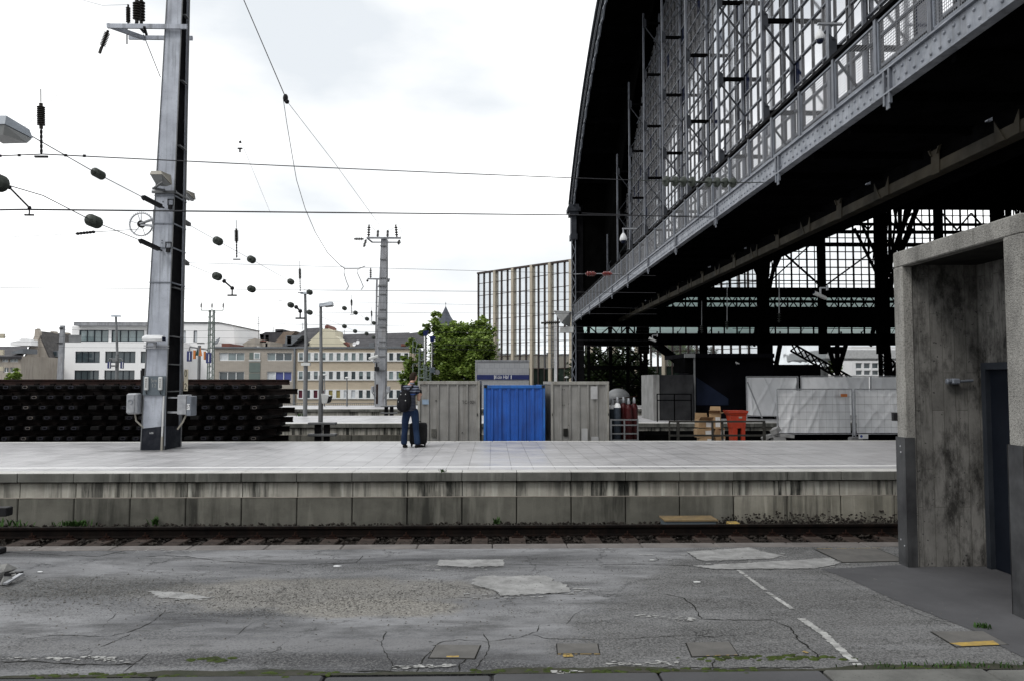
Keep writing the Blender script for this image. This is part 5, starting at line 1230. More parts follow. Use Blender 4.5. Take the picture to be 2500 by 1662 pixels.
# ================================================================== concrete stair entrance at the right
def cmat():
    m, nt, bs = new_mat('board_marked_concrete'); co = obj_co(nt); x, y, z = sep(nt, co)
    bx = mth(nt, 'DIVIDE', mth(nt, 'ADD', x, y), .145); fl = mth(nt, 'FLOOR', bx); fr = mth(nt, 'FRACT', bx)
    wn = nt.nodes.new('ShaderNodeTexWhiteNoise'); wn.noise_dimensions = '1D'; nt.links.new(fl, wn.inputs['W'])
    zz = mth(nt, 'DIVIDE', mth(nt, 'ADD', z, mth(nt, 'MULTIPLY', mth(nt, 'MODULO', mth(nt, 'ABSOLUTE', fl), 2), .45)), 1.15); fz = mth(nt, 'FRACT', zz)
    wn2 = nt.nodes.new('ShaderNodeTexWhiteNoise'); wn2.noise_dimensions = '2D'
    cb = nt.nodes.new('ShaderNodeCombineXYZ'); nt.links.new(fl, cb.inputs[0]); nt.links.new(mth(nt, 'FLOOR', zz), cb.inputs[1]); nt.links.new(cb.outputs[0], wn2.inputs['Vector'])
    col = mix(nt, rng(nt, noise(nt, obj_co(nt, (1, 1, .6)), 2.2, 7, .65), .3, .7), (.26,.252,.238), (.10,.097,.09))
    col = mix(nt, rng(nt, wn2.outputs['Value'], 0, 1, 0, .4), col, (.28,.272,.255))
    col = mix(nt, rng(nt, noise(nt, obj_co(nt, (9, 9, 1.3)), 1.4, 6, .75), .5, .66, 0, .55), col, (.05,.048,.043))
    st = rng(nt, noise(nt, obj_co(nt, (1.6, 1.6, .8), (.5, 2.3, 0)), 1.6, 8, .75), .47, .62, 0, .92); col = mix(nt, st, col, (.022,.021,.020))
    # darker towards the pavement, irregular edge
    up = mth(nt, 'ADD', mth(nt, 'SUBTRACT', z, -.6), mth(nt, 'MULTIPLY', noise(nt, obj_co(nt, (4, 4, 1)), 1.5, 6, .7), -1.5)); col = mix(nt, rng(nt, up, -.25, -.75, 0, .95), col, (.018,.018,.016))
    lines = mth(nt, 'MAXIMUM', mth(nt, 'LESS_THAN', fr, .05), mth(nt, 'LESS_THAN', fz, .007))
    col = mix(nt, mth(nt, 'MULTIPLY', lines, .6), col, (.06,.058,.05))
    hole = mth(nt, 'LESS_THAN', noise(nt, obj_co(nt, (1,1,1), (1, 5, 3)), 22, 1), .26); col = mix(nt, mth(nt, 'MULTIPLY', hole, .8), col, (.03,.03,.03))
    put(nt, bs.inputs['Base Color'], col); bs.inputs['Roughness'].default_value = .9; bs.inputs['Specular IOR Level'].default_value = .2
    h = mth(nt, 'ADD', mth(nt, 'MULTIPLY', lines, -1), mth(nt, 'MULTIPLY', noise(nt, co, 50, 4), .5)); bump(nt, bs, h, .4, .008); MAT['board'] = m
    m, nt, bs = new_mat('washed_aggregate_concrete'); co = obj_co(nt)
    vn = nt.nodes.new('ShaderNodeTexVoronoi'); vn.inputs['Scale'].default_value = 75; nt.links.new(co, vn.inputs['Vector'])
    col = mix(nt, rng(nt, noise(nt, obj_co(nt, (2, 2, 1)), 1.3, 6, .65), .35, .68), (.36,.35,.325), (.17,.165,.155))
    col = mix(nt, rng(nt, noise(nt, co, 42, 3, .75), .5, .64, 0, .6), col, (.075,.072,.067))
    col = mix(nt, rng(nt, noise(nt, obj_co(nt, (6, 6, .5)), 1.2, 5, .7), .55, .7, 0, .55), col, (.07,.068,.06))
    put(nt, bs.inputs['Base Color'], col); bs.inputs['Roughness'].default_value = .95; bs.inputs['Specular IOR Level'].default_value = .15
    bump(nt, bs, vn.outputs['Distance'], .7, .008); MAT['aggr'] = m
cmat()
XP = 4.93; YF, YN = 9.45, 7.12; ZT_ = 3.17; XBK = 5.86
t = thing('concrete_entrance', 'board marked concrete stair entrance with recessed door at the right edge', 'concrete entrance', (XP, 8.3, ZN))
k = .20
mb = MB()
mb.bevbox(XP, XP+.13, YF-k, YF, ZN, ZT_-.19, .012)
mb.bevbox(XP, XP+.13, YN, YN+.26, ZN, ZT_-.19, .012)
mb.bevbox(XP, XP+.13, YN, YF, ZT_-.19, ZT_, .012)
mb.build('portal_frame', MAT['aggr'], t)
mb = MB(); mb.box(XP+.13, 9, YF-k+.02, YF-.005, ZN, ZT_-.005); mb.build('side_wall', MAT['board'], t)
mb = MB(); mb.box(XP+.13, 9, YN+.005, YN+.22, ZN, ZT_-.005); mb.build('near_wall', MAT['board'], t)
mb = MB(); mb.box(XP+.13, 9, YN+.222, YF-k+.018, ZT_-.17, ZT_-.01); mb.build('ceiling_slab', surf('shade_dark_ceiling', (.035,.034,.032), (.015,.015,.014), 2, .95, 0, 30, .3), t)  # concrete darkened here: shade of the recess put into the ceiling colour
dz = 1.82
mb = MB(); mb.box(XBK, XBK+.2, 9.20, YF-k+.018, ZN, ZT_-.171); mb.box(XBK, XBK+.2, YN+.222, 8.0, ZN, ZT_-.171); mb.box(XBK, XBK+.2, 8.0, 9.20, dz, ZT_-.171); mb.build('back_wall', MAT['board'], t)
M['doorf'] = surf('blue_grey_door_frame', (.040,.046,.057), (.02,.024,.03), 2, .4, .2, 40, .05)
M['doord'] = surf('dark_blue_grey_door', (.012,.015,.022), (.006,.008,.013), 1.4, .45, .2, 40, .05)
mb = MB(); mb.box(XBK-.03, XBK+.06, 9.12, 9.20, ZN, dz); mb.box(XBK-.03, XBK+.06, 8.0, 8.08, ZN, dz); mb.box(XBK-.03, XBK+.06, 8.08, 9.12, dz-.08, dz); mb.build('door_frame', M['doorf'], t)
mb = MB(); mb.box(XBK+.03, XBK+.08, 8.08, 9.12, ZN+.01, dz-.08); d = mb.build('door', M['doord'], t)
MB().box(XBK-.0, XBK+.03, 8.05, 8.2, .42, .46).build('handle', M['galv'], d)
M['guard'] = surf('scuffed_corner_steel', (.085,.087,.09), (.035,.035,.038), 2.5, .55, .2, 60, .15, streak=(.02,.02,.02), amt=.6)
for q, nm in ((YF, 'corner_guard'), ):
    mb = MB(); mb.box(XP-.014, XP-.002, YF-.21, YF+.012, ZN, .93); mb.box(XP-.014, XP+.10, YF-k-.014, YF-k-.002, ZN, .93)
    g = mb.build(nm, M['guard'], t)
    mb = MB()
    for z in (.75, .82, -.3, -.36): mb.lathe((XP-.014, YF-.05-(z*7 % .1), z), (-1,0,0), [(0,.012),(.004,.008)], 8)
    mb.build('bolt_heads', M['galv'], g)
mb = MB(); mb.box(XP-.014, XP-.002, YN+.05, YN+.27, ZN, 1.0); mb.box(XP-.014, XP+.10, YN+.262, YN+.274, ZN, 1.0); mb.build('corner_guard', M['guard'], t)
MB().box(XP-.05, XP+.0, YF-.02, YF+.03, 1.12, 1.22).build('wall_fitting', M['cable'], t)
c = P(2330, 930, YF-k-.0); mb = MB(); mb.bevbox(c.x-.07, c.x+.03, YF-k-.09, YF-k+.018, c.z-.035, c.z+.035, .015); mb.tube([(c.x+.03, YF-k-.05, c.z), (c.x+.20, YF-k-.04, c.z+.01)], .016, 8); mb.lathe((c.x-.08, YF-k-.05, c.z), (-1,0,0), [(0,.03),(.04,.035),(.05,.02)], 8)
mb.build('broken_lamp_socket', M['steel'], t)
# bars and rubble at the lower left
q = PZ(22, 1250, ZN); mb = MB(); a = P(22, 1237, 11.0); mb.bevbox(a.x-1.2, a.x, a.y-.06, a.y+.10, a.z-.12, a.z, .01); mb.box(a.x-.9, a.x-.8, a.y-.05, a.y+.05, -.95, a.z-.12); tag(mb.build('steel_beam', M['cable']), 'black beam end poking in over the track at the left edge', 'beam')
a = PZ(11, 1349, ZN); mb = MB(); mb.bevbox(a.x-1, a.x, a.y-.1, a.y+.05, ZN+.003, ZN+.075, .01); tag(mb.build('steel_beam', M['cable']), 'short dark beam end lying on the asphalt at the left edge', 'beam')
rg = random.Random(5); mb = MB()
for u, v, r in ((12,1392,.14),(30,1396,.07),(-10,1410,.16),(14,1418,.09),(38,1402,.05),(-30,1395,.15)):
    p = PZ(u, v+8, ZN); mb.rock((p.x, p.y, ZN+r*.35), r, rg)
tag(mb.build('rubble_lump', surf('broken_concrete', (.26,.26,.25), (.13,.13,.13), 8, .9, 0, 60, .5)), 'broken grey concrete lumps at the lower left edge', 'rubble')
a, b = PZ(12, 1424, ZN+.04), PZ(52, 1400, ZN+.06); mb = MB(); mb.bar(a, b, .045, .02); tag(mb.build('metal_strip', M['galv']), 'pale metal strip leaning on the rubble at the left', 'metal strip')
mb = MB(); a = PZ(52,1398,ZN+.03); mb.bar(a+Vector((-.18,.02,-.015)), a, .07, .03); tag(mb.build('dark_bracket', M['cable']), 'black bracket lying between rubble and metal strip', 'bracket')
# buffer blocks in the track bed
mb = MB(); mb.bevbox(ux(1615,13.4), ux(1737,13.4), 13.2, 13.6, -.86, vz(1269,13.3,1680), .012); o = mb.build('cable_duct', M['panel']); tag(o, 'low dark duct with an ochre lid by the platform wall', 'cable duct')
MB().box(ux(1615,13.4)-.02, ux(1737,13.4)+.02, 13.18, 13.62, vz(1269,13.3,1680)+.001, vz(1266,13.3,1680)+.004).build('duct_lid', surf('ochre_lid', (.24,.17,.08), (.15,.11,.06), 6, .8, 0, 50, .3), o)
mb = MB(); a = P(1790, 1278, 13.2); mb.bevbox(a.x-.09, a.x+.09, 13.1, 13.3, -.9, a.z+.03, .01); tag(mb.build('marker_block', MAT['yellow']), 'small yellow block beside the rail right of the duct', 'marker block')

# ================================================================== stacked track panels
M['sleeper_d'] = surf('black_steel_sleeper', (.006,.0055,.006), (.004,.004,.004), 6, .8, .1, 60, .2, spec=.15)
M['rail_d'] = surf('dark_rusted_rail', (.010,.006,.005), (.005,.004,.004), 3, .85, .05, 50, .2, spec=.15)
M['rail_top_d'] = surf('red_brown_top_rail', (.026,.011,.009), (.012,.007,.006), 3, .8, .05, 50, .2, spec=.2)
M['ring'] = surf('scraped_sleeper_rim', (.13,.11,.09), (.05,.045,.05), 12, .7, .1, 60, .2)
def ring_end(mb, x, y, z, w, h, t, dep):
    def rr(w, h, yy):
        o = []; r = h*.42
        for cx, cz, a0 in ((w/2-r, h/2-r, 0), (-w/2+r, h/2-r, 90), (-w/2+r, -h/2+r, 180), (w/2-r, -h/2+r, 270)):
            for k in range(3): a = R(a0+k*45); o.append((x+cx+cos(a)*r, yy, z+cz+sin(a)*r))
        return o
    A, B, C = rr(w, h, y), rr(w-t*2, h-t*2, y), rr(w-t*2, h-t*2, y+dep); n = 12; D = rr(w, h, y+dep)
    mb.add(A+B+C+D, [(i, (i+1) % n, n+(i+1) % n, n+i) for i in range(n)] + [(n+i, n+(i+1) % n, 2*n+(i+1) % n, 2*n+i) for i in range(n)] + [(i, 3*n+i, 3*n+(i+1) % n, (i+1) % n) for i in range(n)])
M['ring_b'] = surf('dull_blue_grey_rim', (.035,.035,.05), (.015,.015,.022), 12, .8, .1, 60, .2)
def track_panel():
    t = thing('track_panel', 'topmost track panel of the stack with red brown rail showing', 'track panel', (0, 22.4, 0), 'stacked track panels beyond the platform')
    x0, x1 = -16.2, 0
    for yy in (0, 1.44):
        mb = MB(); pr = rail_profile(22.65+yy); mb.extr([(x0, a, b+.0) for a, b in pr], (x1-x0, 0, 0)); mb.build('rail', M['rail_d'], t)
    x = x1-.45; fs = None
    while x > x0:
        if fs is None:
            bx = x; mb = MB(); mb.bevbox(x-.125, x+.125, 22.0, 24.5, -.118, -.002, .02); fs = mb.build('sleeper', M['sleeper_d'], t)
            mb = MB(); ring_end(mb, x, 21.975, -.058, .135, .078, .016, .02); rf = mb.build('sleeper_end', M['ring'], fs); rfb = None
            mb = MB()
            for q in (-1, 1): mb.box(x-.06, x+.06, 22.65+q*.10-.04, 22.65+q*.10+.04, -.002, .05)
            cf = mb.build('rail_clip', M['rail_d'], fs)
        else:
            s = fs.copy(); COL.objects.link(s); s.parent = t; s.location = (x-bx+random.uniform(-.075, .075), random.uniform(-.02, .02), 0)
            if random.random() < .80:
                r = rf.copy(); COL.objects.link(r); r.parent = s; r.location = (random.uniform(-.02,.02), 0, random.uniform(-.006,.006))
                if x > -8.5 + random.uniform(-4, 3):
                    if rfb is None: rfb = rf.data.copy(); rfb.materials[0] = M['ring_b']
                    r.data = rfb
            r = cf.copy(); COL.objects.link(r); r.parent = s
        x -= .45
    return t
tp = track_panel()
def copy_tree(root, loc, label, rz=0):
    r = root.copy(); COL.objects.link(r); r.location = loc; r.rotation_euler = (0, 0, rz); r['label'] = label
    for ch in list(root.children):
        c = ch.copy(); COL.objects.link(c); c.parent = r
        for g in ch.children: d = g.copy(); COL.objects.link(d); d.parent = c
    return r
xe = [ux(u, 22.2)-.42 for u in (701, 722, 703, 716, 712, 704, 700, 712, 700)]
zt = vz(925, 22.65, 600)-.165; rg = random.Random(6)
tp.location = (xe[0], 22.4, zt)
nmz = ['second', 'third', 'fourth', 'fifth', 'sixth', 'seventh', 'eighth', 'lowest']
for i in range(1, 8):
    copy_tree(tp, (xe[i], 22.4 + rg.uniform(-.05, .05), zt-.283*i), '%s track panel from the top of the black stack' % nmz[i-1] if i < 7 else 'lowest track panel of the black stack')
for ch in tp.children:
    if ch.name.startswith('rail'): ch.data = ch.data.copy(); ch.data.materials[0] = M['rail_top_d']
mb = MB()
for x in range(-15, -5, 2): mb.bevbox(x-.12, x+.12, 22.0, 24.4, -.95, zt-.283*7-.12, .01)
tag(mb.build('bearer_timbers', MAT['wood']), 'timber bearers under the stacked track panels', 'timbers')
# litter heap, plastic sheet
mb = MB(); rg = random.Random(3)
base = P(712, 1076, 22.6)
pts = [(-.62,0),(-.5,.22),(-.42,.30),(-.28,.27),(-.16,.24),(-.05,.16),(.02,0)]
mb.grid(lambda a, b: (base.x+.6-.62+a*.75, base.y-.3+b*.6, -.62+.26*sin(pi*min(1,a*1.05))*(.6+.4*sin(b*9+a*5))*(1 if .02<a<.98 else .2)), 14, 8)
tag(mb.build('plastic_sheet', M['offw'], None, True), 'crumpled grey plastic sheet at the end of the rail stack', 'plastic sheet')
mb = MB(); b2 = P(738, 1068, 22.8)
for i in range(260):
    a = rg.uniform(0, 6.28); p = Vector((b2.x+rg.gauss(0,.20), b2.y+rg.gauss(0,.2), -.5+rg.uniform(-.1,.16))); mb.bar(p, p+Vector((cos(a)*.12, sin(a)*.1, rg.uniform(-.07,.07))), .018, .012)
mb.ball((b2.x, b2.y, -.75), .38, 10, 6, (1.1,1,.7)); tag(mb.build('straw_heap', surf('dry_straw', (.20,.15,.07), (.07,.08,.03), 9, .9, 0, 60, .3)), 'heap of dry plant waste beside the plastic sheet', 'straw heap')
# wooden-like concrete crossbar barriers around lamp feet
def barrier(label, u0, u1, vt, Y, s=1):
    c = P((u0+u1)/2, vt, Y); t = thing('crossbar_barrier', label, 'barrier', (c.x, Y, -.95), 'grey crossbar barriers on the tracks'); w = (ux(u1, Y)-ux(u0, Y))/2; k = Y/FPX
    for nm, z0, z1 in (('top_bar', c.z-5*k*s, c.z), ('lower_bar', c.z-33*k*s, c.z-27*k*s)):
        MB().bevbox(c.x-w, c.x+w, Y-.15, Y+.15, z0, z1, .01).build(nm, M['pole'], t)
    for q in (-.38, .28): MB().box(c.x+w*q-.07, c.x+w*q+.1, Y-.08, Y+.08, -.95, c.z-5*k*s).build('leg', M['steel_d'], t)
barrier('crossbar barrier at the foot of the flat headed lamp', 754, 821, 1030, 24.6); barrier('smaller distant crossbar barrier left of the man', 930, 970, 989, 38.5, .6)
# railing of third platform
mb = MB(); Y = 52.3; x = ux(690, Y); z0, z1 = vz(991, Y), vz(983, Y)
while x < ux(915, Y): mb.box(x-.012, x+.012, Y, Y+.02, 0, 1.6+(930-983)*Y/FPX); x += .14
for v in (983, 990): mb.box(ux(690,Y), ux(915,Y), Y-.01, Y+.03, vz(v,Y)-.02, vz(v,Y)+.02)
tag(mb.build('platform_railing', M['pole']), 'low grey railing along the back of the third platform', 'railing')

# ================================================================== containers
def container(name, label, u0, u1, vt, Y, mat, blue=False, depth=3.4):
    x0, x1, zt, zb = ux(u0, Y), ux(u1, Y), vz(vt, Y, (u0+u1)/2), -.95
    t = thing(name, label, 'container', ((x0+x1)/2, Y, zb), None if blue else 'grey steel containers behind the platform'); w = x1-x0
    fr = MB(); e = .065
    fr.bevbox(x0, x0+e, Y, Y+e, zb, zt-.0, .006).bevbox(x1-e, x1, Y, Y+e, zb, zt, .006)
    fr.bevbox(x0+e, x1-e, Y-.004, Y+e, zt-.095, zt-.002, .008)
    fr.box(x0+e, x1-e, Y, Y+e, zb, zb+.12).box(x0, x0+e, Y+depth-e, Y+depth, zb, zt).box(x1-e, x1, Y+depth-e, Y+depth, zb, zt)
    fr.box(x0, x0+e, Y+e, Y+depth-e, zt-.09, zt-.003).box(x1-e, x1, Y+e, Y+depth-e, zt-.09, zt-.003); fr.box(x0, x0+e, Y+e, Y+depth-e, zb, zb+.12).box(x1-e, x1, Y+e, Y+depth-e, zb, zb+.12)
    fr.build('frame', mat[1], t)
    # corrugated front and sides
    def corr(n, L):
        out = []; p = L/n
        for i in range(n):
            a = i*p
            if blue: out += [(a, .045), (a+p*.52, .045), (a+p*.66, .012), (a+p*.92, .012)]
            else: out += [(a, .05), (a+p*.76, .05), (a+p*.80, .012), (a+p*.96, .012)]
        out.append((L, .045)); return out
    z0, z1 = zb+.1, zt-.07
    def sheet(fn, n, L, k=1):
        pr = corr(n, L); vs = []
        for a, d in pr: vs += [fn(a, d, z0), fn(a, d, z1)]
        return vs, [(2*i, 2*i+2, 2*i+3, 2*i+1) for i in range(len(pr)-1)]
    n = 7 if blue else 6
    mb = MB(); mb.add(*sheet(lambda a, d, z: (x0+e-.01+a, Y+d, z), n, w-2*e+.02)); mb.build('corrugated_front', mat[0], t)
    mb = MB(); mb.add(*sheet(lambda a, d, z: (x0+d, Y+e+a, z), 9, depth-2*e)); mb.add(*sheet(lambda a, d, z: (x1-d, Y+e+a, z), 9, depth-2*e)); mb.box(x0+.01, x1-.01, Y+.02, Y+depth-.02, zt-.07, zt-.05); mb.box(x0+.06, x1-.06, Y+depth-.05, Y+depth-.02, zb, zt-.08); mb.build('side_panels', mat[0], t)
    if blue:
        for x in (x0, x1):
            s = 1 if x == x0 else -1
            cc = MB(); cc.bevbox(min(x, x+s*.11), max(x, x+s*.11), Y-.012, Y+.15, zt-.09, zt+.012, .012); c = cc.build('corner_casting', mat[2], t)
            MB().lathe((x+s*.055, Y-.014, zt-.04), (0,-1,0), [(0,.035),(.003,.034)], 8).build('casting_hole', MAT['dirtgap'], c)
    return t, x0, x1, zt
gm = (surf('dusty_grey_container_paint', (.27,.265,.25), (.20,.195,.185), 2.2, .65, .05, 50, .15, streak=(.12,.112,.10), amt=.6, speck=(.17,.15,.13)), surf('grey_container_frame', (.33,.325,.30), (.22,.21,.19), 2.5, .6, .05, 50, .15, streak=(.15,.13,.10), amt=.6))
bm = (surf('bright_blue_container_paint', (.014,.105,.46), (.008,.065,.31), 1.6, .55, .05, 50, .15, streak=(.008,.035,.17), amt=.75, speck=(.02,.05,.16)), surf('blue_container_frame', (.02,.15,.50), (.012,.09,.34), 2.5, .45, .05, 50, .15, streak=(.03,.04,.05), amt=.4), surf('dark_blue_casting', (.01,.04,.12), (.02,.03,.05), 8, .6, .1, 60, .3))
Yc_ = 22.0
t, x0, x1, zt = container('storage_container', 'left grey storage container with stencilled letters behind the man', 1020, 1172, 929, Yc_, gm)
def plate(parent, u0, u1, v0, v1, mat, nm='plate', Y=Yc_+.02): return MB().box(ux(u0,Y), ux(u1,Y), Y-.012, Y, vz(v1,Y,u0), vz(v0,Y,u0)).build(nm, mat, parent)
M['ltblue'] = plain('pale_blue_label', (.24,.32,.42)); M['ventd'] = surf('dark_vent', (.06,.06,.058), (.12,.115,.10), 25, .7, 0, 60, .2)
plate(t, 1031, 1047, 974, 986, M['ltblue'], 'label_patch'); v_ = plate(t, 1054, 1066, 1046, 1066, M['ventd'], 'vent_plate')
text('TC- 001', 'container_number', M['ink'], t, Matrix.Translation((ux(1145,Yc_), Yc_-.002, vz(981,Yc_,1145))) @ FRONT, .125, .001, .92)
mb = MB(); mb.lathe((ux(1064.5,Yc_), Yc_+.03, vz(977,Yc_)), (0,-1,0), [(0,.02),(.02,.018)], 8); mb.lathe((ux(1129,Yc_), Yc_+.03, vz(1055,Yc_)), (0,-1,0), [(0,.015),(.02,.013)], 8); mb.box(ux(1166,Yc_)-.012, ux(1166,Yc_)+.012, Yc_-.012, Yc_-.003, vz(1015,Yc_), vz(1008,Yc_)); mb.build('bolt', M['cable'], t)
t, x0, x1, zt = container('storage_container', 'bright blue corrugated storage container between two grey ones', 1181, 1331, 939, Yc_-.05, bm, True)
t, x0, x1, zt = container('storage_container', 'right grey storage container with riveted patch plates', 1345, 1487, 930, Yc_, gm)
M['patchp'] = surf('pale_repair_plate', (.42,.42,.42), (.34,.34,.34), 4, .5, .1, 60, .1)
plate(t, 1442, 1458.5, 942, 973, M['patchp'], 'patch_plate', Yc_-.005); plate(t, 1419, 1434, 1045, 1077, M['patchp'], 'patch_plate', Yc_-.005); plate(t, 1443, 1460, 1065, 1077, M['patchp'], 'patch_plate', Yc_-.005); plate(t, 1375, 1386, 1045, 1064, MAT['dirtgap'], 'vent_plate')
mb = MB()
for u, v in ((1374,950),(1378,950),(1374,988),(1378,988),(1388,985),(1388,1037)): mb.lathe((ux(u,Yc_), Yc_+.03, vz(v,Yc_)), (0,-1,0), [(0,.012),(.02,.011)], 6)
for u in (1348, 1485): mb.box(ux(u,Yc_)-.01, ux(u,Yc_)+.01, Yc_-.012, Yc_-.003, vz(1014,Yc_), vz(1008,Yc_))
mb.build('bolt', M['cable'], t)
# ================================================================== gas cylinders
M['cylg'] = surf('dark_blue_grey_cylinder', (.035,.045,.06), (.02,.026,.035), 5, .4, .1, 40, .1); M['cylr'] = surf('deep_red_cylinder', (.055,.006,.007), (.03,.005,.006), 5, .4, .1, 40, .1)
def cylinder_(label, u, vt, Y, kind):
    c = P(u, vt, Y); r = .105; t = thing('gas_cylinder', label, 'gas cylinder', (c.x, Y, -.95), 'gas cylinders beside the right grey container'); z = c.z
    MB().lathe((c.x, Y, -.95), (0,0,1), [(0,r*.95),(.02,r),(z-.30+.95,r)], 18).build('body', M['cylg'] if kind != 'r' else M['cylr'], t, True)
    MB().lathe((c.x, Y, z-.30), (0,0,1), [(0,r),(.05,r*.92),(.10,r*.66),(.13,r*.4)], 18).build('shoulder', M['white'] if kind != 'r' else M['cylr'], t, True)
    MB().lathe((c.x, Y, z-.175), (0,0,1), [(0,.03),(.03,.045),(.12,.04),(.16,.03),(.175,.012)], 10).build('valve_cap', M['galv'], t, True)
for lab, u, v, Y, k in (('dark gas cylinder with white shoulder hard against the container', 1495, 972, 22.5, 'd'), ('taller grey gas cylinder with white shoulder', 1507, 968, 22.2, 'g'), ('left red gas cylinder next to the grey one', 1522, 968, 22.35, 'r'), ('middle red gas cylinder slightly lower than its neighbours', 1534.5, 971, 22.15, 'r'), ('right red gas cylinder at the end of the row', 1548, 969, 22.3, 'r')): cylinder_(lab, u, v, Y, k)
Yr = 21.95; t = thing('cylinder_rack', 'grey steel rack holding the gas cylinders', 'rack', (ux(1522,Yr), Yr, -.95))
mb = MB(); xa, xb = ux(1491,Yr), ux(1556,Yr)
for v in (1024, 1037, 1058, 1074): mb.bar((xa, Yr, vz(v,Yr)), (xb, Yr, vz(v,Yr)), .03, .035)
mb.build('rails', M['pole'], t)
for x in (xa, xb, (xa+xb)/2): mb = MB(); mb.box(x-.02, x+.02, Yr-.02, Yr+.02, -.95, vz(1022,Yr)); mb.build('post', M['pole'], t)
mb = MB(); mb.ball(P(1509, 971, 27), .42, 20, 12, (1,.9,.8)); tag(mb.build('silver_dome', M['pole'], None, True), 'rounded silver cover behind the gas cylinders', 'dome cover')
mb = MB(); mb.bar(P(1491, 975, 23), P(1556, 966, 23), .025); tag(mb.build('copper_pipe', MAT['rust']), 'thin rusty pipe resting across the gas cylinder tops', 'pipe')

# ================================================================== railing, boxes, bin
Yr = 21.6; t = thing('handrail', 'dark steel handrail in front of the cardboard boxes', 'railing', (ux(1740,Yr), Yr, -.95)); M['raild'] = surf('dark_olive_railing', (.045,.043,.038), (.025,.024,.022), 4, .6, .1, 50, .15)
mb = MB(); xa, xb = ux(1632,Yr), ux(1866,Yr)
for v in (1028, 1062): mb.bar((xa, Yr, vz(v,Yr,1740)), (xb, Yr, vz(v,Yr,1740)), .05, .05)
mb.build('rails', M['raild'], t)
for u, w in ((1633,.035),(1738,.05),(1654,.07),(1762,.05),(1864,.07)): x = ux(u,Yr); mb = MB(); mb.box(x-w/2, x+w/2, Yr-.02, Yr+.03, -.95, vz(1028,Yr,1740)-.025); mb.build('post', M['raild'], t)
M['card'] = surf('brown_cardboard', (.36,.24,.13), (.28,.185,.10), 3, .85, 0, 60, .15)
def carton(label, u, v, Y, w, h, d, rz, tilt=0, flaps=False):
    c = P(u, v, Y); t = thing('cardboard_box', label, 'cardboard box', c, 'stacked cardboard boxes behind the railing'); A = Matrix.Translation(c) @ Matrix.Rotation(R(rz), 4, 'Z') @ Matrix.Rotation(R(tilt), 4, 'Y')
    def B(*a): q = MB().box(*a); return MB().add([A @ Vector(p) for p in q.v], q.f)
    if flaps:
        mb = MB()
        for a in ((-w/2,w/2,-d/2,-d/2+.012,-h/2,h/2),(-w/2,w/2,d/2-.012,d/2,-h/2,h/2),(-w/2,-w/2+.012,-d/2+.012,d/2-.012,-h/2,h/2),(w/2-.012,w/2,-d/2+.012,d/2-.012,-h/2,h/2),(-w/2,w/2,-d/2,d/2,-h/2,-h/2+.012)): q = B(*a); mb.add(q.v, q.f)
        mb.build('box_body', M['card'], t)
        f = MB()
        for pts in (((-w/2,-d/2,h/2),(w/2,-d/2,h/2),(w/2,-d/2-.12,h/2+.09),(-w/2,-d/2-.12,h/2+.09)), ((w/2,-d/2,h/2),(w/2,d/2,h/2),(w/2+.16,d/2,h/2+.02),(w/2+.16,-d/2,h/2+.02)), ((-w/2,d/2,h/2),(w/2,d/2,h/2),(w/2-.02,d/2+.03,h/2+.2),(-w/2+.02,d/2+.03,h/2+.2))): f.extr([A @ Vector(p) for p in pts], (0,0,.008))
        f.build('flaps', M['card'], t)
    else: B(-w/2,w/2,-d/2,d/2,-h/2,h/2).build('box_body', M['card'], t)
    B(w*.05,w*.45,-d/2-.004,-d/2-.001,-h*.38,h*.25).build('paper_label', M['offw'], t)
for a in (('open cardboard box on top at the right', 1746, 1026, 25.2, .36, .50, .36, -18, 0, True), ('open cardboard box on top at the left', 1717, 1033, 25.2, .44, .26, .36, 8, 2, True), ('cardboard box in the second layer at the left', 1716, 1055, 25.1, .48, .26, .38, 3, -3, False), ('cardboard box in the second layer at the right', 1752, 1053, 25.2, .30, .28, .36, 12, 4, False),
          ('cardboard box near the bottom at the left', 1722, 1074, 25.1, .46, .26, .38, -4, 2, False), ('cardboard box near the bottom at the right', 1754, 1074, 25.2, .32, .26, .38, 6, -2, False), ('lowest left cardboard box mostly hidden', 1722, 1094, 25.1, .46, .28, .38, 0, 0, False), ('lowest right cardboard box mostly hidden', 1753, 1094, 25.2, .34, .28, .38, 0, 0, False)): carton(*a)
M['orb'] = surf('orange_red_plastic', (.42,.035,.008), (.27,.022,.006), 3, .5, 0, 40, .06)
Yb = 24.6; t = thing('waste_bin', 'orange wheeled waste bin behind the railing', 'waste bin', (ux(1796,Yb), Yb, -.95)); X = lambda u: ux(u, Yb); Z = lambda v: vz(v, Yb, 1796)
def taper(mb, u0, u1, u2, u3, vt, vb, d0, d1, Y=Yb): return mb.add([(X(u0),Y-d0,Z(vt)),(X(u1),Y-d0,Z(vt)),(X(u1),Y+d0,Z(vt)),(X(u0),Y+d0,Z(vt)),(X(u2),Y-d1,Z(vb)),(X(u3),Y-d1,Z(vb)),(X(u3),Y+d1,Z(vb)),(X(u2),Y+d1,Z(vb))], [(0,1,2,3),(7,6,5,4),(0,4,5,1),(1,5,6,2),(2,6,7,3),(3,7,4,0)])
taper(MB(), 1777, 1815, 1781, 1812, 1012, 1043, .26, .24).build('body', M['orb'], t)
mb = MB(); taper(mb, 1770, 1819, 1772, 1817, 1001, 1006, .30, .30); taper(mb, 1772, 1817, 1776, 1814, 1006.2, 1012, .29, .27); mb.build('lid', M['orb'], t)
taper(MB(), 1782, 1793, 1785, 1793, 1043, 1120, .24, .2).build('leg', M['orb'], t); taper(MB(), 1803, 1812, 1803, 1811, 1043, 1120, .24, .2).build('leg', M['orb'], t)
taper(MB(), 1793.2, 1802.8, 1793.2, 1802.8, 1045, 1120, .14, .12).build('recess', M['rubber'], t)
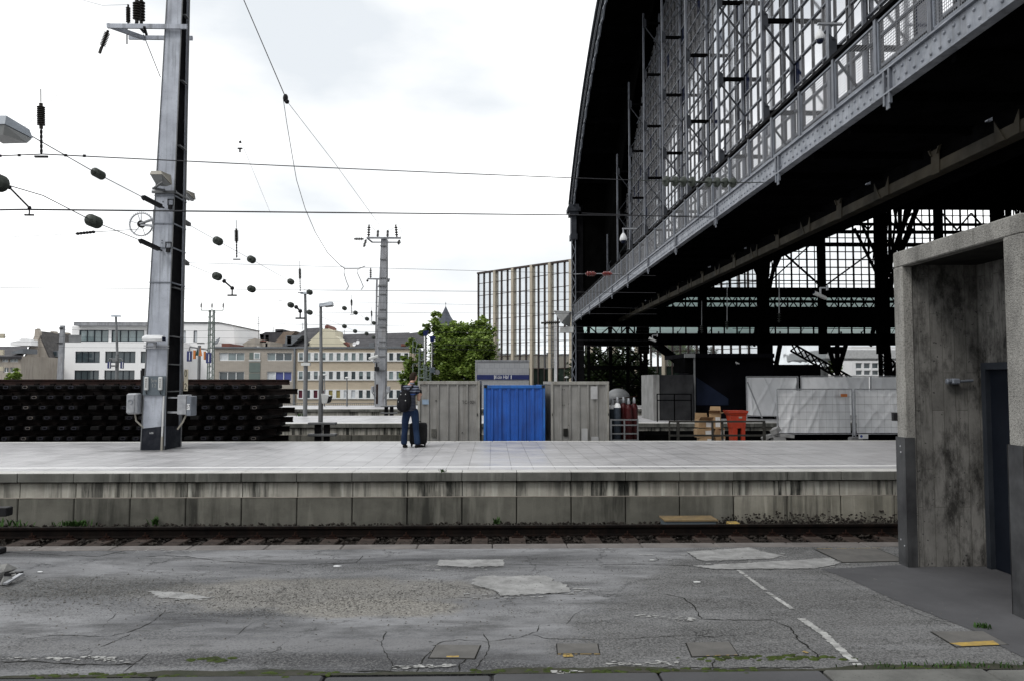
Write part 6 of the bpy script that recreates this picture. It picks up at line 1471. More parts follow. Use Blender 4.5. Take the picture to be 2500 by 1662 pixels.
MB().box(X(1796), X(1804), Yb-.275, Yb-.262, Z(1019), Z(1015)).build('sticker', M['beigeh'], t)
# ================================================================== mobile fences with tarpaulins
def tarpmat():
    m, nt, bs = new_mat('white_tarpaulin'); co = obj_co(nt); n = noise(nt, obj_co(nt, (.8, 1, .8)), 1.0, 5, .6)
    put(nt, bs.inputs['Base Color'], mix(nt, rng(nt, n, .35, .65), (.80,.81,.83), (.70,.71,.73))); bs.inputs['Roughness'].default_value = .55
    w = nt.nodes.new('ShaderNodeTexWave'); w.inputs['Scale'].default_value = .9; w.inputs['Distortion'].default_value = 5; w.inputs['Detail'].default_value = 3; nt.links.new(obj_co(nt, (1, 1, .5), (0,0,0), (0, .7, 0)), w.inputs['Vector'])
    bump(nt, bs, w.outputs['Fac'], .5, .05); return m
MAT['tarp'] = tarpmat()
def fence_panel(label, u0, u1, vt, vb, Y, foot=None, wires_=True, seed=0, sagr=0):
    x0, x1 = ux(u0, Y), ux(u1, Y); um = min((u0+u1)/2, 2300); z1, z0 = vz(vt, Y, um), vz(vb, Y, um)
    t = thing('mobile_fence', label, 'mobile fence', ((x0+x1)/2, Y, z0), 'mobile fence panels hung with white sheeting'); g = random.Random(seed)
    fold = [(g.uniform(.05,.95), g.uniform(.05,.95), g.uniform(.02,.05)) for _ in range(7)]
    def fn(a, b):
        zb = z0 + .06 + sagr*sin(a*3); y = .02*sin(a*9+seed) + .015*sin(b*5+a*14)
        for p, q, am in fold: d = abs((a - p - (b-.5)*(q-.5)*1.2)); y += am*max(0, 1-d*28)
        return (x0+.05+(x1-x0-.1)*a, Y+.05-y, zb+(z1-.04-zb)*b)
    MB().grid(fn, 60, 20).build('sheeting', MAT['tarp'], t, True)
    mb = MB(); mb.tube([(x0, Y, z0-.25), (x0, Y, z1)], .021, 8); mb.tube([(x1, Y, z0-.25), (x1, Y, z1)], .021, 8); mb.tube([(x0, Y, z1), (x1, Y, z1)], .018, 8); mb.tube([(x0, Y, z0+.02), (x1, Y, z0+.02)], .018, 8); mb.build('frame', M['galv'], t)
    if wires_:
        mb = MB(); k = 6
        for i in range(1, k): z = z0 + (z1-z0)*i/k; mb.box(x0, x1, Y-.058, Y-.050, z-.004, z+.004)
        x = x0+.08
        while x < x1: mb.box(x-.0014, x+.0014, Y-.064, Y-.060, z0, z1); x += .23
        mb.build('wire_grid', M['pole'], t)
    if foot:
        for u in foot:
            x = ux(u, Y); mb = MB(); mb.bevbox(x-.22, x+.22, Y-.12, Y+.12, z0-.25, z0-.08, .03); mb.build('foot_block', surf('concrete_foot', (.30,.30,.30), (.2,.2,.2), 6, .9, 0, 50, .3) if 'foot' not in MAT else MAT['foot'], t)
    return t
MAT['foot'] = surf('concrete_foot_block', (.30,.30,.30), (.20,.20,.20), 6, .9, 0, 50, .3)
fence_panel('front left mobile fence with white sheeting and an orange tag', 1896, 2079, 949, 1060, 27, (2085,), True, 3, .0)
fence_panel('front right mobile fence with creased white sheeting', 2086, 2290, 949, 1060, 27.05, None, True, 8)
fence_panel('rear left white sheeted fence propped by a slanting stay', 1822, 1948, 918, 1016, 33, (1832,), False, 5, -.03)
fence_panel('rear middle white sheeted fence seen above the front one', 1955, 2125, 917, 1016, 33.05, None, False, 6)
fence_panel('rear right white sheeted fence beside the concrete entrance', 2127, 2330, 917, 1016, 33.0, None, False, 7)
a = P(2060, 964, 26.93); tag(MB().bevbox(a.x-.11, a.x+.11, 26.90, 26.93, a.z-.05, a.z+.05, .004).build('warning_tag', M['orange']), 'small orange tag fixed on the front white sheeting', 'tag')
mb = MB(); mb.tube([P(1825, 932, 32.9), P(1861, 1020, 31.4)], .03, 8); tag(mb.build('prop_stay', M['galv']), 'slanting steel stay propping the rear left fence', 'stay')
mb = MB(); mb.tube([P(2082, 950, 26.9), P(2086, 1062, 26.8)], .03, 8); mb.box(ux(2079,26.8), ux(2085,26.8), 26.8, 26.85, vz(958,26.8), vz(955,26.8)); tag(mb.build('fence_coupler', M['galv']), 'steel coupling post joining the two front fences', 'fence post')
# black timbers added to fill the shadow gap under the fences, blocks
mb = MB(); rg = random.Random(4)
for i in range(5): mb.bevbox(5.5+i*2.6, 8.0+i*2.6, 28.2, 28.45, -.95, -.3, .01); mb.bevbox(5.3+i*2.6, 7.8+i*2.6, 28.5, 28.8, -.95, -.22, .01)
tag(mb.build('shadow_gap_timbers', M['black']), 'low black timbers filling the shadow gap under the front fences', 'timber')
mb = MB(); rg = random.Random(8)
for u, v, sx, sz, rz in ((1893,1050,.34,.16,25),(1915,1062,.6,.10,-6),(1900,1070,.42,.14,4),(1868,1068,.12,.14,30),(1880,1063,.3,.1,12)):
    c = P(u, v, 25.5); mb.obox(Matrix.Translation(c) @ Matrix.Rotation(R(-rz), 4, 'Y') @ Matrix.Rotation(R(rz*2), 4, 'Z'), sx, .22, sz)
mb.box(ux(1862,25.6), ux(1940,25.6), 25.5, 26.1, -.95, -.42)
tag(mb.build('rubble_heap', MAT['foot']), 'tumbled concrete feet and slabs left of the front fence', 'rubble')
a = P(2110, 1064, 26.6); sg = MB().bevbox(a.x-.18, a.x+.14, 26.6, 26.64, a.z-.09, a.z+.07, .004).build('notice_board', M['white']); tag(sg, 'small white notice with blue disc at the fence foot', 'notice')
MB().lathe((a.x-.10, 26.598, a.z), (0,-1,0), [(0,.045),(.002,.044)], 14).build('blue_disc', M['blue'], sg)
# ================================================================== kiosks under the shed
t = thing('stair_housing', 'grey concrete stair housing with pale end pillar under the shed', 'stair housing', (ux(1640,32), 32, 0)); M['hous'] = surf('dark_grey_render', (.035,.036,.038), (.014,.014,.016), 1.2, .85, 0, 20, .2); M['housl'] = surf('pale_concrete_pillar', (.24,.24,.235), (.16,.16,.155), 2, .85, 0, 30, .2, streak=(.09,.09,.09))
MB().bevbox(ux(1610,32), ux(1693,32), 32, 34.5, 0, vz(914,32,1650), .01).build('walls', M['hous'], t); MB().bevbox(ux(1594,32), ux(1609.5,32), 31.95, 34.5, 0, vz(914,32,1600), .01).build('end_pillar', M['housl'], t)
Yr = 31; mb = MB(); xa, xb = ux(1603,Yr), ux(1688,Yr)
for v in (961, 976): mb.bar((xa,Yr,vz(v,Yr,1640)),(xb,Yr,vz(v,Yr,1640)),.04)
for u in (1604,1646,1687): x = ux(u,Yr); mb.box(x-.02,x+.02,Yr-.02,Yr+.02,0,vz(961,Yr,1640))
tag(mb.build('platform_handrail', M['black']), 'black handrail in front of the grey stair housing', 'railing')
t = thing('platform_kiosk', 'dark kiosk with overhanging roof on the second platform', 'kiosk', (ux(1760,33.5), 33.5, 0))
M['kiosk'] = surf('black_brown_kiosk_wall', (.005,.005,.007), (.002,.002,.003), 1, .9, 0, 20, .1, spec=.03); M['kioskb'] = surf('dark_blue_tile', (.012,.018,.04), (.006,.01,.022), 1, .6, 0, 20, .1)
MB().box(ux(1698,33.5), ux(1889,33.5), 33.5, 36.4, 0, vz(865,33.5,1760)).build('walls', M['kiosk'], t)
MB().extr([P(1700,920,33.49), P(1778,972,33.49), P(1778,988,33.49), P(1700,988,33.49)], (0,-.02,0)).build('blue_panel', M['kioskb'], t)
MB().box(ux(1671,33), ux(1890,33), 32.9, 36.8, vz(872,33,1700), vz(862,33,1700)).build('roof', M['kiosk'], t); MB().box(ux(1671,32.9), ux(1697,32.9), 32.8, 32.9, vz(872,32.8,1700), vz(862.5,32.8,1700)).build('roof_trim', M['pole'], t)
MB().box(ux(1672,33), ux(1696,33), 32.95, 35, vz(908,33,1690), vz(873,33,1690)).build('hanging_board', M['black'], t); MB().box(ux(1694,33)-.03, ux(1694,33)+.03, 32.85, 32.94, 0, vz(872,33,1690)).build('corner_post', M['pole'], t)
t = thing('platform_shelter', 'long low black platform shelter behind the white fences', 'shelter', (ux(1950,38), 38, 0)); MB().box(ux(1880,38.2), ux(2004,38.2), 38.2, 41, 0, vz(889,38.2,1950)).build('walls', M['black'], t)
mb = MB(); mb.bevbox(ux(1842,36.9), ux(1868,36.9), 36.9, 37.0, vz(922,36.9,1850), vz(904,36.9,1850), .03); tag(mb.build('notice_case', M['pole']), 'grey arched case showing above the rear left fence', 'notice case')
# station name wall
Yk = 47; t = thing('station_sign_wall', 'pale tiled housing with the blue Köln Hbf name band', 'station sign', (ux(1226,Yk), Yk, 0)); M['tilew'] = brickmat('pale_glazed_tile', (.36,.37,.39), (.33,.34,.36), (.22,.225,.23), .3, .3)
x0, x1 = ux(1160,Yk), ux(1293,Yk)
MB().box(x0+.12, x1-.04, Yk, Yk+3, 0, vz(881,Yk,1226)).build('tiled_wall', M['tilew'], t); MB().box(x0, x0+.12, Yk-.02, Yk+3, 0, vz(879,Yk,1226)).box(x0, x1, Yk-.05, Yk+3.05, vz(881.5,Yk,1226), vz(878,Yk,1226)).build('trim', M['mast_far'], t)
z0, z1 = vz(925.5,Yk,1226), vz(914,Yk,1226); sg = MB().box(x0+.10, x1-.03, Yk-.05, Yk-.002, z0, z1).build('name_band', M['navy'], t)
text('Köln Hbf', 'station_name', M['white'], sg, Matrix.Translation((ux(1225,Yk), Yk-.054, (z0+z1)/2)) @ FRONT, .30, .002, .74)
mb = MB()
for u in (1207, 1248): mb.box(ux(u,Yk)-.02, ux(u,Yk)+.02, Yk-.06, Yk-.052, z0+.02, z1-.02)
mb.build('divider_stroke', M['white'], sg)
# ================================================================== the man with backpack and suitcase
def skin(name, pts, edges, rad, mat, parent, sub=2, root=0, flat=1.0):
    me = bpy.data.meshes.new(name); me.from_pydata([Vector(p) for p in pts], edges, []); o = bpy.data.objects.new(name, me); COL.objects.link(o)
    o.modifiers.new('s', 'SKIN'); sv = me.skin_vertices[0].data if me.skin_vertices else None
    for i, r in enumerate(rad):
        sv[i].radius = r if isinstance(r, tuple) else (r, r); sv[i].use_root = (i == root)
    su = o.modifiers.new('u', 'SUBSURF'); su.levels = sub; su.render_levels = sub
    bpy.context.view_layer.update()
    m2 = bpy.data.meshes.new_from_object(o.evaluated_get(bpy.context.evaluated_depsgraph_get())); m2.name = name
    o.modifiers.clear(); o.data = m2; bpy.data.meshes.remove(me)
    m2.materials.clear(); m2.materials.append(mat)
    for p in m2.polygons: p.use_smooth = True
    o.parent = parent; return o
FX, FY = ux(1003, 19.07), 19.07
man = thing('person', 'man in striped polo shirt and jeans looking down at his phone', 'person', (FX, FY, 0))
OFF[man.name] = Vector((0, 0, 0))      # his parts are written in his own coordinates
M['skin'] = surf('fair_skin', (.50,.30,.22), (.44,.25,.18), 8, .5, 0, 60, .03); M['hair'] = surf('dark_brown_hair', (.018,.012,.009), (.035,.024,.017), 30, .7, 0, 120, .6)
M['jeans'] = surf('blue_denim', (.010,.024,.062), (.006,.014,.038), 6, .9, 0, 200, .3, streak=(.025,.05,.10), amt=.45); M['shoe'] = plain('black_shoe_leather', (.012,.011,.011), .5)
m, nt, bs = new_mat('striped_navy_polo'); co = obj_co(nt); x, y, z = sep(nt, co)
zz = mth(nt, 'ADD', z, mth(nt, 'MULTIPLY', noise(nt, co, 5, 2), .03))
s1 = mth(nt, 'MULTIPLY', mth(nt, 'LESS_THAN', mth(nt, 'FRACT', mth(nt, 'DIVIDE', zz, .062)), .42), mth(nt, 'GREATER_THAN', z, 1.33)); s2 = mth(nt, 'MULTIPLY', mth(nt, 'LESS_THAN', mth(nt, 'FRACT', mth(nt, 'DIVIDE', zz, .034)), .26), mth(nt, 'LESS_THAN', z, 1.26))
col = mix(nt, mth(nt, 'MULTIPLY', s2, .8), (.007,.010,.030), (.13,.14,.16)); col = mix(nt, mth(nt, 'MULTIPLY', s1, .9), col, (.20,.225,.29)); s3 = mth(nt, 'MULTIPLY', mth(nt, 'GREATER_THAN', z, 1.275), mth(nt, 'LESS_THAN', z, 1.30)); col = mix(nt, s3, col, (.02,.06,.22))
put(nt, bs.inputs['Base Color'], col); bs.inputs['Roughness'].default_value = .85; bump(nt, bs, noise(nt, co, 9, 4), .4, .02); M['polo'] = m
# body: one continuous surface  (x right, y away from the camera, z up)
pts = [(.01,.0,.93), (.0,.0,1.08), (-.01,-.01,1.24), (-.01,-.01,1.42), (.0,.02,1.52), (.035,.05,1.60),(.055,.09,1.665),(.06,.095,1.73),
       (-.085,.0,.84), (-.125,.02,.48), (-.155,-.0,.10), (-.15,.10,.035),
       (.095,.0,.84), (.125,.03,.48), (.165,.01,.10), (.215,.10,.035),
       (-.17,.02,1.43), (-.22,.06,1.24), (-.20,.10,1.16), (-.06,.27,1.20),
       (.15,.0,1.43), (.19,.04,1.27), (.185,.07,1.135), (.205,.22,1.235)]
ed = [(0,1),(1,2),(2,3),(3,4),(4,5),(5,6),(6,7),(0,8),(8,9),(9,10),(10,11),(0,12),(12,13),(13,14),(14,15),(3,16),(16,17),(17,18),(18,19),(3,20),(20,21),(21,22),(22,23)]
ra = [(.12,.085),(.12,.085),(.135,.09),(.12,.08),.06,.055,.055,.05,.085,.055,.04,.035,.085,.055,.04,.035,.055,.045,.04,.028,.055,.045,.04,.028]
skin('body', pts, ed, ra, M['skin'], man)
# head, face and ear
hd = MB(); C_ = Vector((.055,.10,1.70)); fwd = Vector((.55,.78,-.30)).normalized(); sd = Vector((.82,-.57,0)).normalized(); upv = sd.cross(fwd).normalized()
if upv.z < 0: upv = -upv
def hp(a, b, c): return C_ + sd*a + fwd*b + upv*c
n, m_ = 20, 14; vs = []
for i in range(m_+1):
    a = pi*i/m_; zz = cos(a)
    for j in range(n):
        t = 2*pi*j/n; rx, ry = sin(a)*cos(t), sin(a)*sin(t); k = 1 - .22*max(0, -zz)
        vs.append(hp(rx*.077*k, ry*.098*k + (.012 if zz < -.2 and ry > 0 else 0), zz*.118))
fs = [(i*n+j, i*n+(j+1) % n, (i+1)*n+(j+1) % n, (i+1)*n+j) for i in range(m_) for j in range(n)]
hd.add(vs, fs); hd.build('head', M['skin'], man, True)
fc = MB(); fc.add([hp(-.012,.098,.0), hp(.012,.098,.0), hp(0,.128,-.02), hp(0,.095,.03), hp(0,.1,-.03)], [(0,2,3),(3,2,1),(0,4,2),(4,1,2)])
for s in (-1, 1): fc.ball(hp(s*.077, .0, -.005), .022, 8, 6, (.5, 1, 1.4))
fc.ball(hp(0,.095,-.055), .018, 8, 5, (1.3,.6,.5)); fc.build('face_features', M['skin'], man, True)
ey = MB(); [ey.ball(hp(s*.03,.088,.015), .009, 6, 5) for s in (-1, 1)]; ey.build('eyes', M['ink'], man)
hr = MB(); rg = random.Random(5); vs = []; top = 14
for i in range(top+1):
    a = pi*.76*i/top; zz = cos(a)
    for j in range(n):
        t = 2*pi*j/n; rx, ry = sin(a)*cos(t), sin(a)*sin(t); lim = 1.0 if (ry < -.12 or i < 7 or (ry < .25 and i < 10)) else .0
        rr = 1.09 + rg.uniform(-.015, .03); k = rr if lim else .90
        vs.append(hp(rx*.079*k, ry*.101*k - .003, zz*.122*k))
hr.add(vs, [(i*n+j, i*n+(j+1) % n, (i+1)*n+(j+1) % n, (i+1)*n+j) for i in range(top) for j in range(n)]); hr.build('hair', M['hair'], man, True)
# clothes
sp = [(.01,.0,.85), (.0,.0,1.0), (-.01,-.005,1.2), (-.01,-.005,1.39), (.005,.015,1.475), (-.15,.02,1.43), (-.215,.055,1.27), (.14,.0,1.43), (.19,.035,1.28)]
skin('polo_shirt', sp, [(0,1),(1,2),(2,3),(3,4),(3,5),(5,6),(3,7),(7,8)], [(.205,.155),(.17,.135),(.17,.135),(.175,.13),(.095,.09),.092,.078,.092,.078], M['polo'], man)
MB().lathe((.015,.025,1.505), (.18,.28,1), [(0,.085),(.04,.072),(.055,.070),(.05,.06)], 14).build('collar', M['polo'], man, True)
jp = [(.01,.0,.93), (-.09,.0,.82), (-.135,.01,.62), (-.135,.035,.46), (-.15,.01,.28), (-.155,-.01,.05), (.10,.0,.82), (.12,.01,.62), (.125,.045,.46), (.15,.015,.28), (.175,.0,.05), (.01,.0,.98)]
skin('jeans', jp, [(0,11),(0,1),(1,2),(2,3),(3,4),(4,5),(0,6),(6,7),(7,8),(8,9),(9,10)], [(.165,.13),(.10,.115),(.088,.095),(.075,.08),(.074,.078),(.082,.088),(.10,.115),(.088,.095),(.075,.08),(.074,.078),(.082,.088),(.15,.12)], M['jeans'], man)
for s, (x, y, ang) in ((0, (-.135, .04, -.10)), (1, (.20, .05, -.65))):
    sh = MB(); A = Matrix.Translation((x, y, 0)) @ Matrix.Rotation(ang, 4, 'Z'); sec = [(-.12,.030,.06),(-.09,.042,.085),(-.02,.045,.09),(.06,.050,.062),(.13,.045,.048),(.165,.02,.035)]; vs = []; k = 10
    for yy, w, h in sec:
        for j in range(k): a = 2*pi*j/k; vs.append(A @ Vector((cos(a)*w, yy, max(.0, h*.5 + sin(a)*h*.55))))
    sh.add(vs, [tuple(range(k-1, -1, -1)), tuple(range(5*k, 6*k))] + [(i*k+j, i*k+(j+1) % k, (i+1)*k+(j+1) % k, (i+1)*k+j) for i in range(5) for j in range(k)]); sh.build('shoe', M['shoe'], man, True)
# hands: palm plus five fingers around the phone
def hand(w, d, side):
    w = Vector(w); d = Vector(d).normalized(); s = Vector((0,0,1)).cross(d).normalized()*side; u = d.cross(s)*side
    p = [w, w+d*.05, w+d*.09]; e_ = [(0,1),(1,2)]; r = [(.022,.018), (.032,.016), (.034,.015)]
    for i, L in enumerate((.062,.072,.066,.052)):
        o = w + d*.09 + s*(.024-.016*i); k = len(p); p += [o, o+d*L*.5+Vector((0,0,.01)), o+d*L*.75+Vector((0,0,.035))]; e_ += [(2,k),(k,k+1),(k+1,k+2)]; r += [.010,.009,.008]
    k = len(p); o = w+d*.03+s*.03; p += [o, o+d*.03+s*.02+Vector((0,0,.02)), o+d*.055+s*.01+Vector((0,0,.035))]; e_ += [(1,k),(k,k+1),(k+1,k+2)]; r += [.013,.011,.009]
    return skin('hand', p, e_, r, M['skin'], man, 1)
hand((.205,.215,1.232), (-.15,.9,.45), -1); hand((-.065,.262,1.198), (.9,.35,.25), 1)
# things he carries
ph = MB(); ph.obox(Matrix.Translation((FX+.20, FY+.33, 1.325)) @ Matrix.Rotation(R(35), 4, 'X'), .075, .012, .15); tag(ph.build('phone', M['ink']), 'dark phone held in the man\'s right hand', 'phone')
bp = thing('backpack', 'bulging black backpack worn by the man', 'backpack', (FX-.13, FY-.2, .9)); M['pack'] = surf('black_nylon', (.010,.010,.013), (.005,.005,.007), 7, .8, 0, 60, .25, spec=.2)
A = Matrix.Translation((FX-.135, FY-.17, 1.13)) @ Matrix.Rotation(R(-10), 4, 'Z') @ Matrix.Rotation(R(6), 4, 'Y')
def pillow(mb, A, sx, sy, sz, k=16, m=12, p=2.6, fn=None):
    vs = []
    for i in range(m+1):
        a = pi*i/m
        for j in range(k):
            t = 2*pi*j/k; f = lambda q: math.copysign(abs(q)**(2/p), q); q = Vector((f(sin(a))*f(cos(t))*sx, f(sin(a))*f(sin(t))*sy, f(cos(a))*sz)); q = fn(q) if fn else q; vs.append(A @ q)
    return mb.add(vs, [(i*k+j, i*k+(j+1) % k, (i+1)*k+(j+1) % k, (i+1)*k+j) for i in range(m) for j in range(k)])
pillow(MB(), A, .175, .13, .27, fn=lambda q: Vector((q.x*(1-.28*max(0, q.z/.27)), q.y*(1-.3*max(0, q.z/.27)), q.z))).build('main_bag', M['pack'], bp, True)
pillow(MB(), A @ Matrix.Translation((-.01, -.11, -.10)), .135, .06, .14).build('front_pocket', M['pack'], bp, True)
mb = MB()
for s in (-1, 1): mb.tube([A @ Vector(q) for q in ((s*.07,.0,.22), (s*.11,.03,.31), (s*.13,.10,.375), (s*.13,.20,.36))], .022, 8)
mb.build('shoulder_straps', M['pack'], bp, True)
mb = MB(); mb.tube([A @ Vector(q) for q in ((-.03,-.08,.25), (-.02,-.09,.31), (.03,-.09,.31), (.04,-.08,.25))], .011, 6); mb.build('grab_handle', M['pack'], bp)
mb = MB()
for q, s in (((.05,-.135,.17),.012), ((.07,-.15,.02),.013), ((-.07,-.12,.15),.012), ((-.10,-.15,-.03),.011)): mb.ball(A @ Vector(q), s, 6, 5)
mb.build('reflective_tags', M['offw'], bp)
sc = thing('suitcase', 'upright black wheeled suitcase beside the man', 'suitcase', (FX+.165, FY+.28, 0)); M['case'] = surf('black_suitcase_fabric', (.009,.009,.010), (.005,.005,.006), 6, .7, 0, 80, .15, spec=.25)
sx, sy = FX+.165, FY+.28
pillow(MB(), Matrix.Translation((sx, sy, .325)), .215, .13, .265, 24, 14, 7).build('shell', M['case'], sc, True)
mb = MB(); mb.tube([(sx-.06, sy, .58), (sx-.055, sy, .62), (sx+.055, sy, .62), (sx+.06, sy, .58)], .011, 6); mb.build('handle', M['ink'], sc)
mb = MB()
for z in (.17, .45): mb.box(sx-.216, sx+.216, sy-.134, sy-.128, z, z+.008)
mb.build('zip_trim', M['ink'], sc)
for dx in (-.16, .16):
    for dy in (-.08, .08): mb = MB(); mb.lathe((sx+dx-.012, sy+dy, .028), (1,0,0), [(0,.024),(.024,.024)], 12); mb.box(sx+dx-.018, sx+dx+.018, sy+dy-.012, sy+dy+.012, .035, .075); mb.build('wheel', M['rubber'], sc)
# ================================================================== buildings beyond the tracks
M['pane'] = glass('dark_window_glass', (.05,.07,.08), .06); M['pane_l'] = glass('pale_window_glass', (.22,.28,.29), .08); M['pane_w'] = plain('white_blind', (.60,.63,.66), .5); M['pane_b'] = plain('blue_blind', (.07,.09,.28), .6)
M['pane_o'] = plain('ochre_curtain', (.30,.25,.09), .8); M['pane_m'] = plain('maroon_curtain', (.10,.025,.04), .8); M['winf'] = plain('white_window_frame', (.80,.81,.81), .5); M['winfd'] = plain('dark_window_frame', (.03,.04,.05), .5)
M['brick_g'] = brickmat('grey_brown_brick', (.42,.38,.33), (.36,.325,.28), (.24,.22,.20), .5, .12); M['brick_t'] = brickmat('tan_brick', (.52,.445,.34), (.46,.395,.30), (.42,.37,.31), .5, .12)
M['render_w'] = surf('white_render', (.86,.86,.86), (.81,.81,.815), .4, .8, 0, 10, .05); M['render_c'] = surf('cream_render', (.66,.62,.48), (.60,.56,.43), .5, .85, 0, 10, .05); M['render_b'] = surf('beige_grey_render', (.40,.36,.31), (.32,.285,.245), .5, .9, 0, 10, .1, streak=(.14,.13,.12), amt=.5)
M['slate'] = surf('dark_slate_tiles', (.065,.063,.068), (.04,.039,.043), .7, .75, 0, 5, .3, streak=(.11,.11,.115), amt=.3); M['slate_l'] = surf('lichened_roof_tiles', (.085,.08,.078), (.05,.047,.046), 1.4, .85, 0, 7, .5, speck=(.2,.19,.18)); M['brown'] = surf('brown_roof_tiles', (.24,.19,.15), (.17,.13,.10), .8, .85, 0, 6, .3)
M['redtile'] = surf('red_roof_tiles', (.20,.07,.05), (.13,.05,.04), 1, .8, 0, 8, .3); M['zinc'] = surf('zinc_cladding', (.17,.185,.20), (.12,.13,.145), .8, .5, .2, 8, .1); M['greenp'] = surf('grey_green_panel', (.13,.165,.15), (.10,.13,.12), .8, .6, 0, 8, .1)
def wallholes(mb, x0, x1, z0, z1, y, rects, rev=.25, back=None):
    xs = sorted({x0, x1, *[r[0] for r in rects], *[r[1] for r in rects]}); zs = sorted({z0, z1, *[r[2] for r in rects], *[r[3] for r in rects]})
    for a, b in zip(xs, xs[1:]):
        for c, d in zip(zs, zs[1:]):
            mx_, mz_ = (a+b)/2, (c+d)/2
            if a < x0-1e-6 or b > x1+1e-6 or any(r[0] < mx_ < r[1] and r[2] < mz_ < r[3] for r in rects): continue
            mb.add([(a,y,c),(b,y,c),(b,y,d),(a,y,d)], [(0,1,2,3)])
    for a, b, c, d in rects:
        mb.add([(a,y,c),(b,y,c),(b,y,d),(a,y,d),(a,y+rev,c),(b,y+rev,c),(b,y+rev,d),(a,y+rev,d)], [(0,4,5,1),(1,5,6,2),(2,6,7,3),(3,7,4,0)])
def facade(name, label, u0, u1, vt, Y, dep, mat, wins, zb=-1.12, cat='building', group=None, frame='winfd', top=None):
    x0, x1 = ux(u0, Y), ux(u1, Y); um = (u0+u1)/2; zt = vz(vt, Y, um)
    t = thing(name, label, cat, ((x0+x1)/2, Y, zb), group); rects = []; 
    for w in wins: rects.append((ux(w[0],Y), ux(w[1],Y), vz(w[3],Y,um), vz(w[2],Y,um)))
    mb = MB(); wallholes(mb, x0, x1, zb, zt, Y, rects); mb.add([(x0,Y,zb),(x0,Y+dep,zb),(x0,Y+dep,zt),(x0,Y,zt),(x1,Y,zb),(x1,Y+dep,zb),(x1,Y+dep,zt),(x1,Y,zt)], [(0,1,2,3),(7,6,5,4),(3,2,6,7),(1,5,6,2)])
    mb.build('wall', M[mat], t)
    for w, r in zip(wins, rects):
        a, b, c, d = r; n = w[4] if len(w) > 4 else 1; pm_ = w[5] if len(w) > 5 else 'pane'; f = MB(); e = .07
        f.box(a, a+e, Y+.12, Y+.22, c, d).box(b-e, b, Y+.12, Y+.22, c, d).box(a+e, b-e, Y+.12, Y+.22, c, c+e).box(a+e, b-e, Y+.12, Y+.22, d-e, d)
        for i in range(1, n): x = a+(b-a)*i/n; f.box(x-e*.6, x+e*.6, Y+.11, Y+.22, c+e, d-e)
        fo = f.build('window', M[frame], t); pl_ = pm_ if isinstance(pm_, (list, tuple)) else [pm_]*n
        if len(set(pl_)) == 1: MB().box(a+e, b-e, Y+.19, Y+.21, c+e, d-e).build('pane', M[pl_[0]], fo)
        else:
            for i in range(n): MB().box(a+e+(b-a-2*e)*i/n, a+e+(b-a-2*e)*(i+1)/n, Y+.19, Y+.21, c+e, d-e).build('pane', M[pl_[i]], fo)
    return t, x0, x1, zt
# --- grey brown office, left half
Yo = 90
W1 = [(534,596,860,880,3,['pane_w','pane_l','pane_l']), (651,712,860,880,3,['pane_l','pane','pane']), (534,596,906,930,3,['pane','pane','pane']), (651,712,906,930,3,['pane_w','pane_b','pane_b'])]
t, x0, x1, zt = facade('office_block', 'grey brown brick office block with grey green stair panel', 523, 722, 850, Yo, 14, 'brick_g', W1, frame='winf')
MB().box(x0-.1, x1+.02, Yo-.2, Yo+14, zt, zt+.18).build('roof_edge', M['zinc'], t)
for v0, v1 in ((884,908),(910,950)): MB().box(ux(608,Yo), ux(635,Yo), Yo-.06, Yo-.01, vz(v1,Yo,620), vz(v0,Yo,620)).build('panel', M['greenp'], t)
MB().box(ux(608,Yo), ux(618,Yo), Yo-.06, Yo-.01, vz(876,Yo,620), vz(860,Yo,620)).build('panel', M['greenp'], t)
f = MB().box(ux(619,Yo), ux(634.5,Yo), Yo-.1, Yo-.01, vz(876,Yo,620), vz(860,Yo,620)).build('window', M['winf'], t); MB().box(ux(621.5,Yo), ux(632.5,Yo), Yo-.12, Yo-.101, vz(874,Yo,620), vz(862,Yo,620)).build('pane', M['pane_l'], f)
mb = MB(); mb.box(ux(606.5,Yo), ux(636,Yo), Yo-.08, Yo-.005, vz(881,Yo,620), vz(877.5,Yo,620)); mb.build('sill', M['offw'], t)
MB().box(ux(717,Yo), ux(721,Yo), Yo-.25, Yo-.01, -1.1, zt).build('drain_pipe', M['zinc'], t)
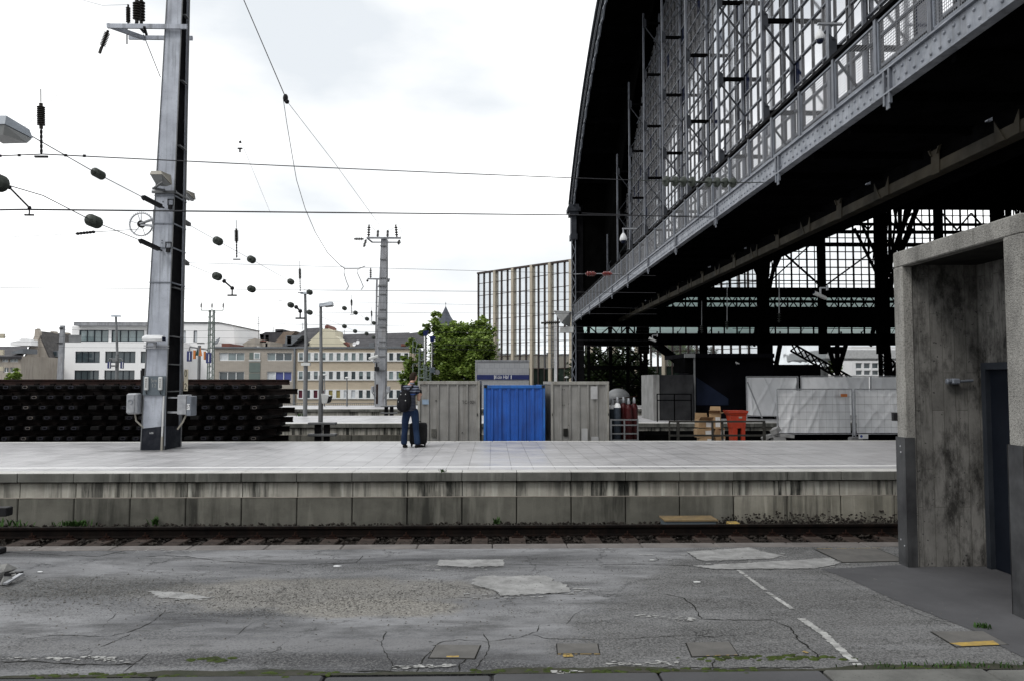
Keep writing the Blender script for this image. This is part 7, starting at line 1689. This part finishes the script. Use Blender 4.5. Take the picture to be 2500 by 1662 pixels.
# --- tan office, right half with white window bands
rg = random.Random(12); t, x0, x1, zt = facade('office_block', 'long tan brick office block with white window bands', 722.6, 1010, 850, Yo, 14, 'brick_t', [])
MB().box(x0-.02, x1+.1, Yo-.2, Yo+14, zt, zt+.18).build('roof_edge', M['zinc'], t)
picks = [['pane_l','pane_l','pane_l','pane_l','pane_l','pane_l','pane_l','pane_l','pane_l','pane','pane','pane','pane','pane','pane'], ['pane_l','pane','pane_l','pane_l','pane','pane','pane','pane','pane_l','pane_l','pane_l','pane_l','pane_l','pane_l','pane_l'], ['pane_m','pane','pane_m','pane_m','pane_o','pane_o','pane_w','pane_w','pane','pane','pane','pane','pane','pane','pane']]
for r, (v0, v1) in enumerate(((859.5,881.5),(904.5,927.5),(950,973))):
    a, b = ux(727,Yo), ux(999,Yo); z0, z1 = vz(v1,Yo,860), vz(v0,Yo,860); mb = MB(); rc = []
    for i in range(15):
        u = 730 + i*18.35; rc.append((ux(u,Yo), ux(u+9.5,Yo), z0+.12, z1-.08))
    wallholes(mb, a, b, z0, z1, Yo-.14, rc, .12); mb.add([(a,Yo-.14,z0),(b,Yo-.14,z0),(b,Yo-.005,z0),(a,Yo-.005,z0),(a,Yo-.14,z1),(b,Yo-.14,z1),(b,Yo-.005,z1),(a,Yo-.005,z1)], [(0,3,2,1),(4,5,6,7),(0,4,7,3),(1,2,6,5)])
    bd = mb.build('window_band', M['winf'], t)
    for i, q in enumerate(rc):
        f = MB(); f.box(q[0]+.0, q[1]-.0, Yo-.06, Yo-.04, q[2], q[2]+.05).box(q[0], q[0]+.05, Yo-.06, Yo-.04, q[2], q[3]); 
        pk = picks[r][i]
        p_ = MB().box(q[0], q[1], Yo-.04, Yo-.02, q[2], q[3]).build('pane', M[pk], bd)
        if pk == 'pane_l' and rg.random() < .5: MB().box(q[0]+.03, q[1]-.03, Yo-.045, Yo-.0401, q[2]+.03, q[2]+(q[3]-q[2])*rg.uniform(.3,.5)).build('pane', M['pane'], bd)
# --- white buildings
Yw = 104
W2 = [(182,242,857,885,4,'pane'), (255,329,857,885,5,'pane'), (342,420,857,885,4,'pane'), (181,241,903,935,4,'pane'), (254,328,903,935,5,'pane'), (342,420,903,935,4,'pane')]
t, x0, x1, zt = facade('white_apartment_building', 'modern white building with dark ribbon windows and set back top floor', 156, 440, 836, Yw, 16, 'render_w', W2)
wt_ = [(190,262,806,834,4,'pane_l'), (269,349,806,834,4,'pane_l')]
um = 260; xa, xb = ux(172,Yw+2), ux(420,Yw+2); z0, z1 = vz(838,Yw+2,um), vz(797,Yw+2,um); mb = MB(); rc = [(ux(w[0],Yw+2), ux(w[1],Yw+2), vz(w[3],Yw+2,um), vz(w[2],Yw+2,um)) for w in wt_]
wallholes(mb, xa, xb, zt-.3, z1, Yw+2, rc); mb.add([(xa,Yw+2,zt),(xa,Yw+14,zt),(xa,Yw+14,z1),(xa,Yw+2,z1)], [(0,1,2,3)]); top_ = mb.build('penthouse_wall', M['render_w'], t)
MB().box(ux(168,Yw), xb, Yw+.8, Yw+15, z1, z1+.35*1.4).build('roof', M['mast_far'], t)
for (a, b, c, d), w in zip(rc, wt_):
    f = MB(); e = .1; n = 4; f.box(a, b, Yw+2.1, Yw+2.2, d-e, d).box(a, b, Yw+2.1, Yw+2.2, c, c+e)
    for i in range(n+1): x = a+(b-a-e)*i/n; f.box(x, x+e, Yw+2.1, Yw+2.21, c+e, d-e)
    fo = f.build('window', M['winfd'], t); MB().box(a, b, Yw+2.22, Yw+2.24, c, d).build('pane', M['pane_l'], fo)
MB().box(x0+.2, ux(190,Yw), Yw+.5, Yw+.55, zt, zt+1.0).build('terrace_railing', M['pole'], t)
t, x0, x1, zt = facade('white_apartment_building', 'white building right of the mast with two narrow windows', 441, 524, 790, Yw+3, 14, 'render_w', [(470,479,808,835,1,'pane_w'), (441,451,808,835,1,'pane_w'), (441,452,858,884,1,'pane')])
W_ = M['render_w']; MB().px([(524,789),(533,788),(569,795),(573,832),(573,985),(524,985)], Yw+2.5, 12).build('gable_wing', W_, t)
mb = MB(); mb.px([(523,787.5),(533,786.5),(571,794),(571,795.4),(533,788.4),(523,789.3)], Yw+2.3, 12.4); mb.box(x0, x1, Yw+2.8, Yw+17, zt, zt+.2); mb.build('roof_edge', M['pole'], t)
MB().slab([(519,836,Yw+2.2), (536,824,Yw+1.6), (530,838,Yw+1.0), (516,842,Yw+1.5)], .1).build('satellite_panel', M['zinc'], t)
# --- gabled brown house
Yg = 120; t = thing('gabled_house', 'beige gabled house with tall chimney and mottled dark roof', 'house', (ux(100,Yg), Yg, -1.12))
MB().px([(53,980),(53,903),(57,873),(85,824),(97,822),(120,876),(120,980)], Yg, 10).build('gable_wall', M['render_b'], t)
a, b, c, D = P(92,811,Yg), P(123,880,Yg), P(52,892,Yg), Vector((0,10,0))
MB().extr([a, b, b+D, a+D], Vector((.12,0,.16))).build('roof', M['slate_l'], t); MB().extr([a, c, c+D, a+D], Vector((-.12,0,.16))).build('roof', M['slate_l'], t)
mb = MB(); mb.px([(84,980),(83,830),(85,805),(92,802),(97,812),(96,824),(93,830),(93,980)], Yg-.25, .6); mb.build('chimney', M['render_b'], t); MB().px([(123,817),(123,809),(131,809),(131,819)], Yg+4, 1.2).build('chimney', M['render_b'], t); MB().px([(157,822),(157,812),(163,812),(163,824)], Yg+8, 1.2).build('chimney', M['render_b'], t)
xw = ux(120,Yg)
f = MB().box(xw-.02, xw+.06, Yg+1.0, Yg+2.6, vz(908,Yg,130), vz(888,Yg,130)).build('window', M['winfd'], t); MB().box(xw+.061, xw+.08, Yg+1.15, Yg+2.45, vz(906,Yg,130), vz(890,Yg,130)).build('pane', M['pane_l'], f)
dm = MB().px([(126,870),(124,856),(141,855),(142,870)], Yg+1.5, 2).build('dormer', M['zinc'], t); MB().px([(129,867),(129,858),(138,858),(138,867)], Yg+1.45, .04).build('pane', M['pane'], dm)
# --- small houses at the far left
t, x0, x1, zt = facade('terraced_house', 'grey terraced house with white bay windows at the far left', -60, 50, 868, 96, 10, 'render_b', [(2,18,870,883,2,'pane_w'), (21,42,870,883,2,'pane_l'), (7,20,896,909,2,'pane'), (23,40,896,909,2,'pane')], frame='winf')
MB().slab([(-60,845,102), (66,845,102), (52,869,95.6), (-60,869,95.6)], .3).build('roof', M['slate'], t); MB().px([(28,862),(28,858),(56,850),(56,862)], 96, 3).build('dormer', M['zinc'], t)
mb = MB(); mb.px([(25,843),(25,836),(48,829),(76,829),(76,843)], 118, 8); mb.px([(50,829),(50,826),(66,826),(66,829)], 118, 4); tag(mb.build('distant_white_block', M['render_w']), 'small white rooftop block beyond the left houses', 'building')
mb = MB()
for (a, b, c, d) in ((-5,7,853,866),(-5,7,894,904),(-5,9,815,826)): mb.px([(a,b if False else c),(b,c),(b,d),(a,d)], 60, .2)
tag(mb.build('edge_sign_board', M['cream']), 'cream sign boards cut by the left edge of the picture', 'sign')
# --- roofs seen over the offices
Yr = 112
def roofhouse(label, pieces, Y=Yr, name='rooftop_house'):
    t = thing(name, label, 'house', P(pieces[0][2][0][0], 930, Y), 'roofs rising behind the office blocks')
    for nm, mt, pts in pieces:
        if len(pts[0]) == 3: MB().slab(pts, .2).build(nm, M[mt], t)
        else: MB().px(pts, Y, 6).build(nm, M[mt], t)
    return t
roofhouse('cream gabled house with dark sloping roof and brick chimney', [('gable_wall', 'render_c', [(749,985),(749,846),(754,834),(786,804),(799,801),(812,808),(818,806),(818,820),(846,842),(850,985)]), ('roof', 'slate', [(676,850,Yr+1), (748,802,Yr+6), (787,800,Yr+4), (753,838,Yr-.3), (742,852,Yr-.3)]), ('chimney', 'redtile', [(793,803),(793,795),(796,795),(797,792),(798,795),(801,795),(801,803)]), ('dormer', 'zinc', [(695,842),(698,819),(738,819),(712,842)]), ('dormer_window', 'winf', [(701,840),(701,821),(711,821),(711,840)])])
roofhouse('dark green roofed block with stepped dormers', [('mansard', 'slate', [(630,985),(630,816),(640,815),(648,811),(672,811),(690,806),(690,985)]), ('dormer', 'greenp', [(633,848),(633,818),(644,817),(644,848)]), ('dormer', 'greenp', [(648,848),(648,818),(656,818),(656,848)]), ('roof_box', 'slate', [(672,812),(672,804),(690,804),(690,812)])], Yr+10)
roofhouse('brown gabled roof between the dark block and the cream gable', [('roof', 'brown', [(660,848),(692,811),(722,809),(700,830),(690,850)])], Yr+4)
roofhouse('red brick stump house with pink poster', [('wall', 'render_b', [(628,850),(628,833),(660,833),(660,850)]), ('brick_top', 'redtile', [(628,836),(640,830),(650,832),(650,836)]), ('poster', 'insr', [(648,846),(648,837),(653,837),(653,846)])], Yr-8)
roofhouse('small red roofed house left of the dark block', [('roof', 'redtile', [(572,838),(572,829),(590,829),(597,838)]), ('wall', 'render_w', [(575,985),(575,838),(596,838),(600,848),(600,985)])], Yr+14)
roofhouse('long dark slate roof running behind the distant mast', [('roof', 'slate', [(818,817,Yr+8), (1000,812,Yr+8), (1000,848,Yr), (845,848,Yr)]), ('small_gable', 'redtile', [(837,836),(846,834),(854,842),(850,846),(842,842)]), ('wall', 'zinc', [(900,848),(901,837),(912,836),(914,848)]), ('chimney', 'render_b', [(854,850),(854,838),(862,836),(866,850)])], Yr)
roofhouse('tall dark roof rising to the right behind the tree', [('roof', 'slate', [(920,822,Yr+2), (1035,810,Yr+2), (1035,846,Yr-4), (918,848,Yr-4)]), ('chimney', 'redtile', [(979,848),(979,839),(992,839),(992,848)]), ('roof_edge', 'zinc', [(918,850),(918,848),(1010,843),(1010,846)])], Yr-4)
roofhouse('pale cluster of low rooftop sheds behind the grey brick office', [('wall', 'render_b', [(600,850),(592,840),(606,830),(622,826),(628,850)]), ('wall', 'redtile', [(541,850),(541,838),(560,838),(560,850)]), ('wall', 'render_w', [(618,850),(620,845),(630,845),(632,850)])], Yr-10)
def antenna(label, u, v0, v1, Y, arms):
    mb = MB(); p, q = P(u, v0, Y), P(u, v1, Y); mb.tube([q, p], .035, 5)
    for i in range(arms): z = p.z-.25-i*.28; mb.bar((p.x-.35+.05*i, Y, z), (p.x+.35-.05*i, Y, z), .03)
    tag(mb.build('roof_antenna', M['pole']), label, 'antenna', 'antennas on the far roofs')
antenna('antenna above the dark green roofed block', 667, 798, 812, 120, 2); antenna('tall comb antenna above the pale rooftop sheds', 631, 772, 835, 112, 5); antenna('small spire antenna on the slate roof', 841, 806, 818, 118, 1); antenna('antenna left of the cream gable', 739, 788, 806, 118, 3)
for lab, u, v in (('white satellite dish left on the slate roof', 866, 840), ('white satellite dish right on the slate roof', 874, 836)): p = P(u, v, Yr-3); tag(MB().lathe(p, (-.4,-1,.2), [(0,.05),(.06,.22),(.10,.30),(.11,.29),(.07,.2)], 14).build('satellite_dish', M['white'], None, True), lab, 'satellite dish')
# --- church spire
p = P(1088, 748, 170); mb = MB(); b = P(1088, 800, 170); mb.lathe((b.x, 170, b.z), (0,0,1), [(0,2.75),((p.z-b.z)*.5,1.15),(p.z-b.z,.03)], 8); t = thing('church_spire', 'dark grey pointed church spire behind the tree', 'church spire', (b.x, 170, -1)); mb.build('spire', M['spire'], t)
MB().lathe((b.x, 170, -1.1), (0,0,1), [(0,2.2),(b.z+1.1,2.2)], 8).build('tower', M['render_b'], t); mb = MB(); mb.tube([(b.x,170,p.z),(b.x,170,p.z+.9)], .05, 4); mb.ball((b.x,170,p.z+.55), .12); mb.build('finial', M['pole'], t)
# --- mirrored office tower
m, nt, bs = new_mat('mirror_facade_glass'); co = obj_co(nt); bs.inputs['Base Color'].default_value = (.74,.77,.79,1); bs.inputs['Metallic'].default_value = .9; bs.inputs['Roughness'].default_value = .04
wn = nt.nodes.new('ShaderNodeTexNoise'); wn.inputs['Scale'].default_value = .35; wn.inputs['Detail'].default_value = 2; nt.links.new(co, wn.inputs['Vector']); bump(nt, bs, wn.outputs['Fac'], .25, .12); MAT['mirror'] = m
M['pier'] = surf('sandstone_pier', (.44,.39,.31), (.38,.335,.265), .8, .85, 0, 20, .1); M['mulb'] = plain('bronze_mullion', (.06,.045,.04), .5)
M['podium'] = surf('dark_green_lower_glass', (.02,.03,.025), (.008,.012,.01), .35, .12, 0, 2, .1)
t = thing('mirror_glass_building', 'mirror glass office building with beige piers and bronze mullions', 'building', (ux(1300,100), 100, -1.1))
A0, A1 = P(1168, 668, 104), P(1402, 634, 92)
d = Vector((A1.x-A0.x, A1.y-A0.y, 0)); Ln = d.length*2.45; d.normalize(); nrm = Vector((d.y, -d.x, 0)); ztop_ = A0.z
def T(s, z, o=0): q = Vector((A0.x, A0.y, 0)) + d*s + nrm*o; return Vector((q.x, q.y, z))
def tb(mb, s0, s1, z0, z1, o0, o1): return mb.add([T(s0,z0,o0),T(s1,z0,o0),T(s1,z0,o1),T(s0,z0,o1),T(s0,z1,o0),T(s1,z1,o0),T(s1,z1,o1),T(s0,z1,o1)], [(0,3,2,1),(4,5,6,7),(0,1,5,4),(1,2,6,5),(2,3,7,6),(3,0,4,7)])
tb(MB(), 0, Ln, 3.2, ztop_-.1, -14, -.02).build('glass_wall', MAT['mirror'], t); tb(MB(), 0.01, Ln, -1.1, 3.19, -14, -.04).build('lower_glass', M['podium'], t)
def s_of(u):
    s = 0
    for _ in range(30):
        q = T(s, 5); r = ray(u, 800); k = r.x/r.y; s += (k*q.y - q.x)/(d.x - k*d.y)
    return s
piers = [s_of(u) for u in (1210, 1254, 1300, 1345, 1396, 1447, 1502, 1556, 1622)]
mb = MB(); [tb(mb, s-.20, s+.20, -1.1, ztop_+.05, 0, .30) for s in piers]; mb.build('piers', M['pier'], t)
mb = MB(); s = 0; alls = [0]+piers+[Ln]
for a, b in zip(alls, alls[1:]):
    n = max(2, round((b-a)/.95))
    for i in range(n):
        if i or a == 0: q = a+(b-a)*i/n; tb(mb, q-.06, q+.06, -1.1, ztop_, 0, .12)
tb(mb, -.1, Ln, ztop_-.1, ztop_+.12, -.2, .2); z = 3.2
while z < ztop_-1: tb(mb, 0, Ln, z-.03, z+.03, 0, .06); z += 1.62
mb.build('mullions', M['mulb'], t)
# small white mast with ladder in front of it
Yl = 58; c = P(1362, 930, Yl); t = thing('ladder_mast', 'pale steel mast with ladder cage before the mirror building', 'mast', (c.x, Yl, -1)); X = lambda u: ux(u, Yl); Z = lambda v: vz(v, Yl, 1360)
mb = MB(); mb.box(X(1353.5), X(1360), Yl, Yl+.3, -1, Z(785)); mb.build('column', M['white'], t)
mb = MB()
for u in (1329, 1346): mb.bar((X(u), Yl-.1, Z(898)), (X(u), Yl-.1, Z(790)), .05)
for v in range(792, 900, 7): mb.bar((X(1346), Yl-.1, Z(v)), (X(1353), Yl-.1, Z(v)), .04)
for v in (802, 820, 861, 899): mb.bar((X(1329), Yl-.1, Z(v)), (X(1347), Yl-.1, Z(v)), .04)
mb.build('ladder_cage', M['pole'], t)
mb = MB(); mb.slab([(1352,760,Yl), (1395,762,Yl+2), (1392,800,Yl+4), (1372,790,Yl)], .08); mb.px([(1368,800),(1400,796),(1400,812),(1366,812)], Yl+1, .3); mb.build('wall_canopy', M['offw'], t)
t = thing('strain_insulator', 'black row insulator in front of the mirror building', 'insulator', P(1340, 790, 50)); mb = MB(); insulator(mb, P(1321,789,50), P(1368,787,50), .14, 8, 8, .3); mb.build('insulator', M['ins'], t)
# --- beyond the shed: white bus roof and buildings
Yb = 84; mb = MB(); x0, x1 = ux(1627,Yb), ux(2300,Yb); mb.bevbox(x0, x1, Yb, Yb+7, vz(876,Yb,1900), vz(851,Yb,1900), .1); t = thing('bus_station_roof', 'long flat white bus station roof seen through the shed', 'canopy', (x0, Yb, -1)); mb.build('roof_slab', M['white'], t)
mb = MB(); [mb.box(x-.15, x+.15, Yb+3, Yb+3.3, -1.1, vz(878,Yb,1900)) for x in [x0+2+i*6 for i in range(6)]]; mb.build('posts', M['offw'], t)
wn_ = [(u, u+16, 885, 899, 1, 'pane') for u in range(2090, 2280, 20)] + [(u, u+16, 903, 915, 1, 'pane') for u in range(2090, 2280, 20)]
facade('glass_fronted_building', 'pale building with blue window grid beyond the shed', 2080, 2330, 845, 100, 12, 'render_w', wn_, frame='winf')
facade('sandstone_building', 'sandstone building with small windows above the bus roof', 1640, 2010, 838, 112, 12, 'pier', [(u, u+14, 840, 852, 1, 'pane') for u in range(1660, 1990, 24)] + [(u, u+14, 882, 896, 1, 'pane') for u in range(1900, 2000, 24)])
facade('grey_tenement', 'grey tenement with rows of small windows behind the lattice columns', 1578, 1628, 846, 118, 12, 'mast_far', [(u, u+5, v, v+8, 1, 'pane') for u in (1584,1594,1604,1616) for v in (868,888,906)])
# ================================================================== trees
M['leaf'] = None
m, nt, bs = new_mat('plane_tree_leaves'); co = obj_co(nt)
oi = nt.nodes.new('ShaderNodeAttribute'); oi.attribute_name = 'tint'
col = mix(nt, oi.outputs['Fac'], (.035,.08,.009), (.31,.42,.09)); put(nt, bs.inputs['Base Color'], col); bs.inputs['Roughness'].default_value = .55
tr = nt.nodes.new('ShaderNodeBsdfTranslucent'); put(nt, tr.inputs[0], mix(nt, .5, col, (.16,.24,.03))); ms_ = nt.nodes.new('ShaderNodeMixShader'); ms_.inputs[0].default_value = .35
nt.links.new(bs.outputs[0], ms_.inputs[1]); nt.links.new(tr.outputs[0], ms_.inputs[2]); nt.links.new(ms_.outputs[0], nt.nodes['Material Output'].inputs[0]); MAT['leaf'] = m
M['bark'] = surf('grey_brown_bark', (.09,.075,.06), (.05,.042,.034), 5, .9, 0, 20, .6)
def tree(name, label, base, lobes, n, leaf, seed, trunk_r=.22, group=None):
    rg = random.Random(seed); t = thing(name, label, 'tree', base, group); base = Vector(base); vs = []; fs = []; tint = []
    clumps = []
    for c, r in lobes:
        c = Vector(c); k = max(6, int(26*r*r/2.2))
        for _ in range(k):
            d = Vector((rg.gauss(0,1), rg.gauss(0,1), rg.gauss(0,1))).normalized(); clumps.append((c + d*r*rg.uniform(.35, 1.0), rg.uniform(.28, .62)*min(1, r*.7), rg.random()))
    per = max(1, n//len(clumps))
    for c, r, tn in clumps:
        for _ in range(per):
            d = Vector((rg.gauss(0,1), rg.gauss(0,1), rg.gauss(0,.8))); p = c + d*r*.5
            a = Vector((rg.uniform(-1,1), rg.uniform(-1,1), rg.uniform(-.6,.6))).normalized(); b = a.cross(Vector((rg.uniform(-.6,.6), rg.uniform(-.6,.6), 1))).normalized(); L = leaf*rg.uniform(.6, 1.25)
            o = len(vs); vs += [p-a*L*.5, p+b*L*.42, p+a*L*.5, p-b*L*.42]; fs.append((o, o+1, o+2, o+3)); tint.append(min(1, max(0, .35*tn + .55*rg.random() + .12)))
    me = bpy.data.meshes.new('crown'); L0 = OFF[t.name]; me.from_pydata([v-L0 for v in vs], [], fs); me.materials.append(MAT['leaf'])
    at = me.attributes.new('tint', 'FLOAT', 'FACE'); at.data.foreach_set('value', tint)
    o = bpy.data.objects.new('crown', me); COL.objects.link(o); o.parent = t
    mb = MB(); top = Vector((base.x, base.y, base.z + (max(c[0][2] for c in lobes)-base.z)*.6)); mb.tube([base, base.lerp(top, .4)+Vector((.1,0,0)), top], [trunk_r, trunk_r*.75, trunk_r*.35], 10)
    for c, r in lobes: c = Vector(c); s = base.lerp(top, rg.uniform(.35, .75)); mb.tube([s, s.lerp(c, .5)+Vector((0,0,.2)), c], [trunk_r*.4, trunk_r*.25, trunk_r*.08], 6)
    mb.build('trunk', M['bark'], t, True); return t
dk_ = MAT['leaf'].copy(); dk_.name = 'shaded_leaves'  # darker leaf copy, shade behind the shed put into the colour
for nd_ in dk_.node_tree.nodes:
    if nd_.bl_idname == 'ShaderNodeMix' and nd_.inputs[0].is_linked and not nd_.inputs[6].is_linked: nd_.inputs[6].default_value = (.006,.014,.004,1); nd_.inputs[7].default_value = (.03,.055,.012,1)
    if nd_.bl_idname == 'ShaderNodeMix' and nd_.inputs[6].is_linked: nd_.inputs[7].default_value = (.02,.03,.006,1)
def lob(L, Y, dy=0): return [((P(u, v, Y+q).x, Y+q, P(u, v, Y+q).z), r) for u, v, q, r in L]
tree('plane_tree', 'large leafy green plane tree between office and mirror building', (ux(1120,78), 78, -1.1), lob([(1062,775,0,.62),(1054,800,0,.9),(1090,822,0,1.4),(1130,815,1,1.5),(1168,812,0,1.4),(1170,840,-1,1.6),(1125,850,-1,1.9),(1085,862,-1,1.9),(1178,880,0,1.6),(1140,900,-1.5,2.1),(1092,905,-1,1.9),(1198,872,.5,.9),(1160,920,0,1.8),(1063,930,0,1.5),(1110,935,0,1.6),(1040,812,.5,.55),(1180,785,1,.7)], 78), 46000, .32, 4, .35)
tree('young_tree', 'smaller leafy tree at the foot of the tan office', (ux(1005,76), 76, -1.1), lob([(1012,848,0,.85),(1002,880,0,.7),(1020,870,0,.8),(1000,905,0,1.0),(1018,915,0,1.0),(990,925,0,.7),(1028,900,0,.9),(1025,935,0,1.0),(1005,838,0,.5),(1000,950,0,.8)], 76), 11000, .28, 9, .15)
tree('young_tree', 'small leafy tree at the far left below the terraced house', (ux(38,86), 86, -1.1), lob([(38,912,0,.6),(32,925,0,.8),(46,922,0,.6)], 86), 2200, .26, 3, .08)
for i, (u, v, r, lab) in enumerate(((1430,895,2.2,'dark tree behind the lattice columns, leftmost'), (1475,900,2.2,'dark tree behind the lattice columns, second'), (1530,880,2.4,'dark tree behind the lattice columns, tallest'), (1580,935,1.6,'low dark tree right of the lattice columns'))):
    tree('background_tree', lab, (ux(u,78), 78, -1.1), lob([(u,v,0,r),(u+12,v+28,0,r*.9),(u-12,v+34,0,r*.9)], 78), 5500, .30, 30+i, .15, 'trees behind the shed columns').children[0].data.materials[0] = dk_
tree('background_tree', 'small tree between the white roof and the fences', (ux(2030,92), 92, -1.1), lob([(2028,888,0,1.0),(2036,900,0,1.0)], 92), 2000, .3, 50, .12)

# --- the old town behind the photographer, seen in the mirror glass
def mass(name, label, x0, x1, y, h, dep, rh, mat):
    t = thing(name, label, 'building', ((x0+x1)/2, y, -1.12)); mb = MB(); rects = []
    nx = int((x1-x0)/3.2); nz = int(h/3.3)
    mb.box(x0, x1, y-dep, y, -1.12, h); mb.build('wall', M[mat], t)
    MB().extr([(x0-.2, y+.3, h+.01), (x0-.2, y-dep-.3, h+.01), (x0-.2, y-dep/2, h+rh)], (x1-x0+.4, 0, 0)).build('roof', M['slate'], t)
    for i in range(nx):
        for j in range(nz):
            a = x0 + (x1-x0)*(i+.3)/nx; c = -1.12 + (h+1)*(j+.3)/nz; MB().box(a, a+1.2, y+.001, y+.05, c, c+1.6).build('window', M['pane'], t)
mass('old_town_house', 'grey rendered block mirrored low in the glass building', -46, -18, -52, 13, 12, 5, 'render_b')
mass('old_town_house', 'pale block with steep slate roof mirrored in the glass building', -17, 4, -55, 15, 12, 6, 'mast_far')
mass('old_town_house', 'cream block mirrored in the right part of the glass building', 5, 34, -50, 12, 12, 5, 'render_c')
